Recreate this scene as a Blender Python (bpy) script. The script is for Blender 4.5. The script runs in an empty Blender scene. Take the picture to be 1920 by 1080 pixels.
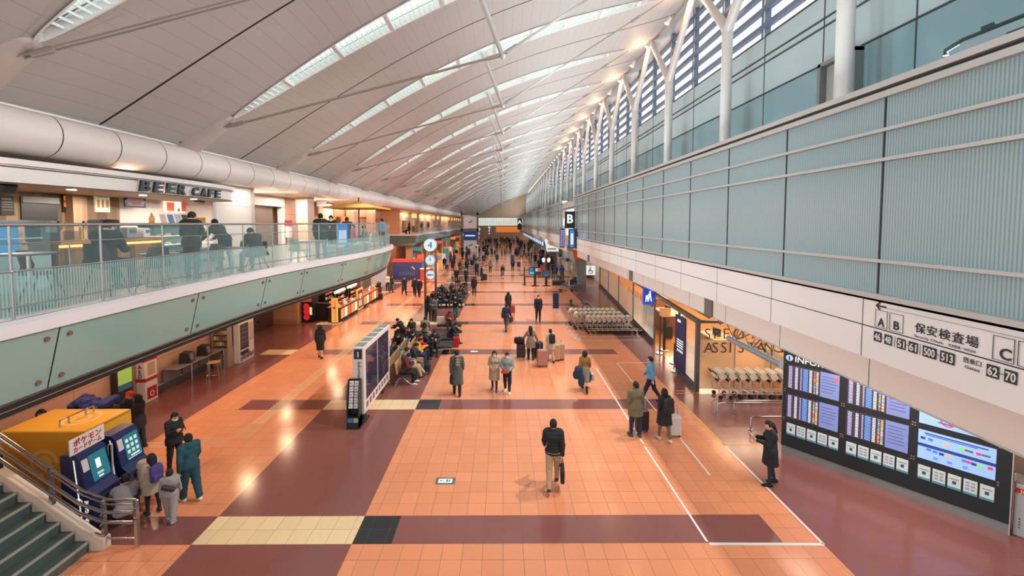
import bpy, math, random
import numpy as np
from mathutils import Vector, Matrix
random.seed(7)
R = math.radians
# ---------------------------------------------------------------- camera
HC, FPX = 6.47, 770.0
TH, PH = R(2.75), R(.283)
cam_d = bpy.data.cameras.new('camera'); cam = bpy.data.objects.new('camera', cam_d)
bpy.context.scene.collection.objects.link(cam)
cam.location = (0, 0, HC); cam.rotation_euler = (math.pi/2-TH, 0, -PH)
cam_d.sensor_width = 36; cam_d.lens = FPX/1920*36
cam_d.shift_x = 13.5/1920; cam_d.shift_y = -84.5/1920
cam_d.clip_end = 600; cam_d.clip_start = .05
SC = bpy.context.scene; SC.camera = cam
# ---------------------------------------------------------------- world, exposure
W = bpy.data.worlds.new('daylight'); SC.world = W; W.use_nodes = True
bg = W.node_tree.nodes['Background']; bg.inputs[0].default_value = (.93, .955, 1, 1); bg.inputs[1].default_value = 1.15
vs = SC.view_settings; vs.view_transform = 'Standard'; vs.look = 'None'; vs.gamma = 1; vs.exposure = .5; vs.use_curve_mapping = False
cy = SC.cycles
cy.max_bounces = 7; cy.diffuse_bounces = 3; cy.glossy_bounces = 3; cy.transmission_bounces = 4; cy.transparent_max_bounces = 14
cy.caustics_reflective = False; cy.caustics_refractive = False; cy.sample_clamp_indirect = 4
COL = SC.collection
# ---------------------------------------------------------------- lights of the hall, and added fill lights
def light(name, kind, loc, power, color=(1, 1, 1), size=1, size_y=None, aim=None, spot=None, blend=.6):
    d = bpy.data.lights.new(name, kind); d.energy = power; d.color = color
    if kind == 'AREA':
        d.size = size
        if size_y: d.shape = 'RECTANGLE'; d.size_y = size_y
    elif kind == 'SPOT':
        d.spot_size = R(spot or 60); d.spot_blend = blend; d.shadow_soft_size = size
    else: d.shadow_soft_size = size
    o = bpy.data.objects.new(name, d); COL.objects.link(o); o.location = loc
    if aim is not None:
        o.rotation_euler = (Vector(aim)-Vector(loc)).to_track_quat('-Z', 'Y').to_euler()
    return o
WARM = (1, .66, .40)
for n in range(9):          # spot lamps on the column heads along the right roof edge
    Y = 8.4+6*n if n < 6 else 44.4+14*(n-6)
    light('column_spot_lamp', 'SPOT', (8.6, Y, 16.6), 3900 if n < 6 else 6500, (1, .95, .88), .12, aim=(-3.2, Y+1.5, 0), spot=62)
for Y in range(4, 30, 3):    # downlights under the left gallery
    light('gallery_downlight', 'AREA', (-10.2-1.6*((Y//4) % 2), Y, 3.93), 34, WARM, .5, .5, aim=(-10.2-1.6*((Y//4) % 2), Y, 0))
for Y in (36, 46, 60, 80, 105):
    light('shop_ceiling_light', 'AREA', (-13, Y, 3.9), 260 if Y < 50 else 420, WARM, 3, 9, aim=(-12.6, Y, 0))
for X, Y, z, e in ((-11.4, 6.5, 7.25, 60), (-11.4, 9.3, 7.25, 70), (-11.4, 12.2, 7.25, 70), (-11.4, 14.8, 7.25, 40), (-10.9, 18, 7.95, 22), (-12, 24, 7.95, 170), (-12.6, 31, 7.95, 220)):    # cafe and upper gallery ceiling lamps
    light('upper_gallery_downlight', 'AREA', (X, Y, z), e, (1, .85, .70), .9, 1.2, aim=(X, Y, 5))
for Y in (40, 55, 75, 100): light('upper_shop_light', 'AREA', (-14.2, Y, 7.9), 330, WARM, 2, 10, aim=(-14.2, Y, 5))
for x, y in ((11, 18.5), (11.5, 24), (13, 30), (14, 40)): light('office_ceiling_light', 'AREA', (x, y, 3.7), 170, (1, .72, .45), 2.5, 3, aim=(x, y, 0))
for Y in (60, 85, 115): light('counter_ceiling_light', 'AREA', (12, Y, 3.4), 420, (.95, .97, 1), 3, 14, aim=(12, Y, 0))
light('underpass_fill_light', 'AREA', (10.2, 12.2, 3.85), 120, (1, .86, .74), 1.5, 3, aim=(10, 12.2, 0))
light('underpass_fill_light', 'AREA', (8.3, 8.6, 3.92), 130, (1, .92, .84), 1.0, 3.2, aim=(8.3, 8.6, 0))  # fill added in front of the flight board to brighten it
for Y in (8.4, 14.4, 20.4, 26.4, 38.4, 50.4, 68.4, 86.4):    # the boxed lamps on the bulkhead, washing the right hand wall
    light('bulkhead_spot_lamp', 'SPOT', (-10.2, Y, 9.05), 2600 if Y < 30 else 4000, (.80, .93, 1), .2, aim=(6.7, Y+1, 6.2), spot=60, blend=.9)
for Y in range(0, 165, 15):      # unseen fills added above the right hand ledge to brighten the roof
    light('roof_fill_light', 'AREA', (7.35, Y+7.5, 9.05), 900, (.86, .95, 1), 14.5, .7, aim=(2.0, Y+7.5, 16))
for Y in (5, 11, 17, 23, 31, 43, 58, 78):     # unseen fills added over the same ledge to brighten the bulkhead and gallery
    light('gallery_fill_light', 'SPOT', (6.9, Y, 9.12), 1900 if Y < 30 else 3200, (1, .96, .93), .2, aim=(-10.8, Y+1, 8.0), spot=44, blend=.8)
for X, Y, e in ((-10.9, 8, 16), (-10.7, 12, 16), (-11.9, 21, 40), (-12.2, 28, 45), (-12.4, 36, 60)):    # unseen fills added for the warm glow under the curved bulkhead
    light('bulkhead_fill_light', 'AREA', (X, Y, 7.84 if Y < 15 else 7.3), e, (1, .62, .42), .5, 2.5, aim=(X+.4, Y, 8.6))
# ---------------------------------------------------------------- from a pixel of the 1920x1080 photo to the place
_fw = Vector((math.sin(PH)*math.cos(TH), math.cos(PH)*math.cos(TH), -math.sin(TH)))
_rt = Vector((math.cos(PH), -math.sin(PH), 0)); _up = _rt.cross(_fw)
def ray(x, y): return _fw+_rt*((x-946.5)/FPX)+_up*((455.5-y)/FPX)
def gp(x, y, z=0.0):
    d = ray(x, y); return Vector((0, 0, HC))+d*((z-HC)/d.z)
def gy(x, y, Y):
    d = ray(x, y); return Vector((0, 0, HC))+d*(Y/d.y)
def gx(x, y, X):
    d = ray(x, y); return Vector((0, 0, HC))+d*(X/d.x)
# ---------------------------------------------------------------- materials
MATS = {}
def srgb(h):
    if isinstance(h, str):
        h = h.lstrip('#'); h = [int(h[i:i+2], 16)/255 for i in (0, 2, 4)]
        return tuple(c/12.92 if c <= .04045 else ((c+.055)/1.055)**2.4 for c in h)
    return tuple(h)
def mat(name, col=(.5, .5, .5), rough=.55, metal=0, emit=None, es=1, spec=.5, alpha=1, noise=0, nscale=40, bump=0, trans=0):
    if name in MATS: return MATS[name]
    m = bpy.data.materials.new(name); m.use_nodes = True; MATS[name] = m
    nt = m.node_tree; b = nt.nodes['Principled BSDF']
    c = srgb(col)
    b.inputs['Base Color'].default_value = (*c, 1); b.inputs['Roughness'].default_value = rough
    b.inputs['Metallic'].default_value = metal; b.inputs['Specular IOR Level'].default_value = spec
    b.inputs['Alpha'].default_value = alpha; b.inputs['Transmission Weight'].default_value = trans
    if emit is not None:
        b.inputs['Emission Color'].default_value = (*srgb(emit), 1); b.inputs['Emission Strength'].default_value = es
    if noise or bump:
        tc = nt.nodes.new('ShaderNodeTexCoord'); n = nt.nodes.new('ShaderNodeTexNoise')
        n.inputs['Scale'].default_value = nscale; n.inputs['Detail'].default_value = 3
        nt.links.new(tc.outputs['Object'], n.inputs['Vector'])
        if noise:
            r = nt.nodes.new('ShaderNodeValToRGB')
            r.color_ramp.elements[0].position = .3; r.color_ramp.elements[1].position = .7
            r.color_ramp.elements[0].color = (*[x*(1-noise) for x in c], 1); r.color_ramp.elements[1].color = (*[min(1, x*(1+noise)) for x in c], 1)
            nt.links.new(n.outputs['Fac'], r.inputs['Fac']); nt.links.new(r.outputs['Color'], b.inputs['Base Color'])
        if bump:
            bp = nt.nodes.new('ShaderNodeBump'); bp.inputs['Strength'].default_value = bump; bp.inputs['Distance'].default_value = .02
            nt.links.new(n.outputs['Fac'], bp.inputs['Height']); nt.links.new(bp.outputs['Normal'], b.inputs['Normal'])
    return m
def nodes(m): return m.node_tree, m.node_tree.nodes['Principled BSDF']
def math_node(nt, op, a, b=None, c=None):
    n = nt.nodes.new('ShaderNodeMath'); n.operation = op
    for i, v in enumerate((a, b, c)):
        if v is None: continue
        if isinstance(v, (int, float)): n.inputs[i].default_value = v
        else: nt.links.new(v, n.inputs[i])
    return n.outputs[0]
def mixcol(nt, fac, a, b):
    n = nt.nodes.new('ShaderNodeMix'); n.data_type = 'RGBA'
    if isinstance(fac, (int, float)): n.inputs[0].default_value = fac
    else: nt.links.new(fac, n.inputs[0])
    for i, v in ((6, a), (7, b)):
        if isinstance(v, tuple): n.inputs[i].default_value = (*v[:3], 1)
        else: nt.links.new(v, n.inputs[i])
    return n.outputs[2]
def grid_lines(nt, period, width, axes='XY', offs=(0, 0, 0)):
    """1 on the joints of a regular grid in object space"""
    tc = nt.nodes.new('ShaderNodeTexCoord'); sp = nt.nodes.new('ShaderNodeSeparateXYZ'); nt.links.new(tc.outputs['Object'], sp.inputs[0])
    out = None
    for i, ax in enumerate(axes):
        p = period[i] if isinstance(period, (tuple, list)) else period
        v = math_node(nt, 'ADD', sp.outputs[ax], offs[i]+1000*p)
        v = math_node(nt, 'MODULO', v, p)
        v = math_node(nt, 'LESS_THAN', v, width)
        out = v if out is None else math_node(nt, 'MAXIMUM', out, v)
    return out
def tile_mat(name, col, joint, period=.4, width=.006, rough=.12, offs=(0, 0, 0), speck=.16, var=.10, axes='XY'):
    m = mat(name, col, rough); nt, b = nodes(m); c = srgb(col)
    tc = nt.nodes.new('ShaderNodeTexCoord')
    n = nt.nodes.new('ShaderNodeTexNoise'); n.inputs['Scale'].default_value = 90; n.inputs['Detail'].default_value = 2
    nt.links.new(tc.outputs['Object'], n.inputs['Vector'])
    r = nt.nodes.new('ShaderNodeValToRGB'); r.color_ramp.elements[0].position = .35; r.color_ramp.elements[1].position = .66
    r.color_ramp.elements[0].color = (*[x*(1-speck) for x in c], 1); r.color_ramp.elements[1].color = (*[x*(1+speck) for x in c], 1)
    nt.links.new(n.outputs['Fac'], r.inputs['Fac'])
    # each tile a slightly different shade
    sc = nt.nodes.new('ShaderNodeVectorMath'); sc.operation = 'SCALE'; sc.inputs[3].default_value = 1/(period if not isinstance(period, tuple) else period[0]); nt.links.new(tc.outputs['Object'], sc.inputs[0])
    ad = nt.nodes.new('ShaderNodeVectorMath'); ad.operation = 'ADD'; ad.inputs[1].default_value = tuple(o/(period if not isinstance(period, tuple) else period[0]) for o in offs); nt.links.new(sc.outputs[0], ad.inputs[0])
    fl = nt.nodes.new('ShaderNodeVectorMath'); fl.operation = 'FLOOR'; nt.links.new(ad.outputs[0], fl.inputs[0])
    wn = nt.nodes.new('ShaderNodeTexWhiteNoise'); nt.links.new(fl.outputs[0], wn.inputs['Vector'])
    f = math_node(nt, 'MULTIPLY_ADD', wn.outputs['Value'], var, 1-var/2)
    mx = nt.nodes.new('ShaderNodeVectorMath'); mx.operation = 'SCALE'; nt.links.new(r.outputs['Color'], mx.inputs[0]); nt.links.new(f, mx.inputs[3])
    g = grid_lines(nt, period, width, axes, offs)
    nt.links.new(mixcol(nt, g, mx.outputs[0], srgb(joint)), b.inputs['Base Color'])
    nt.links.new(math_node(nt, 'MULTIPLY_ADD', g, .3, rough), b.inputs['Roughness'])
    return m
# ---------------------------------------------------------------- mesh builder
class MB:
    def __init__(s): s.v = []; s.f = []; s.m = []; s.sm = []
    def add(s, vs, fs, mi=0, sm=False):
        o = len(s.v); s.v += [tuple(v) for v in vs]
        for f in fs: s.f.append(tuple(i+o for i in f)); s.m.append(mi); s.sm.append(sm)
        return s
    def quad(s, a, b, c, d, mi=0): return s.add([a, b, c, d], [(0, 1, 2, 3)], mi)
    def box(s, c, d, mi=0, rz=0, M=None):
        x, y, z = [k/2 for k in d]
        vs = [(-x, -y, -z), (x, -y, -z), (x, y, -z), (-x, y, -z), (-x, -y, z), (x, -y, z), (x, y, z), (-x, y, z)]
        if rz: ca, sa = math.cos(rz), math.sin(rz); vs = [(a*ca-b*sa, a*sa+b*ca, e) for a, b, e in vs]
        if M is not None: vs = [tuple(M @ Vector(v)) for v in vs]
        vs = [(a+c[0], b+c[1], e+c[2]) for a, b, e in vs]
        return s.add(vs, [(3, 2, 1, 0), (4, 5, 6, 7), (0, 1, 5, 4), (1, 2, 6, 5), (2, 3, 7, 6), (3, 0, 4, 7)], mi)
    def b2(s, lo, hi, mi=0): return s.box([(a+b)/2 for a, b in zip(lo, hi)], [abs(b-a) for a, b in zip(lo, hi)], mi)
    def rbox(s, c, d, r=.02, mi=0, rz=0, M=None, n=2):
        """box with rounded edges (chamfer rings)"""
        x, y, z = [k/2 for k in d]; r = min(r, x*.99, y*.99, z*.99); ring = []
        prof = [(-z, -r), (-z+r, 0), (z-r, 0), (z, -r)] if n < 3 else [(-z, -r), (-z+r*.3, -r*.3), (-z+r, 0), (z-r, 0), (z-r*.3, -r*.3), (z, -r)]
        vs = []
        k = 3
        for zz, off in prof:
            for (sx, sy, a0) in ((1, 1, 0), (-1, 1, 90), (-1, -1, 180), (1, -1, 270)):
                for j in range(k):
                    a = R(a0+90*j/(k-1)); rr = max(r+off, .0005)
                    vs.append((sx*(x-r)+rr*math.cos(a), sy*(y-r)+rr*math.sin(a), zz))
        m = 4*k; fs = []
        for i in range(len(prof)-1):
            for j in range(m): fs.append((i*m+j, i*m+(j+1) % m, (i+1)*m+(j+1) % m, (i+1)*m+j))
        fs.append(tuple(range(m))[::-1]); t = (len(prof)-1)*m; fs.append(tuple(range(t, t+m)))
        if rz: M = Matrix.Rotation(rz, 3, 'Z')
        if M is not None: vs = [tuple(M @ Vector(v)) for v in vs]
        return s.add([(a+c[0], b+c[1], e+c[2]) for a, b, e in vs], fs, mi)
    def tube(s, pts, r, n=8, mi=0, cap=True, sm=True):
        pts = [Vector(p) for p in pts]; rs = r if isinstance(r, (list, tuple)) else [r]*len(pts)
        vs = []; up = None
        for i, p in enumerate(pts):
            d = (pts[min(i+1, len(pts)-1)]-pts[max(i-1, 0)])
            if d.length < 1e-9: d = Vector((0, 0, 1))
            d.normalize()
            if up is None:
                up = Vector((0, 0, 1)) if abs(d.z) < .9 else Vector((1, 0, 0))
            a = d.cross(up)
            if a.length < 1e-6: a = d.orthogonal()
            a.normalize(); b = a.cross(d).normalized(); up = b
            for k in range(n):
                t = 2*math.pi*k/n; vs.append(p+(a*math.cos(t)+b*math.sin(t))*rs[i])
        fs = [(i*n+k, i*n+(k+1) % n, (i+1)*n+(k+1) % n, (i+1)*n+k) for i in range(len(pts)-1) for k in range(n)]
        s.add(vs, fs, mi, sm)
        if cap: s.add(vs[:n], [tuple(range(n))[::-1]], mi); s.add(vs[-n:], [tuple(range(n))], mi)
        return s
    def lathe(s, prof, c=(0, 0, 0), n=16, mi=0, axis='Z', sm=True):
        vs = []
        for r, h in prof:
            for k in range(n):
                t = 2*math.pi*k/n; a, b = r*math.cos(t), r*math.sin(t)
                v = (a, b, h) if axis == 'Z' else ((a, h, b) if axis == 'Y' else (h, a, b))
                vs.append((v[0]+c[0], v[1]+c[1], v[2]+c[2]))
        fs = [(i*n+k, i*n+(k+1) % n, (i+1)*n+(k+1) % n, (i+1)*n+k) for i in range(len(prof)-1) for k in range(n)]
        s.add(vs, fs, mi, sm)
        s.add(vs[:n], [tuple(range(n))[::-1]], mi); s.add(vs[-n:], [tuple(range(n))], mi)
        return s
    def disc(s, c, r, h, n=24, mi=0, axis='Z'): return s.lathe([(r, -h/2), (r, h/2)], c, n, mi, axis, sm=False)
    def prism(s, poly, o, u, v, w, mi=0):
        """polygon (2D) in plane o+u*a+v*b pushed along w"""
        o, u, v, w = map(Vector, (o, u, v, w)); n = len(poly)
        a = [o+u*p[0]+v*p[1] for p in poly]; b = [p+w for p in a]
        return s.add(a+b, [tuple(range(n))[::-1], tuple(range(n, 2*n))]+[(i, (i+1) % n, n+(i+1) % n, n+i) for i in range(n)], mi)
    def strip(s, A, B, mi=0, sm=False):
        n = len(A); return s.add(list(A)+list(B), [(i, i+1, n+i+1, n+i) for i in range(n-1)], mi, sm)
    def grid(s, rows, mi=0):
        n = len(rows[0]); return s.add([p for r in rows for p in r], [(i*n+j, i*n+j+1, (i+1)*n+j+1, (i+1)*n+j) for i in range(len(rows)-1) for j in range(n-1)], mi, True)
    def ball(s, c, r, n=10, mi=0):
        r = r if isinstance(r, (tuple, list)) else (r, r, r); m = n//2+1; vs = []
        for i in range(m+1):
            p = math.pi*i/m
            for k in range(n):
                t = 2*math.pi*k/n; vs.append((c[0]+r[0]*math.sin(p)*math.cos(t), c[1]+r[1]*math.sin(p)*math.sin(t), c[2]-r[2]*math.cos(p)))
        return s.add(vs, [(i*n+k, i*n+(k+1) % n, (i+1)*n+(k+1) % n, (i+1)*n+k) for i in range(m) for k in range(n)], mi, True)
    def xf(s, M):
        s.v = [tuple(M @ Vector(v)) for v in s.v]; return s
    def mesh(s, name, mats):
        me = bpy.data.meshes.new(name); me.from_pydata(s.v, [], s.f)
        for m in (mats if isinstance(mats, (list, tuple)) else [mats]): me.materials.append(m)
        me.polygons.foreach_set('material_index', s.m); me.polygons.foreach_set('use_smooth', s.sm); me.update()
        return me
    def build(s, name, mats, parent=None, loc=None, kind=None, label=None):
        return link(name, s.mesh(name, mats), parent, loc, kind, label)
def link(name, me, parent=None, loc=None, kind=None, label=None):
    o = bpy.data.objects.new(name, me); COL.objects.link(o)
    if parent: o.parent = parent
    if loc: o.location = loc
    if kind: o['kind'] = kind
    if label: o['label'] = label
    return o
def struct(name, mb, mats): return mb.build(name, mats, kind='structure')
def tag(o, label, cat, group=None):
    o['label'] = label; o['category'] = cat
    if group: o['group'] = group
    return o
def thing(name, label, cat, loc=(0, 0, 0), rz=0, group=None):
    o = bpy.data.objects.new(name, None); COL.objects.link(o); o.location = loc; o.rotation_euler = (0, 0, rz); o.empty_display_size = .1
    return tag(o, label, cat, group)
KIDS = {}
def kids(o):
    return [c for c in bpy.data.objects if c.parent == o]
def dup(root, loc, rz=None, label=None, group=None, mats=None):
    """copy of a thing with copies of its parts and sub-parts (meshes shared)"""
    if root.name not in KIDS: KIDS[root.name] = [(c, kids(c)) for c in kids(root)]
    r = root.copy(); COL.objects.link(r); r.location = loc
    if rz is not None: r.rotation_euler = (0, 0, rz)
    if label: r['label'] = label
    if group: r['group'] = group
    for ch, gs in KIDS[root.name]:
        c = ch.copy(); COL.objects.link(c); c.parent = r
        for g in gs:
            d = g.copy(); COL.objects.link(d); d.parent = c
    return r
# lettering ------------------------------------------------------
_txt = {}
def text_mesh(s, bold=0, ext=.01):
    key = (s, bold, ext)
    if key in _txt: return _txt[key]
    cu = bpy.data.curves.new('lettering', 'FONT'); cu.body = s; cu.size = 1; cu.align_x = 'LEFT'; cu.align_y = 'BOTTOM_BASELINE'
    cu.extrude = ext; cu.offset = bold; cu.resolution_u = 3
    o = bpy.data.objects.new('lettering', cu); COL.objects.link(o)
    dg = bpy.context.evaluated_depsgraph_get(); dg.update()
    me = bpy.data.meshes.new_from_object(o.evaluated_get(dg)); bpy.data.objects.remove(o); bpy.data.curves.remove(cu)
    n = len(me.vertices); co = np.zeros(n*3, np.float32); me.vertices.foreach_get('co', co); co = co.reshape(-1, 3)
    fs = [tuple(p.vertices) for p in me.polygons]
    bpy.data.meshes.remove(me)
    _txt[key] = (co, fs); return co, fs
def put_text(mb, s, o, u, v, h, mi=0, width=None, bold=0, align='L', ext=.004):
    """lettering with cap height h at o, reading along u, upright along v"""
    co, fs = text_mesh(s, bold, .01)
    if len(co) == 0: return mb
    o, u, v = Vector(o), Vector(u).normalized(), Vector(v).normalized(); w = u.cross(v)
    k = h/.69; x0, x1 = co[:, 0].min(), co[:, 0].max()
    kx = k if width is None else width/(x1-x0)
    sh = {'L': -x0, 'C': -(x0+x1)/2, 'R': -x1}[align]
    pts = [o+u*((float(c[0])+sh)*kx)+v*(float(c[1])*k)+w*(float(c[2])/.01*ext) for c in co]
    return mb.add(pts, fs, mi)
# ================================================================ the hall itself
YEND = 168.0
ORANGE = tile_mat('orange_granite', '#DE9068', '#7A4A36', .4, .007, .17)
MAROON = tile_mat('maroon_granite', '#84534D', '#553330', .4, .004, .17, speck=.22, var=.05)
CREAM = tile_mat('cream_granite', '#E6CBA0', '#8A6A4C', .4, .007, .16)
SLATE = tile_mat('dark_granite', '#2C3236', '#43494C', .4, .004, .11)
WOODFLOOR = tile_mat('warm_floor', '#C98A4B', '#B4773C', (1.2, .2), .004, .2)
# ---- floor
f = MB()
XL, LA, LB, LC, RA, RB = -22, -10.46, -6.28, -3.05, 5.69, 6.47
def fl(x0, x1, y0, y1, mi): f.quad((x0, y0, 0), (x1, y0, 0), (x1, y1, 0), (x0, y1, 0), mi)
ys = [-8.0]
y = -4.0
while y < YEND: ys += [y, y+.8]; y += 6
ys += [YEND]
for i in range(len(ys)-1):
    a, b = ys[i], ys[i+1]; band = i % 2 == 1
    fl(XL, -14.6, a, b, 1)
    if band and a > 12: fl(-14.6, -12, a, b, 1); fl(-12, LA, a, b, 2 if a > 18 else 1)
    else: fl(-14.6, LA, a, b, 1)
    if band: fl(LA, -9.2, a, b, 0); fl(-9.2, LB, a, b, 1); fl(LB, LC, a, b, 2); fl(LC, LC+.8, a, b, 3); fl(LC+.8, RA, a, b, 1); fl(RA, RB, a, b, 0)
    else: fl(LA, LB, a, b, 0); fl(LB, LC, a, b, 1); fl(LC, RB, a, b, 0)
fl(RB, 7.46, -8, 15.4, 1); fl(7.46, 26, -8, 15.4, 1)
ox = lambda y: 7.46+(y-15.4)*.0975      # face of the slanted glass offices
def fq(a, b, c, d, mi): f.quad(a+(0,), b+(0,), c+(0,), d+(0,), mi)
fq((RB, 15.4), (ox(15.4), 15.4), (ox(42), 42), (RB, 42), 1)
fq((ox(15.4), 15.4), (26, 15.4), (26, 42), (ox(42), 42), 4)
fq((RB, 42), (26, 42), (26, YEND), (RB, YEND), 0)
struct('floor', f, [ORANGE, MAROON, CREAM, SLATE, WOODFLOOR])
# floor markings: tape, guide stripes, tactile dots
WTAPE = mat('white_tape', '#D9D9D6', .4); YTAPE = mat('yellow_tape', '#E2B13A', .4); CRM = mat('cream_guide_strip', '#D8B583', .5)
def tape(mb, a, b, w=.05, z=.004):
    a, b = Vector(a), Vector(b); d = (b-a).normalized(); n = Vector((-d.y, d.x))*w/2
    mb.add([(a.x-n.x, a.y-n.y, z), (b.x-n.x, b.y-n.y, z), (b.x+n.x, b.y+n.y, z), (a.x+n.x, a.y+n.y, z)], [(0, 1, 2, 3)])
def g2(x, y): p = gp(x, y); return (p.x, p.y)
m = MB(); tape(m, (RB, 7.95), (RB, 11.6)); tape(m, g2(1330, 1020), (RB, 7.95), .07)
tape(m, g2(1326, 1016), g2(1209, 837)); tape(m, g2(1207, 833), g2(1118, 690)); tape(m, g2(1331, 891), g2(1258, 800), .045); tape(m, g2(1230, 770), g2(1157, 681), .045); tape(m, g2(1157, 680), g2(1240, 680), .045)
tape(m, g2(1070, 631), g2(1200, 631), .05); tape(m, g2(1082, 638), g2(1205, 638), .05)
tag(m.build('floor_tape_marking', WTAPE), 'thin white tape lines laid out on the orange floor near the carts', 'floor marking')
m = MB(); tape(m, (RB, 11.65), (RB, 14.6), .05); tape(m, (RB, 11.7), (8.3, 11.7), .045); tape(m, g2(1268, 738), (7.55, 15.35), .04); tape(m, g2(1268, 733), g2(1306, 733), .04)
tag(m.build('yellow_floor_line', YTAPE), 'yellow tape line along the floor edge in front of the baggage carts', 'floor marking')
m = MB()
for k in range(5): tape(m, (-8.1+k*.085, 13.0-.0), (-8.1+k*.085, 60), .035)
for k in range(4): tape(m, (-11.0, 11.62+k*.085), (-8.95, 11.62+k*.085), .035)
tag(m.build('tactile_guide_strip', CRM), 'cream ribbed guide strip running along the left lane of floor', 'guide strip')
m = MB()
def dots(x0, x1, y0, y1):
    x = x0
    while x < x1:
        yy = y0
        while yy < y1: m.lathe([(.022, .0), (.016, .006)], (x, yy, .001), 6); yy += .075
        x += .075
dots(-8.15, -7.7, 12.15, 13.0); dots(-8.95, -8.15, 11.62, 12.2); dots(-8.3, -7.65, 6.9, 7.35)
o = m.build('tactile_dot_tiles', mat('dot_cream', '#C9A27E', .5), kind='stuff'); tag(o, 'dotted tactile tiles at the turn of the guide strip', 'guide strip')
# lit exit pictogram let into the floor
GR = mat('exit_green', '#1E8E63', .4); WSIGN = mat('sign_white_lit', '#E9F2EE', .4, emit='#E9F2EE', es=.5)
def floor_exit(px, py, label):
    p = gp(px, py); t = thing('floor_exit_light', label, 'floor light', (p.x, p.y, 0))
    MB().b2((-.24, -.13, 0), (.24, .13, .006)).build('frame', mat('steel_frame', '#7F8B90', .3, .7), t)
    MB().b2((-.17, -.075, .006), (.17, .075, .009)).build('sign_face', WSIGN, t)
    m = MB(); m.add([(-.15, 0, .011), (-.1, .045, .011), (-.1, .015, .011), (-.03, .015, .011), (-.03, -.015, .011), (-.1, -.015, .011), (-.1, -.045, .011)], [tuple(range(6, -1, -1))])
    m.b2((.02, -.05, .009), (.07, .05, .0115)); m.b2((.085, -.05, .009), (.12, .05, .0115)); m.build('arrow_pictogram', GR, t)
floor_exit(835, 902, 'lit exit sign let into the orange floor, nearest to the stairs')
floor_exit(889, 659, 'lit exit sign set in the maroon floor band behind the grey coat')
# ---------------------------------------------------------------- roof
RPX = [-10.9, -9.55, -6.67, -4.5, -1, 4, 8.1, 9.4]; RPZ = [9.1, 9.97, 11.8, 12.95, 14.75, 16.45, 17.5, 17.95]
_rc = np.polyfit(RPX, RPZ, 4)
def rz_(x): return float(np.polyval(_rc, x))
XSK0, XSK1 = -9.3, 7.7
def lens(x):
    t = (x-XSK0)/(XSK1-XSK0)
    return 0 if t <= 0 or t >= 1 else .58*math.sin(math.pi*t)**.6
ROOF = mat('roof_panel', '#ACA59F', .62); nt, b = nodes(ROOF)
g = grid_lines(nt, .42, .012, 'X'); nt.links.new(mixcol(nt, g, srgb('#ACA59F'), srgb('#928B86')), b.inputs['Base Color'])
tc = nt.nodes.new('ShaderNodeTexCoord'); sp = nt.nodes.new('ShaderNodeSeparateXYZ'); nt.links.new(tc.outputs['Object'], sp.inputs[0])
sw = math_node(nt, 'MODULO', math_node(nt, 'ADD', sp.outputs['X'], 100), .42); bp = nt.nodes.new('ShaderNodeBump'); bp.inputs['Strength'].default_value = .5; bp.inputs['Distance'].default_value = .12
nt.links.new(sw, bp.inputs['Height']); nt.links.new(bp.outputs['Normal'], b.inputs['Normal'])
GROOVE = mat('roof_groove', '#5A504D', .8)
TR = [14.4+6*k for k in range(-2, 26)]
m = MB(); NX = 44
xs = sorted(set([-11.3+ (9.75+11.3)*i/NX for i in range(NX+1)]+[XSK0, XSK0+.1, XSK0+.25, XSK1-.1, XSK1-.25, XSK1]))
for k, Y0 in enumerate([TR[0]-6]+TR):
    Y1 = Y0+6; a = [(x, Y0+lens(x), rz_(x)) for x in xs]; d = [(x, Y1-lens(x), rz_(x)) for x in xs]
    cols = [a]
    for t in (.12, .3, .494):
        cols.append([(x, Y0+lens(x)*(1-2*t)+6*t, rz_(x)+.10*math.sin(math.pi*t)) for x in xs])
    rr = [[(x, 2*Y0+6-yy, z) for x, yy, z in c] for c in cols[::-1]]
    for c0, c1 in zip(cols, cols[1:]): m.strip(c0, c1, 0, True)
    for c0, c1 in zip(rr, rr[1:]): m.strip(c0, c1, 0, True)
    m.strip(cols[-1], [(x, yy, z+.1) for x, yy, z in cols[-1]], 1); m.strip([(x, yy, z+.1) for x, yy, z in rr[0]], rr[0], 1)
    m.strip([(x, yy, z+.1) for x, yy, z in cols[-1]], [(x, yy, z+.1) for x, yy, z in rr[0]], 1)
    # beam underside either side of the opening
    lo = [x for x in xs if x <= XSK0]; hi = [x for x in xs if x >= XSK1]
struct('ceiling', m, [ROOF, GROOVE])
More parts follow.
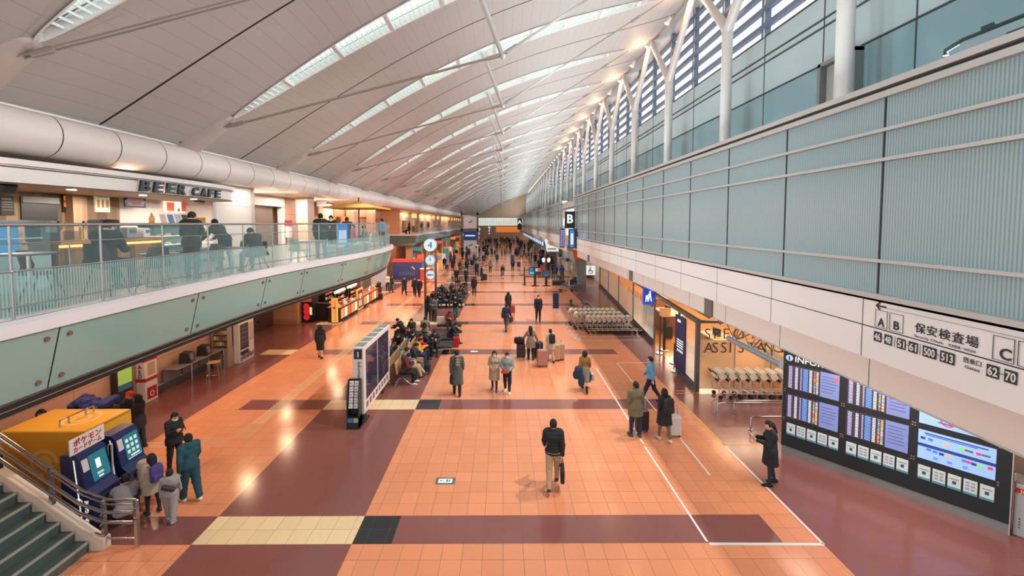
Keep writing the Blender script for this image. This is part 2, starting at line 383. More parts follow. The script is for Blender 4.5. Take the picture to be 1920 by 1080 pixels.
# ---- trusses with lens shaped skylights
STEEL = mat('white_steel', '#CFCBC6', .4, .1); WHITE = mat('white_paint', '#D6D4D0', .5); SKYL = mat('skylight_glazing', '#DDEBE8', .4, emit='#D6ECEA', es=1.5)
FIN = mat('louvre_white', '#D5D8D5', .45); DARK = mat('dark_gap', '#2A2A2B', .7); ROD = mat('tie_rod_steel', '#A89E98', .35, .5)
TAUPE = mat('beam_nose_taupe', '#AFA099', .5)
def make_truss():
    t = thing('roof_truss', 'white steel roof truss with hanging post and tie rods', 'roof truss', (0, 0, 0), 0, 'repeated roof trusses across the hall')
    px = -1.0
    m = MB(); m.tube([(px, 0, rz_(px)+.1), (0, 0, 12.2)], .085, 10); m.ball((0, 0, 12.2), .1, 8); m.build('hanging_post', STEEL, t)
    m = MB(); m.prism([(0, 0), (.55, -.5), (.62, -.45), (.62, 0)], (px-.35, -.012, rz_(px)+.1), (1, 0, 0), (0, 0, 1), (0, .024, 0)); m.build('gusset_plate', STEEL, t)
    for sx, (xe, ze) in (('l', (-9.75, rz_(-9.75)-.1)), ('r', (7.95, rz_(7.95)-.15))):
        m = MB()
        for dy in (-.06, .06): m.tube([(0, dy, 12.25), (xe, dy, ze)], .022, 6)
        u = Vector((xe, 0, ze-12.25)).normalized()
        for q in (.35, abs(xe)-.3): p = Vector((0, 0, 12.25))+u*q; m.tube([p-u*.22, p+u*.22], .075, 8)
        m.build('tie_rod', ROD, t)
    # fairing that carries the truss at the left end
    m = MB(); prof = []
    for x, w, d in ((-9.25, .05, .04), (-9.4, .22, .14), (-9.75, .30, .22), (-10.4, .36, .34), (-11.05, .42, .45)):
        z = rz_(x); prof.append([(x, -w, z+.02), (x, -w*.75, z-d*.7), (x, 0, z-d), (x, w*.75, z-d*.7), (x, w, z+.02)])
    for a, b in zip(prof, prof[1:]): m.strip(a, b, 0, True)
    m.add(prof[0], [tuple(range(5))]); m.build('beam_nose', TAUPE, t)
    return t
def make_skylight():
    t = thing('skylight', 'long lens shaped skylight with a louvre grille', 'skylight', (0, 0, 0), 0, 'repeated lens skylights of the roof')
    X = [x for x in xs if XSK0 <= x <= XSK1]
    m = MB()
    for s_ in (-1, 1):
        A = [(x, s_*lens(x), rz_(x)-.05) for x in X]; B = [(x, s_*lens(x)*.9, rz_(x)+.38) for x in X]
        m.strip(A, B) if s_ < 0 else m.strip(B, A)
        C = [(x, s_*(lens(x)+.045), rz_(x)-.05) for x in X]; m.strip(A, C) if s_ > 0 else m.strip(C, A)
    m.build('frame', WHITE, t)
    m = MB(); m.strip([(x, -lens(x)*.9, rz_(x)+.38) for x in X], [(x, lens(x)*.9, rz_(x)+.38) for x in X]); m.build('glazing', SKYL, t)
    m = MB(); x = XSK0+.45
    while x < XSK1-.3:
        w = lens(x)*.98; z = rz_(x)
        m.box((x, 0, z+.0), (.014, 2*w, .055)); x += .17
    m.build('louvre_grille', FIN, t)
    m = MB()
    for s_ in (-.35, .35):
        A = [(x, s_*lens(x)*2-.02, rz_(x)+.2) for x in X]; B = [(x, s_*lens(x)*2+.02, rz_(x)+.2) for x in X]; m.strip(A, B)
    m.build('inner_rail', mat('rail_grey', '#8E9A9A', .4), t)
    for x in np.arange(XSK0+1.9, XSK1-1, 1.75):
        w = lens(x); MB().box((x, 0, rz_(x)), (.16, 2*w, .12)).build('bracket', WHITE, t)
    return t
tr0, sk0 = make_truss(), make_skylight()
_ord = ['nearest, overhead at the top left', 'second from the top left', 'third from the stair end', 'fourth from the stair end', 'fifth from the stair end', 'sixth from the stair end', 'seventh from the stair end', 'eighth from the stair end']
for i, Y in enumerate(TR):
    a, b = (tr0, sk0) if i == 0 else (dup(tr0, (0, 0, 0)), dup(sk0, (0, 0, 0)))
    a.location = b.location = (0, Y, 0)
    if i < len(_ord):
        a['label'] = 'white roof truss with post and tie rods, '+_ord[i]; b['label'] = 'lens shaped skylight with louvre grille, '+_ord[i]
    else:
        a['label'] = 'white roof truss repeated far down the hall'; b['label'] = 'narrow bright skylight repeated far down the hall'
# ---------------------------------------------------------------- bulkhead tube on the left
TUBE = mat('tube_panel', '#D6CBC3', .42); nt, b = nodes(TUBE)
nt.links.new(mixcol(nt, grid_lines(nt, 1.5, .03, 'Y', (.6, 0, 0)), srgb('#D6CBC3'), srgb('#34302E')), b.inputs['Base Color'])
prof = [(-11.6, 9.22), (-11.1, 9.2), (-10.95, 9.12), (-10.95, 9.02)]
for k in range(15): a = R(65-k*12); prof.append((-10.95+.52*math.cos(a), 8.55+.52*math.sin(a)))
prof += [(-11.25, 8.06), (-17, 8.02)]
m = MB(); YS = [-4, 26, 60, 110, YEND]
m.grid([[(x, y, z) for y in YS] for x, z in prof[3:][::-1]], 0)
for (x0, z0), (x1, z1) in zip(prof[:4], prof[1:4]): m.strip([(x1, y, z1) for y in YS], [(x0, y, z0) for y in YS], 1)
struct('ceiling_bulkhead', m, [TUBE, WHITE])
LAMPB = mat('black_plastic', '#1B1C1E', .4)
def make_box_lamp():
    t = thing('spot_lamp', 'white boxed spot lamp pair on the curved bulkhead', 'spot lamp', (0, 0, 0), 0, 'spot lamps along the left bulkhead')
    MB().rbox((0, 0, .12), (.22, .42, .2), .02).build('housing', WHITE, t)
    m = MB(); m.disc((.1, -.4, .03), .07, .1, 12, 0, 'X'); m.disc((.1, .4, .03), .07, .1, 12, 0, 'X'); m.build('lens', LAMPB, t)
    return t
bl0 = make_box_lamp()
for i, Y in enumerate(TR[1:16]):
    o = bl0 if i == 0 else dup(bl0, (0, 0, 0)); o.location = (-10.95, Y, 9.2)
    o['label'] = 'boxed spot lamp on the curved bulkhead at the foot of the '+(['nearest', 'second nearest', 'third nearest', 'fourth nearest'][i]+' roof truss' if i < 4 else 'distant roof trusses')
# ---------------------------------------------------------------- right hand building
XW = 6.7
FASC = mat('fascia_panel', '#E4E0DB', .5); nt, b = nodes(FASC)
FASC2 = mat('soffit_panel', '#DED4CB', .5)
GLS = mat('screen_glass', '#94A8AA', .2, spec=.3); nt, b = nodes(GLS)
tc = nt.nodes.new('ShaderNodeTexCoord'); sp = nt.nodes.new('ShaderNodeSeparateXYZ'); nt.links.new(tc.outputs['Object'], sp.inputs[0])
v = math_node(nt, 'LESS_THAN', math_node(nt, 'MODULO', math_node(nt, 'ADD', sp.outputs['Y'], 50), .05), .028)
nt.links.new(mixcol(nt, v, srgb('#869DA0'), srgb('#A3B5B6')), b.inputs['Base Color'])
ALU = mat('aluminium_trim', '#C9C9C5', .38, .35); JOINT = mat('dark_joint', '#38393A', .7)
Y0R = -3.0; YB = 39.0      # the near box ends where an opening begins
def wall_box(y0, y1, far):
    m = MB()
    m.quad((XW, y1, 4.0), (XW, y0, 4.0), (XW, y0, 4.58), (XW, y1, 4.58), 0); m.quad((XW, y1, 4.60), (XW, y0, 4.60), (XW, y0, 5.12), (XW, y1, 5.12), 0)
    m.quad((XW+.02, y1, 4.56), (XW+.02, y0, 4.56), (XW+.02, y0, 4.62), (XW+.02, y1, 4.62), 2)
    m.quad((XW, y0, 4.0), (XW, y1, 4.0), (7.2, y1, 4.0), (7.2, y0, 4.0), 1)
    m.quad((7.2, y1, 3.25), (7.2, y0, 3.25), (7.2, y0, 4.05), (7.2, y1, 4.05), 1)
    m.b2((7.18, y0, 3.235), (7.3, y1, 3.26), 3)
    m.quad((7.2, y0, 3.98), (7.2, y1, 3.98), (12, y1, 3.98), (12, y0, 3.98), 1)
    yy = -2.87+2.6*max(0, math.ceil((y0+2.87)/2.6))
    while yy < y1:
        m.b2((XW-.003, yy, 4.0), (XW+.03, yy+.014, 5.12), 2); m.b2((7.197, yy+.37, 3.25), (7.22, yy+.384, 4.0), 2); yy += 2.6
    # end face
    m.quad((XW, y1, 4.0), (XW, y1, 5.12), (12, y1, 5.12), (12, y1, 4.0), 0); m.quad((XW, y0, 5.12), (XW, y0, 4.0), (12, y0, 4.0), (12, y0, 5.12), 0)
    struct('wall_right' if not far else 'wall_right_far', m, [FASC, FASC2, JOINT, ALU])
    m = MB(); m.quad((XW+.05, y1, 5.1), (XW+.05, y0, 5.1), (XW+.05, y0, 8.7), (XW+.05, y1, 8.7), 0); m.quad((XW+.05, y1, 5.1), (XW+.05, y1, 8.7), (12, y1, 8.7), (12, y1, 5.1), 0)
    struct('window_1' if not far else 'window_2', m, [GLS])
    m = MB()
    for z0, z1, pr in ((5.12, 5.21, .06), (5.77, 5.83, .03), (7.56, 7.62, .03), (8.08, 8.14, .03), (8.67, 8.78, .05), (8.84, 8.95, .08)): m.b2((XW-pr, y0, z0), (XW+.06, y1, z1), 0)
    m.b2((XW+.0, y0, 5.07), (XW+.05, y1, 5.12), 1)
    m.b2((XW+.03, y0, 8.78), (XW+.06, y1, 8.84), 1)
    m.b2((XW, y0, 8.9), (12, y1, 8.93), 0)
    yy = -2.71+2.5*max(0, math.ceil((y0+2.71)/2.5))
    while yy < y1: m.b2((XW+.03, yy, 5.2), (XW+.052, yy+.022, 8.68), 1); yy += 2.5
    struct('trim_1' if not far else 'trim_2', m, [ALU, JOINT])
wall_box(Y0R, YB, False); wall_box(46, YEND, True)
m = MB(); m.b2((9.2, 38.8, 4.0), (9.3, 46.3, 9.0), 0); m.b2((9.1, 38.8, 3.95), (12, 46.3, 4.0), 0)
for y in (40.5, 42.5, 44.5): m.b2((9.17, y, 4.2), (9.2, y+.05, 9.0), 1)
struct('wall_right_gap', m, [mat('gap_grey_glass', '#9BA6A6', .2), JOINT])
# connecting dark columns behind the soffit strip
m = MB()
for yy in (13.9, 22.6, 34): m.b2((7.14, yy, 3.25), (7.2, yy+.5, 4.0))
struct('pillar_strip', m, [mat('pillar_grey', '#6E6A67', .5)])
# upper glass wall behind the columns
GL3 = mat('spandrel_glass', '#A9BBBE', .14, spec=.35); GL4 = mat('smoked_glass', '#84A2A9', .1, spec=.4)
XG = 10.3
m = MB()
for z0, z1, mi in ((8.7, 11.55, 1), (11.55, 12.75, 0), (12.75, 13.75, 0)): m.quad((XG, YEND, z0), (XG, -3, z0), (XG, -3, z1), (XG, YEND, z1), mi)
for z in (11.53, 12.72, 12.98, 13.75): m.b2((XG-.03, -3, z), (XG+.02, YEND, z+.05), 2)
for z in (9.9,): pass
y = -1.6
while y < YEND: m.b2((XG-.015, y, 8.7), (XG+.02, y+.03, 13.75), 2); y += 3
# a recessed door bay
m.b2((XG-.25, 11.9, 8.7), (XG+.0, 12.02, 11.5), 3); m.b2((XG-.25, 13.2, 8.7), (XG+.0, 13.32, 11.5), 3); m.b2((XG-.25, 11.9, 11.4), (XG, 13.32, 11.52), 3); m.b2((XG-.04, 12.02, 8.7), (XG+.0, 13.2, 11.4), 4)
struct('wall_right_upper', m, [GL3, GL4, JOINT, mat('bay_grey', '#7C7F7D', .5), mat('bay_panel', '#A6A39C', .5)])
# high windows with louvre bars
LOUV = mat('louvre_blue_grey', '#5D6F86', .45)
m = MB()
for k in range(7): z = 14.1+k*.66; m.b2((XG-.1, -3, z), (XG+.12, YEND, z+.17), 0)
y = -1.6
while y < YEND: m.b2((XG-.02, y, 13.75), (XG+.2, y+.26, 18.7), 0); m.b2((XG-.06, y+.02, 13.75), (XG-.02, y+.07, 18.7), 1); y += 3
m.b2((9.6, -3, 17.95), (10.6, YEND, 18.2), 1)
struct('window_3', m, [LOUV, ALU])
# ---- Y columns
def make_column():
    t = thing('steel_column', 'white Y shaped steel column', 'column', (0, 0, 0), 0, 'row of forked columns')
    m = MB(); m.tube([(0, 0, 8.9), (0, 0, 14.6)], .21, 16); m.tube([(0, 0, 14.25), (0, 0, 14.28)], .216, 16); m.build('shaft', STEEL, t)
    for s_ in (-1, 1):
        m = MB(); m.tube([(0, 0, 14.4), (0, s_*.25, 14.75), (0, s_*2.85, 17.75)], [.2, .19, .15], 12); m.build('branch', STEEL, t)
    return t
c0 = make_column()
for i in range(27):
    o = c0 if i == 0 else dup(c0, (0, 0, 0)); o.location = (9.33, 5.4+6*i, 0)
    o['label'] = 'white forked steel column '+(['nearest the camera, cut by the top edge', 'standing beside the recessed door bay', 'third along the glass wall from the near end', 'fourth along the glass wall from the near end', 'fifth along the glass wall from the near end', 'sixth along the glass wall from the near end'][i] if i < 6 else 'in the far row under the roof edge')
# spot lamps at the column heads
def make_head_lamp():
    t = thing('roof_spot_lamp', 'white spot lamp hung under the roof edge', 'spot lamp', (0, 0, 0), 0, 'spot lamps at the column heads')
    m = MB(); m.tube([(0, 0, .35), (0, 0, .12)], .03, 6); m.build('bracket', STEEL, t)
    m = MB(); m.tube([(.05, 0, .2), (-.12, 0, -.1)], [.1, .13], 12, cap=True); m.build('housing', WHITE, t)
    m = MB(); m.tube([(-.121, 0, -.102), (-.126, 0, -.112)], .115, 12); m.build('lamp_lens', mat('lamp_glow', '#FFE2C4', .4, emit='#FFD0A0', es=14), t)
    return t
h0 = make_head_lamp()
for i in range(44):
    Y = 13.6+3*i if i else 13.6
    o = h0 if i == 0 else dup(h0, (0, 0, 0)); o.location = (8.95, Y, 17.3)
    o['label'] = 'white spot lamp under the roof edge at the '+(['nearest forked column', 'gap after the nearest fork', 'second visible fork', 'gap after the second fork'][i] if i < 4 else 'heads of the distant columns')
for Y in [14.4+6*k for k in range(0, 9)]: light('head_lamp_glow', 'POINT', (8.75, Y, 17.0), 60, (1, .62, .35), .1)
# ---------------------------------------------------------------- far end wall
m = MB(); FAR = mat('far_wall_warm', '#C7A98C', .6)
m.quad((-20, YEND, 0), (26, YEND, 0), (26, YEND, 5.5), (-20, YEND, 5.5), 0)
m.quad((-20, YEND, 8.6), (26, YEND, 8.6), (26, YEND, 20), (-20, YEND, 20), 0)
struct('wall_back', m, [FAR])
m = MB(); m.quad((-20, YEND+.1, 5.5), (26, YEND+.1, 5.5), (26, YEND+.1, 8.6), (-20, YEND+.1, 8.6), 0)
for k in range(24): m.b2((-12+k*.95, YEND-.1, 5.5), (-11.93+k*.95, YEND+.05, 8.6), 1)
for z in (6.3, 7.1, 7.9): m.b2((-20, YEND-.1, z), (26, YEND+.05, z+.07), 1)
struct('window_4', m, [mat('far_window', '#E8EEE6', .4, emit='#E4EBE2', es=.5), mat('far_mullion', '#8F8F86', .5)])
m = MB(); m.b2((-2.5, 150, 3.2), (6.2, 150.6, 5.2)); o = struct('fascia_orange_far', m, [mat('orange_fascia', '#E07A30', .5, emit='#E07A30', es=.5)])  # emission added to brighten the fascia at the dim far end
# ================================================================ left side: upper gallery
ZF = 5.1
def smooth(pts, n=6):
    out = []; P = [Vector(p) for p in pts]
    for i in range(len(P)-1):
        p0, p1, p2, p3 = P[max(i-1, 0)], P[i], P[i+1], P[min(i+2, len(P)-1)]
        for k in range(n):
            t = k/n; out.append(.5*((2*p1)+(-p0+p2)*t+(2*p0-5*p1+4*p2-p3)*t*t+(-p0+3*p1-3*p2+p3)*t**3))
    out.append(P[-1]); return out
EDGE = smooth([(-6.2, -3), (-6.2, 2), (-6.26, 5.1), (-6.36, 7), (-6.45, 9), (-6.48, 11.3), (-6.37, 13.3), (-6.13, 16.1), (-5.97, 19), (-6.05, 21.5), (-6.4, 24), (-7.1, 26), (-8.3, 27.2), (-10, 27.8), (-13.6, 28)])
def offs(poly, d):
    out = []
    for i, p in enumerate(poly):
        t = (poly[min(i+1, len(poly)-1)]-poly[max(i-1, 0)]).normalized(); out.append(p+Vector((t.y, -t.x))*d)
    return out
def lv(poly, z): return [(p.x, p.y, z) for p in poly]
class Arc:
    def __init__(s, poly):
        s.p = poly; s.s = [0]
        for a, b in zip(poly, poly[1:]): s.s.append(s.s[-1]+(b-a).length)
    def at(s, q):
        for i in range(len(s.s)-1):
            if s.s[i+1] >= q: break
        t = (q-s.s[i])/(s.s[i+1]-s.s[i]); d = (s.p[i+1]-s.p[i]).normalized(); return s.p[i].lerp(s.p[i+1], t), d
    def sy(s, y):
        for i in range(len(s.p)-1):
            if s.p[i+1].y >= y: return s.s[i]+(y-s.p[i].y)/(s.p[i+1].y-s.p[i].y)*(s.s[i+1]-s.s[i])
    def seg(s, a, b):
        pts = [s.at(a)[0]]+[p for p, q in zip(s.p, s.s) if a+.02 < q < b-.02]+[s.at(b)[0]]; return pts
TEALF = mat('teal_back_painted_glass', '#83A59E', .12, spec=.6); CAPW = mat('white_cap', '#D2CDD0', .4); STEELS = mat('brushed_steel', '#A9AAA8', .28, .85); BLK = mat('black_trim', '#242425', .5)
CEILW = mat('gallery_ceiling', '#C9BDB2', .6); FLOOR2 = tile_mat('gallery_floor', '#8D8175', '#6E645B', .6, .006, .3)
def slab(name, edge, back, z, mats):
    m = MB(); A = lv(edge, z); B = [(back, p.y, z) for p in edge]; m.strip(B, A, 0)
    A = lv(offs(edge, -.35), 3.95); B = [(back, p.y, 3.95) for p in edge]; m.strip(A, B, 1); struct(name, m, mats)
slab('floor_gallery', EDGE, -17, ZF, [FLOOR2, CEILW])
def gallery_edge(edge, tag_, y_first, ylast, joints, skip_posts=False):
    ar = Arc(edge); m = MB()
    # cap, dark rim
    m.strip(lv(edge, 5.0), lv(edge, 5.16), 0); m.strip(lv(edge, 5.16), lv(offs(edge, -.12), 5.2), 0); m.strip(lv(offs(edge, -.12), 5.2), lv(offs(edge, -.4), 5.2), 0); m.strip(lv(offs(edge, -.4), 5.2), lv(offs(edge, -.4), ZF), 0)
    m.strip(lv(offs(edge, -.14), 5.202), lv(offs(edge, -.16), 5.202), 2)
    m.strip(lv(offs(edge, -.05), 4.98), lv(edge, 5.0), 2)
    m.strip(lv(offs(edge, -.30), 4.06), lv(offs(edge, -.25), 4.10), 1); m.strip(lv(offs(edge, -.35), 4.03), lv(offs(edge, -.30), 4.06), 1)
    m.strip(lv(offs(edge, -.40), 3.86), lv(offs(edge, -.36), 4.03), 2); m.strip(lv(offs(edge, -.7), 3.84), lv(offs(edge, -.40), 3.86), 2)
    struct('trim_gallery'+tag_, m, [CAPW, STEELS, BLK])
    js = [0]+[ar.sy(y) for y in joints if y < max(p.y for p in edge)]+[ar.s[-1]]
    for a, b in zip(js, js[1:]):
        pts = ar.seg(a+.012, b-.012); m = MB(); top = lv(offs(pts, -.05), 4.98); bot = lv(offs(pts, -.26), 4.10)
        m.strip(bot, top, 0, True)
        for s_ in (a+.16, b-.16):
            p, d = ar.at(s_); n = Vector((d.y, -d.x))
            for q in (.14, .84):
                c = p-n*(.05+.21*q); z = 4.98-.88*q; m.tube([(c.x-n.x*.01, c.y-n.y*.01, z), (c.x+n.x*.025, c.y+n.y*.025, z)], .035, 10, 1)
        struct('trim_glass_fascia'+tag_, m, [TEALF, mat('fascia_bolt', '#8B6A64', .35, .5)])
JO = [3.1, 5.85, 8.75, 11.35, 13.3, 16.0, 18.6, 21.2, 23.6, 26.2]
gallery_edge(EDGE, '', 5.43, 28, JO)
# glass balustrade: one thing per bay would be too fine; the whole run is one thing with its posts and panes
CLEAR = mat('clear_glass', '#A9D0D0', .03, alpha=.11); RIB = mat('ribbed_glass', '#93B9B8', .15, alpha=.5); nt, b = nodes(RIB)
tc = nt.nodes.new('ShaderNodeTexCoord'); sp = nt.nodes.new('ShaderNodeSeparateXYZ'); nt.links.new(tc.outputs['Object'], sp.inputs[0])
v = math_node(nt, 'LESS_THAN', math_node(nt, 'MODULO', math_node(nt, 'ADD', sp.outputs['Y'], 50), .045), .024)
nt.links.new(math_node(nt, 'MULTIPLY_ADD', v, .4, .28), b.inputs['Alpha'])
def balustrade(edge, label, y0, step, ymax, rail_z=6.45):
    t = thing('glass_balustrade', label, 'balustrade', (0, 0, 0)); e = offs(edge, -.22); ar = Arc(e); q = ar.sy(y0)
    while q > step: q -= step
    S = []
    while q < ar.s[-1]: S.append(q); q += step
    m = MB(); pts = ar.seg(S[0], S[-1]); m.tube(lv(pts, rail_z), .025, 8); m.build('handrail', STEELS, t)
    m = MB(); m.tube(lv(pts, 5.83), .014, 6); m.tube(lv(pts, 6.2), .008, 5); m.tube(lv(pts, 5.36), .012, 6); m.build('mid_rail', STEELS, t)
    for s_ in S:
        p, d = ar.at(s_); m = MB(); m.tube([(p.x, p.y, 5.2), (p.x, p.y, rail_z-.02)], .017, 8); m.ball((p.x, p.y, 5.83), .028, 6); m.build('post', STEELS, t)
    for a, b in zip(S, S[1:]):
        pp = ar.seg(a+.02, b-.02); m = MB(); m.strip(lv(pp, 5.23), lv(pp, 5.82)); m.build('ribbed_pane', RIB, t)
        m = MB(); m.strip(lv(pp, 5.84), lv(pp, rail_z-.03)); m.build('clear_pane', CLEAR, t)
    return t
balustrade(EDGE, 'long curved glass balustrade with steel handrail in front of the beer cafe', 5.43, 1.3, 28)
EDGE2 = [Vector((-14, 47.6)), Vector((-12, 47.6)), Vector((-10.15, 47.65)), Vector((-10.05, 48)), Vector((-10.1, 70)), Vector((-10.3, 100)), Vector((-10.6, 150))]
m = MB(); E2 = EDGE2[2:]
m.strip([(-20, p.y, ZF) for p in E2], lv(E2, ZF), 0); m.strip(lv(offs(E2, -.35), 3.95), [(-20, p.y, 3.95) for p in E2], 1); struct('floor_gallery_far', m, [FLOOR2, CEILW])
gallery_edge(EDGE2[3:], '_far', 50, 150, [52+4*k for k in range(24)])
m = MB(); m.quad((-20, 47.7, 3.95), (-10.1, 47.7, 3.95), (-10.1, 47.7, 5.0), (-20, 47.7, 5.0), 0); m.b2((-20, 47.55, 5.0), (-10.1, 48, 5.2), 1); m.b2((-20, 47.6, 3.8), (-10.3, 48, 3.95), 2)
struct('wall_gallery_end', m, [mat('gallery_end_green', '#5F7068', .5), CAPW, BLK])
balustrade(EDGE2[3:], 'straight glass balustrade along the far upper gallery', 50, 3.0, 150)
# ---- walls of the upper level
PANW = tile_mat('white_wall_panel', '#D8CFC8', '#8E8580', (30, 1.25), .012, .5, speck=0, var=0, axes='YZ', offs=(0, .3, 0))
PINK = tile_mat('peach_wall_panel', '#CFA084', '#8E6A55', (1.5, 1.2), .014, .5, speck=.03, var=0, axes='YZ', offs=(0, .2, 0))
PINKX = tile_mat('peach_wall_panel_across', '#D09C74', '#8E6A55', (1.5, 1.0), .014, .5, speck=.03, var=0, axes='XZ', offs=(0, .2, 0))
GREYD = mat('elevator_grey', '#6B5F59', .35, .4); COLP = mat('column_stone', '#C7A590', .4)
m = MB(); m.quad((-15.5, 48, ZF), (-15.5, 19, ZF), (-15.5, 19, 8.1), (-15.5, 48, 8.1), 0); m.quad((-17, 48, ZF), (-12, 48, ZF), (-12, 48, 8.1), (-17, 48, 8.1), 1)
struct('wall_left_upper', m, [PINK, PINKX])
m = MB(); m.b2((-15.6, 16.4, ZF), (-11.5, 19, 8.1), 0); m.b2((-11.5, 16.3, ZF), (-11.42, 16.45, 8.1), 1); m.b2((-11.5, 18.9, ZF), (-11.42, 19.02, 8.1), 1); struct('wall_left_block', m, [PANW, mat('panel_edge', '#BDB3AD', .5)])
m = MB(); m.b2((-15.5, 20.2, ZF), (-13.6, 24.4, 8.1), 0); m.b2((-13.62, 20.6, ZF), (-13.55, 21.1, 8.0), 1)
for k in range(7): m.disc((-13.58, 21.5, 5.6+k*.33), .06, .06, 10, 2, 'X')
struct('door_1', m, [GREYD, WHITE, BLK])
m = MB(); m.b2((-15.5, 25.2, ZF), (-13.4, 27.4, 8.1), 0); m.b2((-13.6, 24.9, ZF), (-13.36, 25.3, 8.1), 1); struct('wall_left_lift', m, [PINK, WHITE])
PIL = MB()
for Y, x in ((25.6, -11.9), (31.6, -13.2), (37.6, -13.4), (43.6, -13.6)): PIL.b2((x-.7, Y-.45, ZF), (x, Y+.45, 8.1))
struct('pillar_upper', PIL, [COLP])
m = MB(); m.b2((-13.8, 19, 7.45), (-13.2, 25, 8.1), 0); m.b2((-14.6, 27, 7.1), (-14.3, 48, 8.1), 1); struct('trim_upper_valance', m, [mat('valance', '#BFAFA6', .5), mat('valance_rose', '#B58E7C', .5)])
# ---- shop fronts of the far upper gallery
COVE = mat('cove_glow', '#FFC27A', .5, emit='#FFB768', es=.75); SHOPW = mat('shop_white', '#CFC9C6', .5); SHOPD = mat('shop_dark', '#4A2E26', .6); SHOPO = mat('shop_lit_orange', '#D98A4C', .5, emit='#F0A060', es=.45)
m = MB()
m.quad((-15.5, YEND, ZF), (-15.5, 48, ZF), (-15.5, 48, 8.1), (-15.5, YEND, 8.1), 2)
m.b2((-14.5, 48.3, 7.35), (-14.2, 150, 8.0), 0); m.b2((-14.25, 48.3, 6.85), (-14.15, 150, 7.32), 1)
struct('wall_left_shops', m, [COVE, SHOPW, SHOPD])
m = MB(); y = 50
while y < 150: m.b2((-14.6, y, ZF), (-13.9, y+.9, 8.1)); y += 6
struct('pillar_far', m, [COLP])
rnd = random.Random(3)
sc_ = ['#D9802F', '#C2B7A8', '#B5402F', '#E0A050', '#8D5A3B', '#D8CDB8']
for k in range(16):
    y = 51+6*k
    for j in range(2):
        w = rnd.uniform(1.4, 2.4); yy = y+.3+j*2.5; c = sc_[(k*2+j) % 6]
        o = MB(); o.b2((-15.4, yy, ZF+rnd.choice((0, .2, .9))), (-15.2, yy+w, ZF+rnd.uniform(1.7, 2.3)))
        o = o.build('shop_display', mat('shop_front_%d' % ((k*2+j) % 6), c, .5, emit=c, es=.45))
        tag(o, 'lit shop front panel far along the upper gallery', 'shop front', 'lit shop fronts of the far upper gallery')
# ---------------------------------------------------------------- ground level, left
BEIGE = tile_mat('beige_wall_panel', '#CDA58E', '#8C6B5B', (2.6, 1.4), .014, .45, speck=.02, var=.03, axes='YZ', offs=(.6, .1, 0))
PLINTH = mat('plinth_grey', '#6D6C68', .4)
m = MB(); m.quad((-13.15, 20.2, .28), (-13.15, 4, .28), (-13.15, 4, 4.0), (-13.15, 20.2, 4.0), 0); m.quad((-13.13, 20.2, 0), (-13.13, 4, 0), (-13.13, 4, .28), (-13.13, 20.2, .28), 1); m.b2((-15.2, 20.2, 0), (-13.13, 20.25, 4), 0)
m.quad((-15.2, 27, 0), (-15.2, 20.2, 0), (-15.2, 20.2, 4), (-15.2, 27, 4), 2)
struct('wall_left', m, [BEIGE, PLINTH, mat('wall_dark_peach', '#8A5B45', .5)])
m = MB(); m.b2((-15.15, 21.3, 0), (-14.6, 25.9, 3.9), 0); m.b2((-14.62, 22.5, 0), (-14.5, 23.1, 3.0), 1); m.b2((-14.6, 22.55, 1.6), (-14.47, 23.05, 2.4), 2)
for k in range(5): m.disc((-14.58, 24.3, .6+k*.5), .06, .06, 10, 3, 'X')
struct('door_2', m, [mat('lift_door_brown', '#5E4A42', .35, .4), PANW, mat('red_panel', '#B8342E', .4), BLK])
m = MB(); m.b2((-15.2, 26.2, 0), (-13.2, 26.5, 4), 0); m.b2((-15.2, 26.17, 0), (-13.2, 26.2, .25), 1); m.b2((-14.2, 26.15, 1.2), (-14.05, 26.2, 1.45), 2); struct('wall_left_return', m, [PINKX, mat('peach_plinth', '#B58763', .5), BLK])
m = MB(); m.quad((-16, YEND, 0), (-16, 26, 0), (-16, 26, 4), (-16, YEND, 4), 0); m.b2((-13.6, 39.2, 0), (-12.3, 43.5, 4), 1); m.b2((-12.6, 39.1, 0), (-12.5, 39.2, 4), 1)
m.b2((-13.45, 39.15, 0), (-12.55, 39.22, 2.1), 2)
m.b2((-17, 27.9, 3.95), (-13.4, 47.7, 5.05), 0)
struct('wall_left_far', m, [mat('shop_back', '#8C5A40', .6), mat('grey_white_wall', '#B9B4B4', .5), mat('service_door', '#6C6B6B', .5)])
m = MB(); y = 49
while y < 150: m.b2((-11.6, y, 0), (-10.9, y+.8, 4)); y += 6
struct('pillar_ground', m, [mat('pillar_peach', '#B98A72', .5)])
m = MB(); m.quad((-15.2, 4, 4.0), (-13.15, 4, 4.0), (-13.15, 4, 0), (-15.2, 4, 0)); struct('wall_left_end', m, [BEIGE])
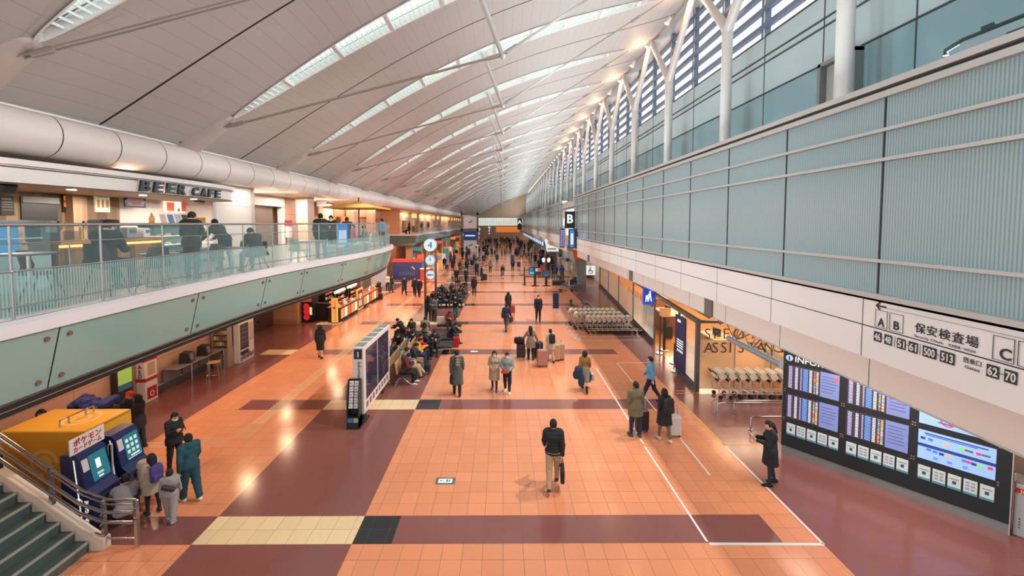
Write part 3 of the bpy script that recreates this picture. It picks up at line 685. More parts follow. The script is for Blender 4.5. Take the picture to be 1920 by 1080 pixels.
# ================================================================ people: each body grown as one smooth surface
class Vol:
    def __init__(s, lo, hi, h):
        s.h = h; s.lo = np.array(lo, np.float32)-2*h; n = np.ceil((np.array(hi)+2*h-s.lo)/h).astype(int)+1
        s.n = n; s.d = np.full(n, .5, np.float32)
        s.ax = [s.lo[i]+h*np.arange(n[i], dtype=np.float32) for i in range(3)]
    def region(s, lo, hi):
        i0 = np.clip(((np.array(lo)-s.lo)/s.h).astype(int), 0, s.n); i1 = np.clip(((np.array(hi)-s.lo)/s.h).astype(int)+2, 0, s.n)
        sl = tuple(slice(a, b) for a, b in zip(i0, i1))
        X = s.ax[0][sl[0]][:, None, None]; Y = s.ax[1][sl[1]][None, :, None]; Z = s.ax[2][sl[2]][None, None, :]
        return sl, X, Y, Z
    def comb(s, sl, d, k, sub=False):
        a = s.d[sl]
        if a.size == 0: return
        if sub:
            h = np.clip(.5-.5*(a+d)/k, 0, 1); s.d[sl] = a*(1-h)-d*h+k*h*(1-h)
        else:
            h = np.clip(.5+.5*(d-a)/k, 0, 1); s.d[sl] = d*(1-h)+a*h-k*h*(1-h)
    def cap(s, a, b, ra, rb=None, k=.02, sy=1, sub=False, fn=None):
        rb = ra if rb is None else rb; a = np.array(a, np.float32); b = np.array(b, np.float32); pad = max(ra, rb)+k+2*s.h
        sl, X, Y, Z = s.region(np.minimum(a, b)-pad, np.maximum(a, b)+pad)
        px, py, pz = X-a[0], (Y-a[1])/sy, Z-a[2]; d = b-a; d[1] /= sy; L = float(d @ d)+1e-9
        t = np.clip((px*d[0]+py*d[1]+pz*d[2])/L, 0, 1)
        q = np.sqrt((px-t*d[0])**2+(py-t*d[1])**2+(pz-t*d[2])**2)-(ra+(rb-ra)*t)
        if sy < 1: q = q*sy
        if fn is not None: q = q+fn(X, Y, Z)
        s.comb(sl, q, k, sub)
    def ell(s, c, r, k=.02, M=None, sub=False):
        c = np.array(c, np.float32); pad = max(r)+k+2*s.h; sl, X, Y, Z = s.region(c-pad, c+pad); p = [X-c[0], Y-c[1], Z-c[2]]
        if M is not None: p = [M[0][j]*p[0]+M[1][j]*p[1]+M[2][j]*p[2] for j in range(3)]
        g = np.sqrt((p[0]/r[0])**2+(p[1]/r[1])**2+(p[2]/r[2])**2); s.comb(sl, (g-1)*min(r)*.85+0*X, k, sub)
    def cut(s, fn):            # keep where fn <= 0
        X, Y, Z = s.ax[0][:, None, None], s.ax[1][None, :, None], s.ax[2][None, None, :]
        s.d = np.maximum(s.d, fn(X, Y, Z)).astype(np.float32)
    def mesh(s):
        d = s.d; n = np.array(d.shape); sg = d < 0; c8 = np.zeros(n-1, np.int8)
        for i in (0, 1):
            for j in (0, 1):
                for k in (0, 1): c8 += sg[i:n[0]-1+i, j:n[1]-1+j, k:n[2]-1+k]
        act = (c8 > 0) & (c8 < 8); idx = np.argwhere(act); ids = np.full(n-1, -1, np.int64); ids[act] = np.arange(len(idx))
        if len(idx) == 0: return np.zeros((0, 3)), np.zeros((0, 4), int)
        acc = np.zeros((len(idx), 3)); cnt = np.zeros(len(idx))
        C = [(i, j, k) for i in (0, 1) for j in (0, 1) for k in (0, 1)]
        val = {c: d[idx[:, 0]+c[0], idx[:, 1]+c[1], idx[:, 2]+c[2]] for c in C}
        for c in C:
            for ax in range(3):
                if c[ax]: continue
                e = list(c); e[ax] = 1; e = tuple(e); a, b = val[c], val[e]; m = (a < 0) != (b < 0)
                t = np.where(m, a/np.where(m, a-b, 1), 0); p = np.array(c, float)[None].repeat(len(idx), 0); p[:, ax] += t
                acc[m] += p[m]; cnt[m] += 1
        v = s.lo+(idx+acc/cnt[:, None])*s.h; fs = []
        for ax in range(3):
            u, w = [(1, 2), (2, 0), (0, 1)][ax]
            a = np.moveaxis(sg, (ax, u, w), (0, 1, 2)); I = np.moveaxis(ids, (ax, u, w), (0, 1, 2))
            ch = a[:-1, 1:-1, 1:-1] != a[1:, 1:-1, 1:-1]; q = np.argwhere(ch); fl = a[:-1, 1:-1, 1:-1][ch]
            x, y, z = q[:, 0], q[:, 1]+1, q[:, 2]+1
            f = np.stack([I[x, y-1, z-1], I[x, y, z-1], I[x, y, z], I[x, y-1, z]], 1); f[~fl] = f[~fl][:, ::-1]; fs.append(f)
        f = np.concatenate(fs); return v, f[(f >= 0).all(1)]
def vmesh(name, vol, nm=1, paint=None):
    v, f = vol.mesh(); me = bpy.data.meshes.new(name)
    me.vertices.add(len(v)); me.vertices.foreach_set('co', v.astype(np.float32).ravel())
    me.loops.add(len(f)*4); me.loops.foreach_set('vertex_index', f.ravel().astype(np.int32))
    me.polygons.add(len(f)); me.polygons.foreach_set('loop_start', np.arange(0, len(f)*4, 4, dtype=np.int32))
    me.polygons.foreach_set('use_smooth', np.ones(len(f), bool))
    for _ in range(nm): me.materials.append(None)
    if paint is not None and len(f):
        me.polygons.foreach_set('material_index', paint(v[f].mean(1)).astype(np.int32))
    me.update(calc_edges=True); me.validate(); return me
def rotx(a): c, s = math.cos(a), math.sin(a); return np.array([[1, 0, 0], [0, c, -s], [0, s, c]])
def rotz(a): c, s = math.cos(a), math.sin(a); return np.array([[c, -s, 0], [s, c, 0], [0, 0, 1]])
POSE = {
 'stand': dict(L=(3, 2, 4), R=(-3, 3, 4), aL=(2, 9, 14, 8), aR=(4, 9, 12, 8)),
 'walk': dict(L=(22, 4, 1), R=(-14, 22, 1), aL=(-20, 8, 14, 4), aR=(20, 8, 22, 6), lean=3),
 'walk2': dict(L=(-14, 24, 1), R=(20, 4, 1), aL=(18, 8, 24, 6), aR=(-16, 8, 14, 4), lean=3),
 'stroll': dict(L=(11, 5, 2), R=(-9, 10, 2), aL=(-8, 8, 12, 4), aR=(10, 8, 20, 6), lean=2),
 'phone': dict(L=(4, 3, 4), R=(-3, 3, 4), aL=(12, 8, 95, 25), aR=(16, 8, 98, 25), head=(0, -22)),
 'clasp': dict(L=(10, 5, 1), R=(-8, 12, 1), aL=(4, 12, 55, 38), aR=(4, 12, 55, 38), head=(0, -8)),
 'carry': dict(L=(14, 5, 1), R=(-10, 16, 1), aL=(10, 9, 85, 32), aR=(-4, 8, 10, 2), lean=2),
 'pull': dict(L=(14, 5, 1), R=(-10, 16, 1), aL=(8, 8, 20, 5), aR=(-18, 14, 8, 0), lean=3),
 'spread': dict(L=(5, 4, 3), R=(-5, 6, 3), aL=(12, 32, 12, -12), aR=(12, 26, 12, -12), lean=6),
 'sit': dict(sit=1, L=(84, 82, 7), R=(84, 84, 7), aL=(22, 8, 62, 28), aR=(24, 8, 64, 28), lean=6, head=(0, -20)),
 'sitphone': dict(sit=1, L=(84, 80, 6), R=(82, 86, 6), aL=(22, 10, 88, 30), aR=(26, 10, 92, 30), lean=14, head=(0, -30)),
 'sitlean': dict(sit=1, L=(82, 70, 9), R=(84, 88, 9), aL=(40, 10, 40, 24), aR=(44, 10, 44, 24), lean=34, head=(0, -14)),
 'sitback': dict(sit=1, L=(80, 42, 6), R=(82, 60, 6), aL=(10, 10, 80, 30), aR=(14, 10, 78, 30), lean=-8, head=(0, -24)),
 'crouch': dict(sit=1, seat=.16, L=(118, 128, 12), R=(112, 120, 12), aL=(48, 12, 40, 20), aR=(52, 12, 36, 20), lean=48, head=(0, 4)),
 'bend': dict(L=(6, 4, 4), R=(-4, 4, 4), aL=(40, 6, 20, 6), aR=(44, 6, 18, 6), lean=46, head=(0, 8)),
 'tablet': dict(L=(4, 3, 3), R=(-7, 5, 3), aL=(22, 6, 80, 18), aR=(18, 6, 84, 22), head=(0, -16)),
 'wave': dict(L=(5, 4, 3), R=(-4, 4, 3), aL=(2, 10, 16, 6), aR=(95, 30, 40, 10)),
}
def skel(pose, H, fem):
    s = H/1.70; p = POSE[pose]; J = {}
    hw = (.088 if not fem else .085)*s; sw = (.178 if not fem else .152)*s
    J['pel'] = np.zeros(3)
    for n, sd in (('L', -1), ('R', 1)):
        a, k, ab = [R(x) for x in p[n]]; hip = np.array([sd*hw, 0, -.02*s])
        kn = hip+.42*s*np.array([sd*math.sin(ab)*.8, math.sin(a)*math.cos(ab), -math.cos(a)])
        b = a-k; an = kn+.40*s*np.array([sd*math.sin(ab)*.25, math.sin(b), -math.cos(b)])
        fp = -max(0, -b)*.75 if not p.get('sit') else 0
        if p.get('sit') and b > .2: fp = b*.6
        fd = np.array([sd*.12, math.cos(fp), math.sin(fp)]); fd /= np.linalg.norm(fd)
        J['hip'+n], J['kn'+n], J['an'+n], J['fd'+n] = hip, kn, an, fd
    low = min(min(J['an'+n][2]-.075*s, (J['an'+n]+J['fd'+n]*.17*s)[2]-.05*s) for n in 'LR')
    z0 = -low
    if p.get('sit'): z0 = max(p.get('seat', .44)*1+.085*s, -low)
    ln = R(p.get('lean', 0)); M = rotx(-ln)
    for n, z, y in (('waist', .14, .0), ('chest', .36, .0), ('neck', .50, -.012), ('head', .635, .012)): J[n] = M @ np.array([0, y*s, z*s])
    J['M'] = M; hy, hp = p.get('head', (0, 0)); J['HM'] = rotx(-ln*.6) @ rotz(R(hy)) @ rotx(R(hp))
    J['head'] = J['neck']+J['HM'] @ np.array([0, .022*s, .135*s])
    for n, sd in (('L', -1), ('R', 1)):
        pt, ab, el, tw = [R(x) for x in p['a'+n]]; sh = M @ np.array([sd*sw, -.005*s, .455*s]); pt2 = pt-ln*0
        u = np.array([sd*math.sin(ab), math.sin(pt2)*math.cos(ab), -math.cos(pt2)*math.cos(ab)]); e = sh+.275*s*u
        q = pt2+el; w = np.array([sd*math.sin(ab)*.5-sd*math.sin(tw), math.sin(q)*math.cos(tw), -math.cos(q)]); w /= np.linalg.norm(w)
        J['sh'+n], J['el'+n], J['wr'+n], J['hd'+n] = sh, e, e+.245*s*w, w
    for k_ in list(J):
        if k_ in ('M', 'HM') or k_[:2] in ('fd', 'hd'): continue
        if isinstance(J[k_], np.ndarray) and J[k_].shape == (3,) and not (k_.startswith('hd')): J[k_] = J[k_]+np.array([0, 0, z0])
    J['head'] = J['head'] if True else 0
    J['s'] = s; J['fem'] = fem; J['sit'] = bool(p.get('sit')); J['pose'] = pose
    return J
def torso(V, J, o, k=.05):
    s = J['s']; f = J['fem']; w = 1 if not f else .9
    V.cap(J['pel']+[-.065*s, 0, 0], J['pel']+[.065*s, 0, 0], .115*s+o, k=k, sy=.92)
    V.cap(J['pel']+[0, 0, .02], J['waist'], .125*s*w+o, .118*s*w+o, k=k, sy=.86)
    V.cap(J['waist'], J['chest'], .118*s*w+o, .135*s*w+o, k=k, sy=.86)
    M = J['M']; dx = M @ np.array([.085*s*w, 0, 0]); V.cap(J['chest']-dx, J['chest']+dx, .105*s+o, k=k, sy=.98)
    a = (J['shL']*.72+J['neck']*.28); b = (J['shR']*.72+J['neck']*.28); V.cap(a, b, .068*s+o, k=k)
    if f: 
        for sd in (-1, 1): V.ell(J['chest']+M @ np.array([sd*.065*s, .085*s, -.02*s]), (.06*s+o*.6,)*3, .04)
def arm(V, J, n, o, fore=True, k=.02, cuff=0):
    s = J['s']; f = .88 if J['fem'] else 1
    V.cap(J['sh'+n], J['el'+n], .058*s*f+o, .046*s*f+o, k=.03)
    e = J['wr'+n]+J['hd'+n]*cuff; V.cap(J['el'+n], e, .045*s*f+o, .030*s*f+o*1.15, k=k)
def legs(V, J, o, ends=1.0, k=.03):
    s = J['s']; f = .95 if J['fem'] else 1
    for n in 'LR':
        V.cap(J['hip'+n], J['kn'+n], .088*s*f+o, .060*s*f+o, k=k)
        e = J['kn'+n]+(J['an'+n]-J['kn'+n])*ends; V.cap(J['kn'+n], e, .057*s*f+o, (.057+(.038-.057)*ends)*s*f+o, k=k)
def headvol(V, J, o=0, face=True):
    s = J['s']; M = J['HM']; c = J['head']; at = lambda x, y, z: c+M @ np.array([x, y, z])*s
    Mt = M
    V.ell(at(0, -.008, .022), (.074*s+o, .094*s+o, .098*s+o), .02, Mt); V.ell(at(0, .022, -.05), (.056*s+o, .066*s+o, .068*s+o), .04, Mt)
    if face:
        V.cap(at(0, .088, .004), at(0, .100, -.026), .009*s, .015*s, k=.012)
        for sd in (-1, 1): V.ell(at(sd*.077, -.008, -.008), (.011*s, .022*s, .032*s), .008, Mt); V.ell(at(sd*.032, .094, .012), (.016*s, .012*s, .011*s), .012, Mt, sub=True); V.ell(at(sd*.032, .082, .010), (.013*s, .012*s, .011*s), .006, Mt)
        V.cap(at(-.018, .083, -.058), at(.018, .083, -.058), .008*s, k=.012)
def hand(V, J, n, curl):
    s = J['s']; sd = -1 if n == 'L' else 1; w = J['wr'+n]; f = J['hd'+n]; side = np.array([sd, 0, 0.]); side = side-f*(side @ f)
    if np.linalg.norm(side) < .2: side = np.array([0, 0, 1.])-f*f[2]
    nrm = side/np.linalg.norm(side)          # back of the hand faces outwards
    acr = np.cross(f, nrm)*sd; acr = acr/np.linalg.norm(acr)
    if acr[1] < 0 and abs(acr[1]) > .3: acr = -acr        # thumb to the front
    p0 = w+f*.02*s; p1 = w+f*.075*s
    for q in (-.026, -.009, .009, .026): V.cap(p0+acr*q*.6*s, p1+acr*q*s, .0135*s, .0125*s, k=.012)
    for q, L in ((.029, .068), (.0095, .078), (-.0100, .072), (-.0295, .056)):
        a = p1+acr*q*s; prev = a; ang = 0
        for seg in (.45, .32, .23):
            ang += curl; d = f*math.cos(ang)-nrm*math.sin(ang); nx = prev+d*L*seg*s; V.cap(prev, nx, .0088*s, .0078*s, k=.004); prev = nx
    a = w+f*.03*s+acr*.028*s; b = a+(acr*.75+f*.65-nrm*.25)*.032*s; c = b+(f*.9-nrm*.35+acr*.1)*.030*s
    V.cap(a, b, .012*s, .0105*s, k=.008); V.cap(b, c, .0105*s, .009*s, k=.004)
def bounds(J, pad=.2):
    P = np.array([J[k] for k in J if isinstance(J[k], np.ndarray) and J[k].shape == (3,) and not (k[:2] in ('fd', 'hd'))]); return P.min(0)-pad, P.max(0)+pad+np.array([0, 0, .02])
_pc = {}
def body_mesh(J, h, fine):
    lo, hi = bounds(J); lo[2] = -.02; V = Vol(lo, hi, h); s = J['s']
    torso(V, J, -.012); legs(V, J, -.008)
    for n in 'LR':
        arm(V, J, n, -.006); hand(V, J, n, .34 if J['pose'] not in ('carry', 'pull', 'spread') else .8)
        a = J['an'+n]; fd = J['fd'+n]; V.cap(a+[0, 0, -.02*s], a+fd*.13*s+[0, 0, -.045*s], .04*s, .026*s, k=.02); V.cap(a+[0, 0, -.035*s], a-fd*.05*s+[0, 0, -.045*s], .032*s, k=.02)
    V.cap(J['neck']-J['M'] @ np.array([0, 0, .05*s]), J['head']-J['HM'] @ np.array([0, .02*s, .05*s]), .056*s, .05*s, k=.03)
    headvol(V, J)
    M = J['HM']; c = J['head']
    def paint(p):
        q = (p-c) @ M/s; m = np.zeros(len(p), int)
        for sd in (-1, 1): m[(((q[:, 0]-sd*.032)/.017)**2+((q[:, 2]-.010)/.0095)**2 < 1) & (q[:, 1] > .05)] = 1
        for sd in (-1, 1): m[(((q[:, 0]-sd*.033)/.022)**2+((q[:, 2]-.036)/.0045)**2 < 1) & (q[:, 1] > .05)] = 1
        m[((q[:, 0]/.024)**2+((q[:, 2]+.058)/.009)**2 < 1) & (q[:, 1] > .05)] = 2
        return m
    return vmesh('body', V, 3, paint)
def hair_mesh(J, h, kind):
    c = J['head']; M = J['HM']; s = J['s']; V = Vol(c-np.array([.22, .24, .55 if kind in ('long', 'pony') else .3]), c+np.array([.22, .22, .22]), h)
    at = lambda x, y, z: c+M @ np.array([x, y, z])*s
    th = {'short': .015, 'bob': .02, 'long': .018, 'pony': .014, 'beanie': .022, 'cap': .018, 'hood': .034, 'grey': .014}.get(kind, .016)
    headvol(V, J, th, False)
    def fc(X, Y, Z):
        px, py, pz = X-c[0], Y-c[1], Z-c[2]; q = [(M[0][j]*px+M[1][j]*py+M[2][j]*pz)/s for j in range(3)]
        if kind in ('beanie',): return np.maximum(-(q[2]-.028), 0*q[0]-1)*s
        if kind == 'cap': return (-(q[2]-.035))*s
        front = np.minimum(q[1]-.028-.25*np.maximum(q[2]-.02, 0)*0, .062-q[2])       # the open face
        if kind == 'hood': front = np.minimum(q[1]-.05, .085-q[2])
        low = {'short': -.055, 'grey': -.05, 'bob': -.14, 'long': -.12, 'pony': -.06, 'hood': -.15}.get(kind, -.055)
        sidecut = np.minimum(np.minimum(q[1]+.03, -.012-q[2]), .03) if kind in ('short', 'grey', 'pony') else -1+0*q[0]
        return np.maximum(np.maximum(front, low-q[2]), sidecut)*s
    if kind == 'bob':
        for sd in (-1, 1): V.cap(at(sd*.062, -.01, .02), at(sd*.066, -.005, -.09), .038*s, .034*s, k=.03)
        V.cap(at(0, -.07, 0), at(0, -.07, -.1), .06*s, .05*s, k=.04)
    V.cut(fc)
    if kind == 'long':
        V.cap(at(-.03, -.085, .0), at(-.035, -.12, -.30), .06*s, .05*s, k=.04); V.cap(at(.03, -.085, .0), at(.035, -.12, -.30), .06*s, .05*s, k=.04)
        for sd in (-1, 1): V.cap(at(sd*.068, -.02, .01), at(sd*.075, -.045, -.2), .03*s, .026*s, k=.03)
    if kind == 'pony': V.cap(at(0, -.1, .03), at(0, -.125, -.2), .034*s, .02*s, k=.02)
    if kind == 'cap': V.cap(at(-.03, .10, .04), at(.03, .10, .04), .03*s, k=.02); V.cut(lambda X, Y, Z: -(((X-c[0])*M[0][2]+(Y-c[1])*M[1][2]+(Z-c[2])*M[2][2])-.028*s)+0*X)
    return vmesh('hair', V)
def top_mesh(J, h, kind, hem, o=.022):
    s = J['s']; lo, hi = bounds(J, .28); V = Vol(lo, hi, h); fn = None
    torso(V, J, o)
    for n in 'LR': arm(V, J, n, o*.85, cuff=-.008)
    if not J['sit'] and hem < .80*s:
        zt = J['waist'][2]; w = .135*s+o; w2 = w+(.05 if kind == 'coat' else .03)*(zt-hem)/.4
        V.cap(J['waist'], np.array([J['pel'][0], J['pel'][1]+.0, hem]), w, w2, k=.05, sy=.86)
        for n in 'LR':
            q = J['kn'+n]; t = min(1, max(0, (J['hip'+n][2]-hem)/(J['hip'+n][2]-q[2]+1e-6))); e = J['hip'+n]+(q-J['hip'+n])*t; V.cap(J['hip'+n], e, .095*s+o, k=.06)
    # collar
    V.cap(J['neck']-J['M'] @ np.array([0, 0, .04*s]), J['neck']+J['M'] @ np.array([0, .0, .028*s]), .072*s+o*.4, .066*s+o*.3, k=.03)
    if kind == 'hoodie': V.ell(J['neck']+J['M'] @ np.array([0, -.085*s, -.01*s]), (.11*s, .06*s, .075*s), .03)
    if kind == 'puffer':
        zc = J['pel'][2]; X, Y, Z = V.ax[0][:, None, None], V.ax[1][None, :, None], V.ax[2][None, None, :]
        V.d = (V.d+(.014*np.abs(np.sin((Z-zc)*math.pi/.085))**.5*-1+.012)*(V.d < .05)).astype(np.float32)
    if kind in ('coat', 'jacket', 'hoodie', 'shirt'):     # soft folds
        X, Y, Z = V.ax[0][:, None, None], V.ax[1][None, :, None], V.ax[2][None, None, :]
        V.d = (V.d+.0035*np.sin(X*38+Z*9)*np.sin(Z*17+Y*21)).astype(np.float32)
    nk = J['neck']+J['M'] @ np.array([0, .012*s, .075*s]); V.ell(nk, (.068*s, .075*s, .062*s), .006, sub=True)
    hm = hem if not J['sit'] else J['pel'][2]-.07*s
    if J['pose'] == 'bend': hm = J['pel'][2]-.10*s
    V.cut(lambda X, Y, Z: hm-Z+0*X+0*Y+.006*np.sin(X*20))
    return vmesh(kind if kind != 'shirt' else 'shirt', V)
def legs_mesh(J, h, kind):
    s = J['s']; lo, hi = bounds(J, .22); hi[2] = J['waist'][2]+.12; V = Vol(lo, hi, h)
    o = {'trousers': .016, 'baggy': .03, 'tights': .001, 'jeans': .012, 'skirt': .012}.get(kind, .014)
    if kind == 'skirt':
        torso(V, J, .006); zb = J['knL'][2]*.9+.0
        V.cap(J['pel']+[0, 0, .06], np.array([0, (J['knL'][1]+J['knR'][1])*.35, zb-.05]), .145*s, .19*s, k=.06, sy=.85)
        for n in 'LR': V.cap(J['hip'+n], J['kn'+n], .1*s, .095*s, k=.05)
        V.cut(lambda X, Y, Z: np.maximum(zb-Z, Z-J['waist'][2]-.02)+0*X+0*Y); return vmesh('skirt', V)
    V.cap(J['pel']+[-.06*s, 0, 0], J['pel']+[.06*s, 0, 0], .115*s+o, k=.05, sy=.92); V.cap(J['pel'], J['waist'], .122*s+o, .115*s+o, k=.05, sy=.86)
    legs(V, J, o, .9)
    X, Y, Z = V.ax[0][:, None, None], V.ax[1][None, :, None], V.ax[2][None, None, :]
    if kind != 'tights': V.d = (V.d+.003*np.sin(Z*46+X*30)*np.sin(Y*27)).astype(np.float32)
    return vmesh('trousers' if kind != 'tights' else 'tights', V)
def shoe_mesh(J, h, n, kind='shoe'):
    s = J['s']; a = J['an'+n]; fd = J['fd'+n]; up = np.array([0, 0, 1.]); V = Vol(a-np.array([.2, .28, .2])*s, a+np.array([.2, .28, .16])*s, h)
    V.cap(a-fd*.045*s-up*.035*s, a+fd*.07*s-up*.038*s, .044*s, .042*s, k=.02); V.cap(a+fd*.05*s-up*.045*s, a+fd*.155*s-up*.05*s, .042*s, .034*s, k=.02); V.cap(a-up*.03*s, a+up*.01*s, .045*s, .043*s, k=.02)
    if kind == 'boot': V.cap(a, a+(J['kn'+n]-a)*.38, .05*s, .055*s, k=.02)
    # flat sole across the foot's own plane
    d = a-up*.072*s; nz = np.cross(np.cross(fd, up), fd); nz = nz/np.linalg.norm(nz)
    V.cut(lambda X, Y, Z: -((X-d[0])*nz[0]+(Y-d[1])*nz[1]+(Z-d[2])*nz[2]))
    c0 = a; 
    def paint(p): return (((p-d) @ nz) < .02*s).astype(int)
    return vmesh('shoe', V, 2, paint)
def mask_mesh(J, h):
    c = J['head']; M = J['HM']; s = J['s']; V = Vol(c-.16, c+.16, h*.8); headvol(V, J, .008, False)
    V.cap(c+M @ np.array([0, .095, -.02])*s, c+M @ np.array([0, .09, -.06])*s, .02*s, k=.02)
    def fc(X, Y, Z):
        px, py, pz = X-c[0], Y-c[1], Z-c[2]; q = [(M[0][j]*px+M[1][j]*py+M[2][j]*pz)/s for j in range(3)]
        return np.maximum(np.maximum(q[2]+.008+.25*np.abs(q[0]), -.108-q[2]), .012-q[1])*s
    V.cut(fc); return vmesh('face_mask', V)
SKIN = mat('skin', '#D3A081', .5); EYE = mat('eye_dark', '#221A18', .4); LIP = mat('lip', '#A5655A', .5)
HAIRB = '#17171A'
def cloth(hexc): return mat('cloth_'+hexc.lstrip('#').lower(), hexc, .85, noise=.12, nscale=60)
def setm(o, mats):
    for i, m in enumerate(mats): o.material_slots[i].link = 'OBJECT'; o.material_slots[i].material = m
N_PEOPLE = 0
def person(x, y, face, label, pose='stand', H=1.7, fem=False, hair='short', hc=HAIRB, top='jacket', tc='#24272B', hem=.80, bot='trousers', bc='#23252A', sc='#1A1A1C', sole=None, mask=False, shoe='shoe', h=.012, z=0, group=None, parts='full'):
    """face: heading in degrees, 0 looks up the hall (+Y), 180 looks at the camera, 90 looks left"""
    global N_PEOPLE; N_PEOPLE += 1
    t = thing('person', label, 'person', (x, y, z), R(face), group)
    J = skel(pose, H, fem); fine = h < .011
    def get(key, fn):
        if key not in _pc: _pc[key] = fn()
        return _pc[key]
    b = (pose, round(H, 2), fem, h)
    o = link('body', get(('b',)+b, lambda: body_mesh(J, h*.8 if h < .02 else h*.72, fine)), t); setm(o, [SKIN, EYE, LIP])
    nm = {'beanie': 'hat', 'cap': 'hat', 'hood': 'hood'}.get(hair, 'hair')
    if hair: o = link(nm, get(('h', hair)+b, lambda: hair_mesh(J, h, hair)), t); setm(o, [cloth(hc)])
    if top: o = link({'coat': 'coat', 'puffer': 'puffer_jacket', 'hoodie': 'hooded_top', 'shirt': 'shirt'}.get(top, 'jacket'), get(('t', top, hem)+b, lambda: top_mesh(J, h, top, hem*H/1.7)), t); setm(o, [cloth(tc)])
    if bot: o = link({'skirt': 'skirt', 'tights': 'tights'}.get(bot, 'trousers'), get(('l', bot)+b, lambda: legs_mesh(J, h, bot)), t); setm(o, [cloth(bc)])
    for n in 'LR':
        o = link('shoe', get(('s', n, shoe)+b, lambda: shoe_mesh(J, h*.9 if h < .02 else h*.8, n, shoe)), t); setm(o, [cloth(sc), cloth(sole or sc)])
    if mask: o = link('face_mask', get(('m',)+b, lambda: mask_mesh(J, h)), t); setm(o, [cloth('#E6E3DF')])
    t['_J'] = 0
    del t['_J']
    return t, J
def hand_at(t, J, n, drop=.09):
    p = J['wr'+n]+J['hd'+n]*drop; a = t.rotation_euler.z; return Vector((t.location.x+p[0]*math.cos(a)-p[1]*math.sin(a), t.location.y+p[0]*math.sin(a)+p[1]*math.cos(a), t.location.z+p[2]))
# ================================================================ things on the left, ground level
def lit(name, c, es=.5): return mat(name, c, .4, emit=c, es=es)
CHR = mat('chrome', '#B9BCBE', .18, .95); RED = mat('signal_red', '#B3262C', .45); NAVY = mat('navy_panel', '#1B2A57', .35); WHT = mat('white_gloss', '#DCDAD6', .35); CHAR = mat('charcoal', '#2B2E31', .45); GREY = mat('mid_grey', '#8A8C8C', .5); YEL = mat('yellow_panel', '#E2AE3B', .4); TEALD = mat('teal_lit', '#1E6C78', .4, emit='#1E6C78', es=.3)
WOOD = mat('pale_wood', '#C79A66', .5, noise=.15, nscale=12); BRN = mat('brown_wood', '#6B4A35', .55, noise=.2, nscale=10)
# ---- stairs
STG = mat('stair_green_granite', '#4A5754', .3, noise=.15, nscale=70); NOSE = mat('stair_nosing', '#A9B4B0', .3, .4)
m = MB()
for k in range(13):
    x = -8.17-.27*k; m.b2((x-.27, 1.5, 0), (x, 7.85, .2*(k+1)), 0); m.b2((x-.03, 1.5, .2*(k+1)-.03), (x+.012, 7.85, .2*(k+1)+.004), 1)
m.prism([(-7.9, 0), (-7.9, .22), (-8.1, .28), (-11.7, 2.94), (-11.7, 2.5), (-8.35, 0)], (0, 7.86, 0), (1, 0, 0), (0, 0, 1), (0, .16, 0), 2)
struct('stairs', m, [STG, NOSE, mat('stringer_cream', '#D6C6B4', .5)])
t = thing('stair_railing', 'steel railing with double handrails beside the green granite stairs', 'railing', (0, 0, 0)); yv = 7.95
def rail(z, end=True):
    P = [(-11.9, yv, 2.86+z), (-8.35, yv, .25+z), (-7.85, yv, z+.06), (-7.3, yv, z+.06)]
    return P
for nm, z, r, dy in (('top_handrail', .92, .024, 0), ('handrail', .72, .032, -.09), ('handrail', .52, .032, -.09), ('lower_rail', .12, .02, 0), ('mid_rail', .82, .014, 0)):
    m = MB(); P = [(a, b+dy, c) for a, b, c in rail(z)]; m.tube(P, r, 10); m.build(nm, CHR, t)
for x in (-7.3, -7.95, -8.95, -9.95, -10.95):
    z = .0 if x > -8.1 else (-8.35-x)*.737+.25; m = MB(); m.b2((x-.03, yv-.035, max(0, z-.05)), (x+.03, yv+.035, z+.96)); m.build('post', CHR, t)
    if x < -7.5:
        m = MB(); m.tube([(x, yv, z+.72), (x, yv-.09, z+.70)], .012, 6); m.tube([(x, yv, z+.52), (x, yv-.09, z+.50)], .012, 6); m.build('bracket', CHR, t)
# ---- big yellow cabinet and the two card machines
t = thing('yellow_cabinet', 'big yellow box cabinet with pale round emblems behind the blue card machines', 'cabinet', (-10.55, 9.83, 0))
MB().rbox((0, 0, .85), (1.96, 1.16, 1.7), .02).build('body', YEL, t)
m = MB(); PALE = mat('pale_yellow_print', '#EBCB86', .5)
def ring(mb, o, u, v, r0, r1, n=28, a0=0, a1=2*math.pi, mi=0):
    o, u, v = Vector(o), Vector(u), Vector(v); A = [o+u*r0*math.cos(a0+(a1-a0)*k/n)+v*r0*math.sin(a0+(a1-a0)*k/n) for k in range(n+1)]; B = [o+u*r1*math.cos(a0+(a1-a0)*k/n)+v*r1*math.sin(a0+(a1-a0)*k/n) for k in range(n+1)]
    mb.strip(A, B, mi)
ring(m, (.25, .05, 1.703), (1, 0, 0), (0, 1, 0), .12, .2); ring(m, (.25, .05, 1.703), (1, 0, 0), (0, 1, 0), .3, .38)
ring(m, (0, -.583, .95), (1, 0, 0), (0, 0, 1), .0, .17); ring(m, (0, -.583, .95), (1, 0, 0), (0, 0, 1), .25, .33, 28, 0, 4.6); m.build('round_emblem', PALE, t)
m = MB()
for y in (-.3, .3):
    m.tube([(.2, y-.1, 1.7), (.2, y-.1, 1.86), (.2, y+.1, 1.86), (.2, y+.1, 1.7)], .018, 6)
m.tube([(.2, -.2, 1.86), (.2, .2, 1.86)], .018, 6); m.build('top_rail', CHR, t)
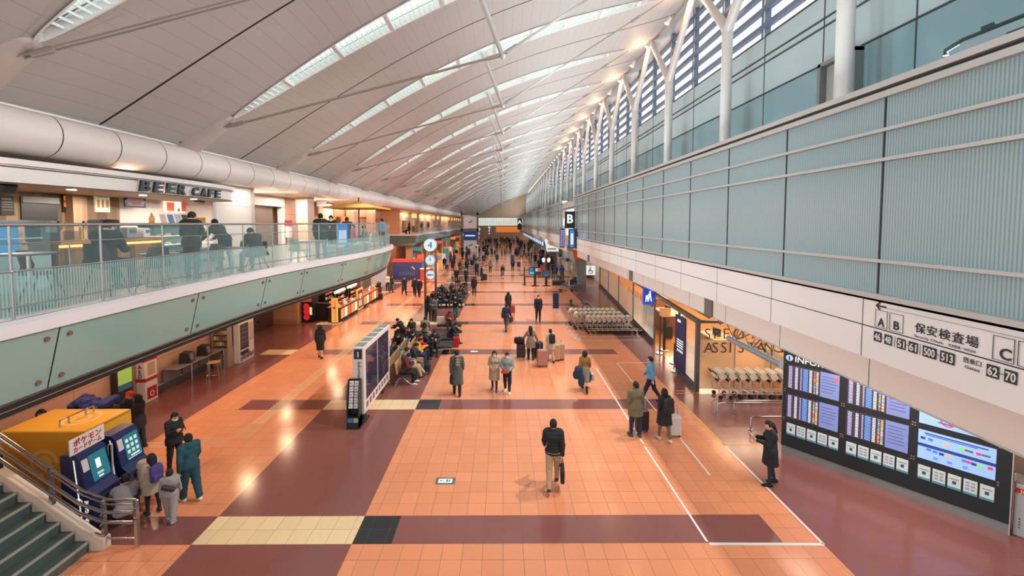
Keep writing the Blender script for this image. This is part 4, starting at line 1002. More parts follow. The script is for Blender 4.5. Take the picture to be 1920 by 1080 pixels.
# folded blue padded cloth lying on the cabinet
t = thing('blue_cloth', 'crumpled dark blue padded cloth heaped behind the yellow cabinet', 'cloth', (-10.85, 10.75, 0))
m = MB(); rnd = random.Random(5); MB().rbox((0, 0, .78), (.9, .5, 1.56), .03).build('crate', CHAR, t)
for k in range(9): m.rbox((-.42+k*.105, rnd.uniform(-.08, .08), 1.66+rnd.uniform(-.03, .08)), (.2, .5, .2), .06, M=Matrix.Rotation(rnd.uniform(-.5, .5), 3, 'Y') @ Matrix.Rotation(rnd.uniform(-.4, .4), 3, 'X'), n=3)
m.build('padding', mat('royal_blue_cloth', '#23347E', .7), t)
def card_machine(y, label, opened):
    t = thing('card_machine', label, 'vending machine', (-8.98, y, 0), 0, 'blue card vending machines')
    m = MB(); poly = [(-.3, 0), (.36, 0), (.36, .72), (.22, .86), (.08, 1.52), (0, 1.6), (-.3, 1.6)]
    m.prism(poly, (0, -.3, 0), (1, 0, 0), (0, 0, 1), (0, .6, 0)); m.build('body', NAVY, t)
    # slanted front: local frame
    a = Vector((.22, 0, .86)); b = Vector((.08, 0, 1.52)); v = (b-a).normalized(); n = Vector((v.z, 0, -v.x)); o = a+n*.006
    def panel(name, y0, y1, z0, z1, mt, d=0.0):
        q = o+n*d; m = MB(); m.quad(q+Vector((0, y0, 0))+v*z0, q+Vector((0, y1, 0))+v*z0, q+Vector((0, y1, 0))+v*z1, q+Vector((0, y0, 0))+v*z1); return m.build(name, mt, t)
    def bits(name, rows, mt, d=.004):
        m = MB(); q = o+n*d
        for y0, y1, z0, z1 in rows: m.quad(q+Vector((0, y0, 0))+v*z0, q+Vector((0, y1, 0))+v*z0, q+Vector((0, y1, 0))+v*z1, q+Vector((0, y0, 0))+v*z1)
        return m.build(name, mt, t)
    panel('screen', -.12, .26, .06, .64, TEALD)
    panel('notice', -.27, -.14, .36, .62, mat('pink_white_paper', '#CFC3CC', .6), .003)
    if not opened:
        bits('product_picture', [(-.08+.11*i, -.01+.11*i, .2+.13*j, .28+.13*j) for i in range(3) for j in range(3)], mat('card_pale', '#BFD8D4', .5, emit='#BFD8D4', es=.3)); bits('price_bar', [(-.02, .2, .12, .15), (-.1, .24, .075, .085)], WSIGN)
    else:
        bits('product_picture', [(.0, .1, .3, .5)], WSIGN); bits('price_bar', [(-.02, .12, .2, .212), (-.02, .12, .17, .182), (.0, .1, .1, .13)], WSIGN)
        m = MB(); m.rbox((.16, .33, 1.16), (.06, .05, .72), .01, M=None); m.build('open_door', mat('door_liner_beige', '#C9B39D', .5), t)
        m = MB(); m.b2((.1, .305, .85), (.2, .315, 1.5)); m.build('door_shelf', GREY, t)
    m = MB(); m.b2((.355, -.2, .2), (.37, .2, .42)); m.build('dispenser_slot', BLK, t)
    m = MB(); m.rbox((.38, .02, .58), (.05, .3, .14), .015); m.build('coin_tray', CHAR, t)
    m = MB(); m.quad((.1, -.304, .05), (.13, -.304, .05), (.0, -.304, 1.5), (-.03, -.304, 1.5)); ring(m, (.06, -.304, .6), (1, 0, 0), (0, 0, 1), .05, .075); put_text(m, 'CARD GAME', (.25, -.304, .06), (0, 0, 1), (-1, 0, 0), .07, 0); m.build('side_print', WSIGN, t)
    return t
card_machine(8.72, 'blue card vending machine with its side door open, nearest the stairs', True)
card_machine(9.52, 'closed blue card vending machine with lit picture screen, behind the open one', False)
t = thing('shop_sign_board', 'white tilted sign board with red Japanese lettering on the blue card machine', 'sign', (-9.03, 8.75, 1.6))
M_ = Matrix.Rotation(R(-12), 3, 'Y'); m = MB(); m.box((0, 0, .17), (.02, .74, .34), 0, M=None); m.build('board', WHT, t)
m = MB(); put_text(m, 'ポケモン', (.014, 0, .17), (0, 1, 0), (0, 0, 1), .11, 0, width=.6, bold=.02, align='C'); put_text(m, 'カードゲーム', (.014, 0, .04), (0, 1, 0), (0, 0, 1), .085, 0, width=.6, bold=.02, align='C'); m.build('lettering', RED, t)
# ---- first aid cabinet, screen post
t = thing('aed_cabinet', 'white and red AED cabinet standing against the beige wall', 'AED cabinet', (-12.95, 14.75, 0))
MB().rbox((0, 0, .8), (.34, .52, 1.6), .02).build('body', WHT, t)
m = MB(); m.b2((-.175, -.265, 1.5), (.176, .265, 1.6)); m.b2((-.175, -.265, .78), (.176, .265, .9)); m.b2((.17, -.2, .12), (.178, .2, .55)); m.build('red_band', RED, t)
m = MB(); put_text(m, 'A', (0, -.268, 1.27), (1, 0, 0), (0, 0, 1), .13, 0, align='C'); put_text(m, 'E', (0, -.268, 1.09), (1, 0, 0), (0, 0, 1), .13, 0, align='C'); put_text(m, 'D', (0, -.268, .93), (1, 0, 0), (0, 0, 1), .13, 0, align='C'); m.build('lettering', CHAR, t)
m = MB(); m.b2((.168, -.16, .98), (.176, .16, 1.44)); m.build('window', mat('amber_glass', '#B5A48F', .2), t)
m = MB(); ring(m, (.182, 0, .3), (0, 1, 0), (0, 0, 1), .06, .1); m.build('heart_mark', WHT, t)
t = thing('information_screen', 'upright lit screen panel on the wall beside the AED cabinet', 'screen', (-13.0, 13.85, 0))
MB().rbox((0, 0, 1.05), (.2, .62, 2.1), .02).build('housing', CHAR, t); MB().b2((.1, -.26, 1.0), (.108, .26, 1.95)).build('screen', lit('screen_lime', '#86A648', .5), t); MB().b2((.1, -.26, .8), (.11, .26, .98)).build('lower_panel', mat('sky_blue_panel', '#3D83B0', .4), t)
# ---- wall tables with bags, stool
def wall_table(y, label):
    t = thing('wall_table', label, 'table', (-12.75, y, 0), 0, 'narrow tables on the beige wall')
    MB().rbox((0, 0, .86), (.62, .95, .04), .01).build('table_top', mat('table_grey', '#86807A', .4), t)
    m = MB(); m.tube([(.24, .3, 0), (.24, .3, .85)], .04, 8); m.build('leg', CHR, t)
    MB().b2((-.32, -.4, .3), (-.3, .4, .84)).build('back_plate', GREY, t); return t
wall_table(16.0, 'empty narrow wall table nearest the AED cabinet'); wall_table(16.95, 'narrow wall table carrying a black bag, middle of the three'); wall_table(17.9, 'dark wall table beside the snack vending machine')
def wall_bag(y, z, label):
    t = thing('black_box_bag', label, 'bag', (-12.72, y, z), R(12), 'black box bags on the wall tables')
    m = MB(); m.prism([(-.2, 0), (.22, 0), (.14, .4), (-.16, .42)], (0, -.19, 0), (1, 0, 0), (0, 0, 1), (0, .38, 0)); m.build('body', CHAR, t)
    m = MB(); m.quad((.205, -.12, .1), (.205, .12, .1), (.155, .12, .36), (.155, -.12, .36)); m.build('printed_face', mat('bag_print', '#6E7B75', .5), t); m = MB(); m.box((.2, .0, .08), (.03, .1, .08)); m.build('tag', RED, t)
    m = MB(); m.tube([(-.1, -.1, .41), (-.05, 0, .47), (-.05, .1, .41)], .012, 5); m.build('handle', BLK, t)
wall_bag(16.35, .88, 'black box bag on the wall table nearer the AED cabinet'); wall_bag(17.3, .88, 'black box bag on the wall table nearer the stool')
p = gp(402, 712); t = thing('bar_stool', 'high stool with wooden seat and thin steel legs by the wall tables', 'stool', (p.x, p.y, 0), R(20))
MB().rbox((0, 0, .74), (.42, .4, .035), .015).build('seat', WOOD, t); m = MB(); m.box((-.2, 0, .88), (.02, .38, .16)); m.build('backrest', CHAR, t)
for sx in (-1, 1):
    for sy in (-1, 1): m = MB(); m.tube([(sx*.17, sy*.16, .73), (sx*.22, sy*.21, 0)], .011, 6); m.build('leg', CHR, t)
m = MB(); m.tube([(-.2, -.2, .25), (.2, -.2, .25), (.2, .2, .25), (-.2, .2, .25), (-.2, -.2, .25)], .009, 6); m.build('foot_ring', CHR, t)
# ---- vending machine with poster side, magazine shelf
t = thing('vending_machine', 'white snack vending machine with dark glass front near the lifts', 'vending machine', (-12.45, 19.2, 0))
MB().rbox((0, 0, .95), (.75, 1.1, 1.9), .02).build('body', WHT, t); MB().b2((.375, -.5, .62), (.385, .12, 1.8)).build('glass_front', mat('dark_window', '#2C3440', .08), t)
m = MB(); rnd = random.Random(9)
for j in range(5): m.b2((.384, -.48, .74+j*.21), (.389, .1, .75+j*.21))
m.build('shelf', GREY, t); m = MB(); m.b2((.375, .2, .9), (.386, .48, 1.75)); m.build('control_panel', mat('pale_panel', '#B6B2B4', .4), t); m = MB()
for k in range(8): m.b2((.375, -.5+.125*k, .12+.05*(k % 2)), (.386, -.4+.125*k, .3+.05*(k % 3)))
m.build('sticker', mat('sticker_mix', '#7C6A78', .5), t); m = MB(); m.b2((.375, -.5, .36), (.386, .1, .54)); m.build('delivery_flap', BLK, t)
t = thing('magazine_shelf', 'pale shelf stand with rows of leaflets and small signs beside the vending machine', 'shelf', (-12.75, 18.25, 0))
m = MB(); m.b2((-.3, -.02, 0), (.42, .36, .85)); m.b2((-.3, .3, .85), (.42, .36, 1.95)); m.b2((-.3, -.02, .85), (-.26, .36, 1.95)); m.b2((.38, -.02, .85), (.42, .36, 1.95)); m.build('carcass', mat('shelf_taupe', '#9E9082', .5), t)
for j in range(4):
    m = MB(); m.b2((-.26, .0, .95+.26*j), (.38, .3, .97+.26*j)); m.build('shelf_board', mat('shelf_taupe'), t)
rnd = random.Random(11); cols = ['#B7793F', '#C2B25A', '#D8D2C6', '#8D9A86', '#A5432F', '#5E7A56']
for j in range(4):
    for k in range(5):
        o = MB(); o.b2((-.05, -.01, 0), (.05, .008, .15)); o = o.build('leaflet', mat('leaflet_%d' % ((j*2+k) % 6), cols[(j*2+k) % 6], .6)); o.location = (-12.95+.12*k, 18.32, .97+.26*j); tag(o, 'leaflet standing on the pale shelf beside the vending machine', 'leaflet', 'leaflets in the pale shelf stand')
# ---- information pillar and brochure rack
t = thing('information_pillar', 'white information board pillar with two screens in the middle of the hall', 'information board', (-4.66, 14.55, 0))
MB().rbox((0, 0, 1.38), (.36, 3.0, 2.2), .015).build('body', mat('pillar_white', '#DDD8D2', .4), t)
m = MB()
for y in (-1.2, .9): m.b2((-.1, y-.12, 0), (.1, y+.12, .3))
m.b2((-.2, -1.5, 0), (.2, -1.0, .03)); m.build('foot', CHAR, t)
SCRD = mat('screen_dark', '#3A3648', .06, spec=.7)
for y0, y1 in ((-1.28, -.12), (.0, 1.3)):
    o = MB().b2((.18, y0, .72), (.186, y1, 2.3)).build('screen', SCRD, t); m = MB(); m.b2((.18, y0-.03, .69), (.184, y1+.03, 2.33)); m.build('screen_border', CHAR, t)
m = MB()
for k in range(5): m.b2((-.16, -1.4+.6*k, 2.48), (.16, -.95+.6*k, 2.485))
m.build('top_glass', mat('top_glass', '#8FA09C', .15), t)
m = MB(); m.b2((-.13, -1.508, 2.1), (.13, -1.5, 2.42)); m.build('symbol_plate', CHAR, t); m = MB(); put_text(m, 'i', (0, -1.512, 2.17), (1, 0, 0), (0, 0, 1), .17, 0, bold=.04, align='C'); m.build('symbol', WHT, t)
m = MB(); put_text(m, 'Information', (-.02, -1.503, 2.0), (0, 0, -1), (1, 0, 0), .115, 0); m.build('lettering', CHAR, t)
m = MB()
for k in range(8): m.b2((.18, -1.3+.33*k, .42), (.186, -1.12+.33*k, .6))
m.build('pictogram_row', mat('pictogram_rose', '#8E4E54', .5), t)
t = thing('brochure_rack', 'narrow black brochure rack standing against the end of the information pillar', 'brochure rack', (-4.72, 12.8, 0))
m = MB()
for x in (-.19, .17): m.prism([(-.14, 0), (.16, 0), (.16, 1.5), (-.0, 1.5), (-.14, 1.05)], (x, 0, 0), (0, 1, 0), (0, 0, 1), (.02, 0, 0))
m.b2((-.19, .14, 0), (.19, .16, 1.5)); m.b2((-.19, -.14, .02), (.19, .15, .36)); m.b2((-.22, -.18, 0), (.24, .2, .02)); m.build('frame', CHAR, t)
for j in range(5):
    m = MB(); m.b2((-.17, -.1+.03*j, .62+.17*j), (.17, .13, .635+.17*j)); m.build('shelf', BLK, t)
m = MB(); m.b2((-.17, -.146, .2), (.0, -.142, .34)); m.build('blue_notice', mat('sky_blue_panel'), t); m = MB(); m.b2((.02, -.146, .2), (.17, -.142, .34)); m.build('green_notice', mat('pale_green_paper', '#9DB49A', .5), t)
for j in range(5):
    for k in range(2):
        o = MB(); o.box((0, 0, .07), (.13, .012, .15), 0, M=Matrix.Rotation(-.3, 3, 'X')); o.b2((-.05, -.012, .03), (.02, -.008, .07), 1); o = o.build('brochure', [WHT, mat('brochure_red', '#8C2F38', .5)]); o.location = (-4.80+.16*k, 12.72+.03*j, .64+.17*j)
        tag(o, 'white brochure in the narrow black rack', 'brochure', 'brochures in the black rack')
# ---- clock tower
def clock_tower(x, y, label, group='numbered clock towers'):
    t = thing('clock_tower', label, 'clock', (x, y, 0), 0, group)
    BRZ = mat('bronze_post', '#8A6B52', .25, .8); FACE = mat('clock_face', '#C9E0E8', .3, emit='#BFDCE8', es=.45)
    for s_ in (-.36, .36): m = MB(); m.b2((s_-.07, -.06, 0), (s_+.07, .06, 4.75)); m.build('post', BRZ, t)
    m = MB()
    for z in (2.45, 3.55, 3.25): m.tube([(-.36, 0, z), (.36, 0, z)], .02, 6)
    m.build('cross_bar', BRZ, t)
    for z, r, nm in ((4.98, .46, 'number_disc'), (3.95, .36, 'clock_dial'), (2.95, .31, 'name_disc')):
        o = MB(); o.disc((0, -.02, z), r, .14, 28, 0, 'Y'); o = o.build(nm, FACE, t); m = MB(); ring(m, (0, -.095, z), (1, 0, 0), (0, 0, 1), r*.94, r, 28)
        if nm == 'number_disc': put_text(m, '4', (0, -.097, z-.22), (1, 0, 0), (0, 0, 1), .46, 0, align='C', bold=-.01)
        elif nm == 'name_disc': put_text(m, 'SEIKO', (0, -.097, z-.06), (1, 0, 0), (0, 0, 1), .12, 0, align='C', bold=.03)
        else:
            for k in range(12):
                a = k*math.pi/6; m.box((math.sin(a)*r*.8, -.097, z+math.cos(a)*r*.8), (.03, .004, .07), 0, M=Matrix.Rotation(a, 3, 'Y'))
            m.box((-.012, -.1, z+.1), (.03, .006, .24)); m.box((.02, -.1, z+.02), (.028, .006, .16), 0, M=Matrix.Rotation(.12, 3, 'Y'))
        m.build('markings', CHAR, o)
    return t
clock_tower(-4.95, 28, 'tall clock tower with the number 4 disc and bronze posts')
clock_tower(-5.9, 100, 'small distant clock tower left of the far walkway')
clock_tower(-4.6, 140, 'tiny clock tower far down near the orange fascia')
# ---- benches
SEATW = mat('bench_wood', '#B98E62', .45); CUSH = mat('bench_black_pad', '#2A2D30', .45)
def beam_bench(x, y, rz, label):
    t = thing('beam_bench', label, 'bench', (x, y, 0), rz, 'linked seats by the information pillar')
    for k in range(6):
        y = -1.9+.72*k; m = MB(); m.rbox((.2, y, .42), (.5, .62, .05), .02); m.build('seat', CUSH, t); m = MB(); m.rbox((-.08, y, .72), (.04, .62, .5), .015, M=Matrix.Rotation(-.15, 3, 'Y')); m.build('backrest', SEATW, t)
    m = MB(); m.tube([(.1, -2.3, .36), (.1, 2.1, .36)], .035, 8); m.build('beam', CHR, t)
    for y in (-2.0, 0, 1.9):
        m = MB(); m.tube([(-.2, y, .02), (.1, y, .34), (.45, y, .02)], .025, 6); m.tube([(-.12, y-.2, .02), (.1, y, .3), (.3, y+.2, .02)], .02, 6); m.build('leg', CHR, t)
beam_bench(-4.15, 18.2, 0, 'row of linked airport seats with pale wooden backs facing the orange floor'); beam_bench(-4.75, 18.2, math.pi, 'row of linked airport seats facing the shops, back to back with the occupied row')
for k, (x, y) in enumerate(((-.27, -.55), (-.27, .85))):
    b_ = thing('ashtray_post', ['slim white post with blue cap between the bench and the aisle, front one', 'slim white post with blue cap behind the bench, rear one'][k], 'post', (-4.15+x, 18.2+y, 0))
    m = MB(); m.tube([(0, 0, 0), (0, 0, .95)], .07, 10); m.build('column', mat('post_pale', '#AFC0C6', .3), b_); m = MB(); m.tube([(0, 0, .95), (0, 0, 1.02)], .075, 10); m.build('cap', mat('cap_blue', '#3E6E9E', .4), b_)
def ottoman(x, y, rz, label, L=1.5, Wd=.75):
    t = thing('padded_bench', label, 'bench', (x, y, 0), rz, 'black padded flat benches')
    for s_ in (-.5, .5): m = MB(); m.rbox((s_*L/2, 0, .38), (L/2-.02, Wd, .12), .025); m.build('pad', CUSH, t)
    MB().b2((-L/2+.05, -Wd/2+.05, .28), (L/2-.05, Wd/2-.05, .32)).build('frame', CHR, t)
    for sx in (-1, 1):
        for sy in (-1, 1): m = MB(); m.tube([(sx*(L/2-.12), sy*(Wd/2-.1), 0), (sx*(L/2-.12), sy*(Wd/2-.1), .3)], .02, 6); m.build('leg', CHR, t)
    return t
ottoman(-4.7, 20.15, 0, 'black padded bench behind the linked seats, under two men facing the camera', 1.8, .8)
ottoman(-3.35, 20.35, 0, 'black padded bench with one man in dark green on its middle', 1.7, .9)
ottoman(-4.75, 22.4, 0, 'black padded bench holding a red shopping bag', 2.2, .9)
ottoman(-2.95, 22.0, R(90), 'black padded bench under the man hunched over a red suitcase', 1.5, .8)
ottoman(-3.2, 24.6, 0, 'black padded bench under the traveller in maroon', 1.5, .8)
for k in range(3): ottoman(-4.35, 31.6+2.1*k, 0, ['black padded bench under the crowd of seated travellers, front', 'black padded bench under the crowd of seated travellers, middle', 'black padded bench under the crowd of seated travellers, rear'][k], 2.6, .8)
# side tables and chairs near the far seats
for k, (px, py) in enumerate(((858, 543), (871, 549))):
    p = gp(px, py); t = thing('chair', ['dark frame chair by the seated crowd, left one', 'dark frame chair by the seated crowd, right one'][k], 'chair', (p.x, p.y, 0), 0)
    MB().rbox((0, 0, .44), (.5, .5, .05), .015).build('seat', CUSH, t); m = MB(); m.b2((-.24, .22, .6), (.24, .25, .9)); m.build('backrest', CUSH, t)
    for sx in (-.22, .22):
        for sy in (-.22, .22): m = MB(); m.tube([(sx, sy, 0), (sx, sy, .44 if sy < 0 else .9)], .015, 5); m.build('leg', BLK, t)
# ---------------------------------------------------------------- shops under the gallery
SHOPB = mat('shop_black', '#26211F', .45); AMB = mat('amber_lit', '#E0A45C', .45, emit='#F0A850', es=.45); LITW = mat('poster_lit', '#EFE0C8', .4, emit='#F4DDB8', es=.45)
t = thing('shop_corner_cabinet', 'black shop cabinet with red round lanterns printed on its side', 'cabinet', (-12.3, 26.9, 0))
m = MB(); m.b2((-.85, -.3, 0), (-.1, .6, 2.7)); m.b2((-.1, .2, 0), (.6, .6, 1.15)); m.build('body', SHOPB, t)
for z in (.35, .72, 1.05): m = MB(); m.disc((-.5, -.305, z), .2, .02, 16, 0, 'Y'); m.build('red_lantern_print', lit('lantern_red', '#C0252E', .5), t)
m = MB(); m.b2((-.3, -.31, .5), (-.14, -.3, 1.0)); m.build('white_print', LITW, t); m = MB(); m.b2((-.8, -.31, 1.35), (-.15, -.3, 1.75)); m.build('food_print', lit('food_red', '#A64A34', .4), t)
m = MB(); m.b2((-.8, -.31, 2.1), (-.2, -.3, 2.45)); m.build('dark_sign', mat('sign_brown', '#6E5340', .5), t)
t = thing('signboard', 'tall amber wooden signboard standing at the corner of the shop counter', 'signboard', (-10.9, 26.45, 0))
MB().b2((-.2, -.04, .04), (.2, .04, 1.62)).build('board', AMB, t); m = MB(); m.b2((-.22, -.1, 0), (.22, .1, .04)); m.build('base', BLK, t); m = MB(); rnd = random.Random(4)
for k in range(11): z = 1.5-.13*k; m.b2((.02+rnd.uniform(-.02, .02), -.046, z-.08), (.10, -.04, z-.06)); m.b2((.04, -.046, z-.09), (.06, -.04, z)); m.b2((-.12, -.046, z-.05), (-.09, -.04, z-.01))
m.build('brush_marks', SHOPB, t); m = MB(); m.disc((-.03, -.045, 1.0), .07, .01, 12, 0, 'Y'); m.build('red_seal', RED, t)
def counter(x, y0, y1, label, top='#8A5A3C'):
    t = thing('shop_counter', label, 'counter', (x, (y0+y1)/2, 0), 0, 'shop counters under the gallery'); L = (y1-y0)/2
    MB().b2((-.8, -L, 0), (0, L, .92)).build('base', SHOPB, t); MB().b2((-.85, -L-.02, .92), (.06, L+.02, .97)).build('counter_top', mat('counter_top_'+top[1:], top, .4), t)
    k = 0; y = -L+.15
    while y+.5 < L: m = MB(); m.b2((0, y, .2), (.012, y+.5, .82)); m.build('lit_poster', lit('poster_%d' % (k % 3), ['#D98E58', '#E8D3B0', '#C4503C'][k % 3], .45), t); y += .62; k += 1
    return t
counter(-10.62, 26.6, 29.9, 'black souvenir counter with lit food posters, behind the amber signboard')
counter(-10.66, 31.2, 36.0, 'red and white souvenir counter beyond the framed poster', '#B5693F')
rnd = random.Random(21); gc = ['#C8473B', '#E3A35A', '#E9D8B8', '#B9402F', '#F0E6D2', '#7A3A2C', '#D97A4A', '#5B7A8C', '#E5BC6A']
box0 = [MB().b2((-.09, -.11, 0), (.09, .11, .07)).mesh('sweet_box', None), MB().b2((-.07, -.07, 0), (.07, .07, .14)).mesh('sweet_box', None), MB().lathe([(.06, 0), (.06, .12), (.03, .15)], (0, 0, 0), 8).mesh('jar', None)]
def goods(x, y, z, label, group):
    me = rnd.choice(box0); o = link('souvenir_box' if me.name.startswith('sweet') else 'souvenir_jar', me); o.location = (x, y, z); o.rotation_euler = (0, 0, rnd.uniform(-.3, .3)); k = rnd.randrange(9)
    o.material_slots[0].link = 'OBJECT'; o.material_slots[0].material = lit('goods_%d' % k, gc[k], .25); tag(o, label, 'souvenir', group)
for y in np.arange(26.8, 29.8, .26):
    for x in (-11.3, -11.02, -10.74): goods(x, y, .97, 'small souvenir package on the counter behind the amber signboard', 'souvenirs on the nearest shop counter')
for y in np.arange(31.4, 35.9, .34):
    for x in (-11.3, -10.95): goods(x, y, .97, 'small souvenir package on the counter beyond the framed poster', 'souvenirs on the second shop counter')
def rack(x, y, label, h=2.0, wd=1.6):
    t = thing('shop_rack', label, 'shelf', (x, y, 0), 0, 'goods racks under the gallery')
    m = MB(); m.b2((-.25, -wd/2, 0), (-.21, wd/2, h)); m.b2((-.25, -wd/2, 0), (.25, -wd/2+.03, h)); m.b2((-.25, wd/2-.03, 0), (.25, wd/2, h)); m.build('carcass', SHOPB, t)
    for j in range(5): m = MB(); m.b2((-.22, -wd/2, .3+j*h*.19), (.25, wd/2, .33+j*h*.19)); m.build('shelf', mat('shelf_warm', '#B0764A', .5), t)
    for j in range(4):
        for k in range(5): goods(x+.08, y-wd/2+.2+k*(wd-.35)/4, .33+j*h*.19, 'small package on the dark goods racks behind the counters', 'packages on the shop racks')
    return t
rack(-12.6, 29.2, 'dark goods rack behind the nearest souvenir counter'); rack(-12.7, 31.6, 'dark goods rack facing the framed poster'); rack(-12.7, 34.2, 'dark goods rack behind the second souvenir counter')
t = thing('framed_poster', 'amber framed food poster standing between the two souvenir counters', 'poster', (-10.7, 30.55, 0))
MB().b2((-.05, -.6, .05), (.05, .6, 1.6)).build('frame', AMB, t); m = MB(); m.b2((.05, -.5, .15), (.058, .5, 1.5)); m.b2((-.5, -.5, .15), (-.5, -.5, .2)); m.build('picture', mat('poster_maroon', '#7E2430', .4), t)
m = MB(); m.ball((.055, .0, 1.05), (.01, .38, .24), 12); m.build('food_picture', lit('food_cream', '#D9AE86', .3), t); m = MB(); m.b2((.056, -.3, .3), (.062, -.12, .75)); m.b2((.056, .05, .3), (.062, .2, .75)); m.build('white_print', LITW, t)
for k, (y, c) in enumerate(((28.6, '#9FC0B8'), (30.9, '#B9C9C6'))):
    t = thing('fridge_lamp', ['chilled display canopy with pale lit edge over the nearest counter', 'chilled display canopy with pale lit edge over the framed poster'][k], 'display canopy', (-11.4, y, 1.75)); m = MB(); m.tube([(0, -.8, 0), (0, .8, 0)], .11, 10); m.build('canopy_tube', lit('chill_light', '#BFD8CE', .6), t); m = MB()
    for yy in (-.75, .75): m.tube([(0, yy, -.78), (0, yy, 0)], .015, 5)
    m.build('support', CHR, t)
# booths further on: blue and red kiosk, tents, hanging signs
t = thing('sales_booth', 'blue sales booth with red top board before the grey wall', 'booth', (-11.0, 47.2, 0))
MB().b2((-1.6, -.3, 0), (1.6, .3, 2.0)).build('front_panel', mat('booth_blue', '#3E4A86', .45), t); MB().b2((-1.65, -.33, 2.0), (1.65, .33, 2.35)).build('top_board', lit('booth_red', '#C2403A', .25), t); m = MB(); m.box((.75, -.31, 1.35), (.5, .02, .12), 0, M=Matrix.Rotation(.7, 3, 'Y')); m.build('emblem', WHT, t)
m = MB()
for k in range(9): m.b2((-.8+.2*k, -.32, .5), (-.74+.2*k, -.3, .9))
m.build('pale_print', mat('booth_print', '#7C86B4', .5), t)
t = thing('red_box_stand', 'red display stand to the right of the blue sales booth', 'display stand', (-8.9, 46.8, 0)); MB().b2((-.45, -.4, 0), (.45, .4, 1.25)).build('body', lit('stand_red', '#CC4230', .25), t); MB().b2((-.5, -.45, 1.25), (.5, .45, 1.32)).build('top', LITW, t)
t = thing('poster_stand', 'orange and blue poster stand behind the red display stand', 'poster', (-9.7, 49.4, 0)); MB().b2((-.6, -.05, 0), (.6, .05, 2.6)).build('panel', lit('panel_blue', '#4F7DB5', .2), t); MB().b2((-.62, -.07, 2.0), (.62, .07, 2.7)).build('header', lit('header_orange', '#D9653C', .3), t)
sh = ['#D9B48A', '#C8463C', '#E7D9C2', '#7D8FB3', '#D98838', '#8F3B30', '#C9C2B8', '#4F8A80', '#E2A64A']
for k in range(44):
    y = 51+(k % 22)*2.4+rnd.uniform(-.5, .5); x = (-12.4 if k < 22 else -9.6-.02*(y-50))+rnd.uniform(-.5, .5); h = rnd.uniform(.9, 2.3); w = rnd.uniform(.6, 1.3)
    t = thing('display_stand', 'colourful goods display stand in the far shops under the gallery', 'display stand', (x, y, 0), 0, 'display stands of the far shops')
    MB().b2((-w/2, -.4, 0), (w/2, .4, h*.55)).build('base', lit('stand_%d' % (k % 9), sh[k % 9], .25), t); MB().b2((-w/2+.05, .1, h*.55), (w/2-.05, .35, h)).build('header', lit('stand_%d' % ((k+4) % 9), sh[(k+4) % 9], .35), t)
for k in range(9):
    y = 50+9*k; t = thing('hanging_sign', 'lit sign hanging under the far gallery edge', 'sign', (-10.6, y, 3.1), 0, 'hanging signs under the far gallery'); MB().b2((-.7, -.04, 0), (.7, .04, .5)).build('panel', lit(['sign_teal', 'sign_amber', 'sign_rose'][k % 3], ['#2E7F80', '#E09A50', '#C85A55'][k % 3], .5), t); m = MB(); m.tube([(-.5, 0, .5), (-.5, 0, .85)], .01, 4); m.tube([(.5, 0, .5), (.5, 0, .85)], .01, 4); m.build('hanger', CHR, t)
# boards beyond, under and over the gallery end
t = thing('hall_sign', 'blue hanging sign board with pale lettering at the end of the gallery', 'sign', (-7.4, 93.1, 2.6)); MB().b2((-1.4, -.1, 0), (1.4, .1, 2.0)).build('panel', lit('deep_blue_sign', '#16306F', .5), t); MB().b2((-1.1, -.12, .9), (1.1, -.1, 1.2)).build('lettering_bar', WSIGN, t)
for k, (z, c) in enumerate(((0, 'lower'), (5.3, 'upper'))):
    t = thing('advert_screen', 'pale advert screen with dark streak beyond the gallery end, %s one' % c, 'screen', (-7.4, 93.5, z)); MB().b2((-1.5, -.1, 0 if k else 0), (1.5, .1, 2.6)).build('panel', lit('advert_grey', '#B9A7A8', .35), t); m = MB(); m.box((.1, -.12, 1.5), (1.0, .02, .2), 0, M=Matrix.Rotation(-.5, 3, 'Y')); m.build('streak', CHAR, t)
m = MB()
for x in (-9.3, -5.7): m.b2((x-.2, 93, 0), (x+.2, 93.4, 9.5))
m.b2((-9.5, 93, 4.6), (-5.5, 93.4, 5.2)); m.b2((-9.5, 93, 8.3), (-5.5, 93.4, 8.8)); struct('pillar_gateway', m, [mat('gateway_olive', '#8D8B72', .5)])
t = thing('information_pillar', 'small white information pillar far down the hall', 'information board', (-4.7, 74, 0)); MB().rbox((0, 0, 1.4), (.4, 2.6, 2.3), .015).build('body', mat('pillar_white'), t); MB().b2((-.12, -1.31, 2.1), (.12, -1.3, 2.4)).build('symbol_plate', CHAR, t); MB().b2((-.1, -1, 0), (.1, 1, .3)).build('foot', CHAR, t)
# ================================================================ the cafe on the upper gallery
PLANK = mat('wall_planks', '#7B5B45', .6); nt, b = nodes(PLANK)
tc = nt.nodes.new('ShaderNodeTexCoord'); sp = nt.nodes.new('ShaderNodeSeparateXYZ'); nt.links.new(tc.outputs['Object'], sp.inputs[0])
fy = math_node(nt, 'FLOOR', math_node(nt, 'MULTIPLY', sp.outputs['Y'], 6)); fz = math_node(nt, 'FLOOR', math_node(nt, 'MULTIPLY', sp.outputs['Z'], .8))
wn = nt.nodes.new('ShaderNodeTexWhiteNoise'); wn.noise_dimensions = '2D'; cb = nt.nodes.new('ShaderNodeCombineXYZ'); nt.links.new(fy, cb.inputs[0]); nt.links.new(fz, cb.inputs[1]); nt.links.new(cb.outputs[0], wn.inputs['Vector'])
nt.links.new(mixcol(nt, wn.outputs['Value'], srgb('#5C4838'), srgb('#937659')), b.inputs['Base Color'])
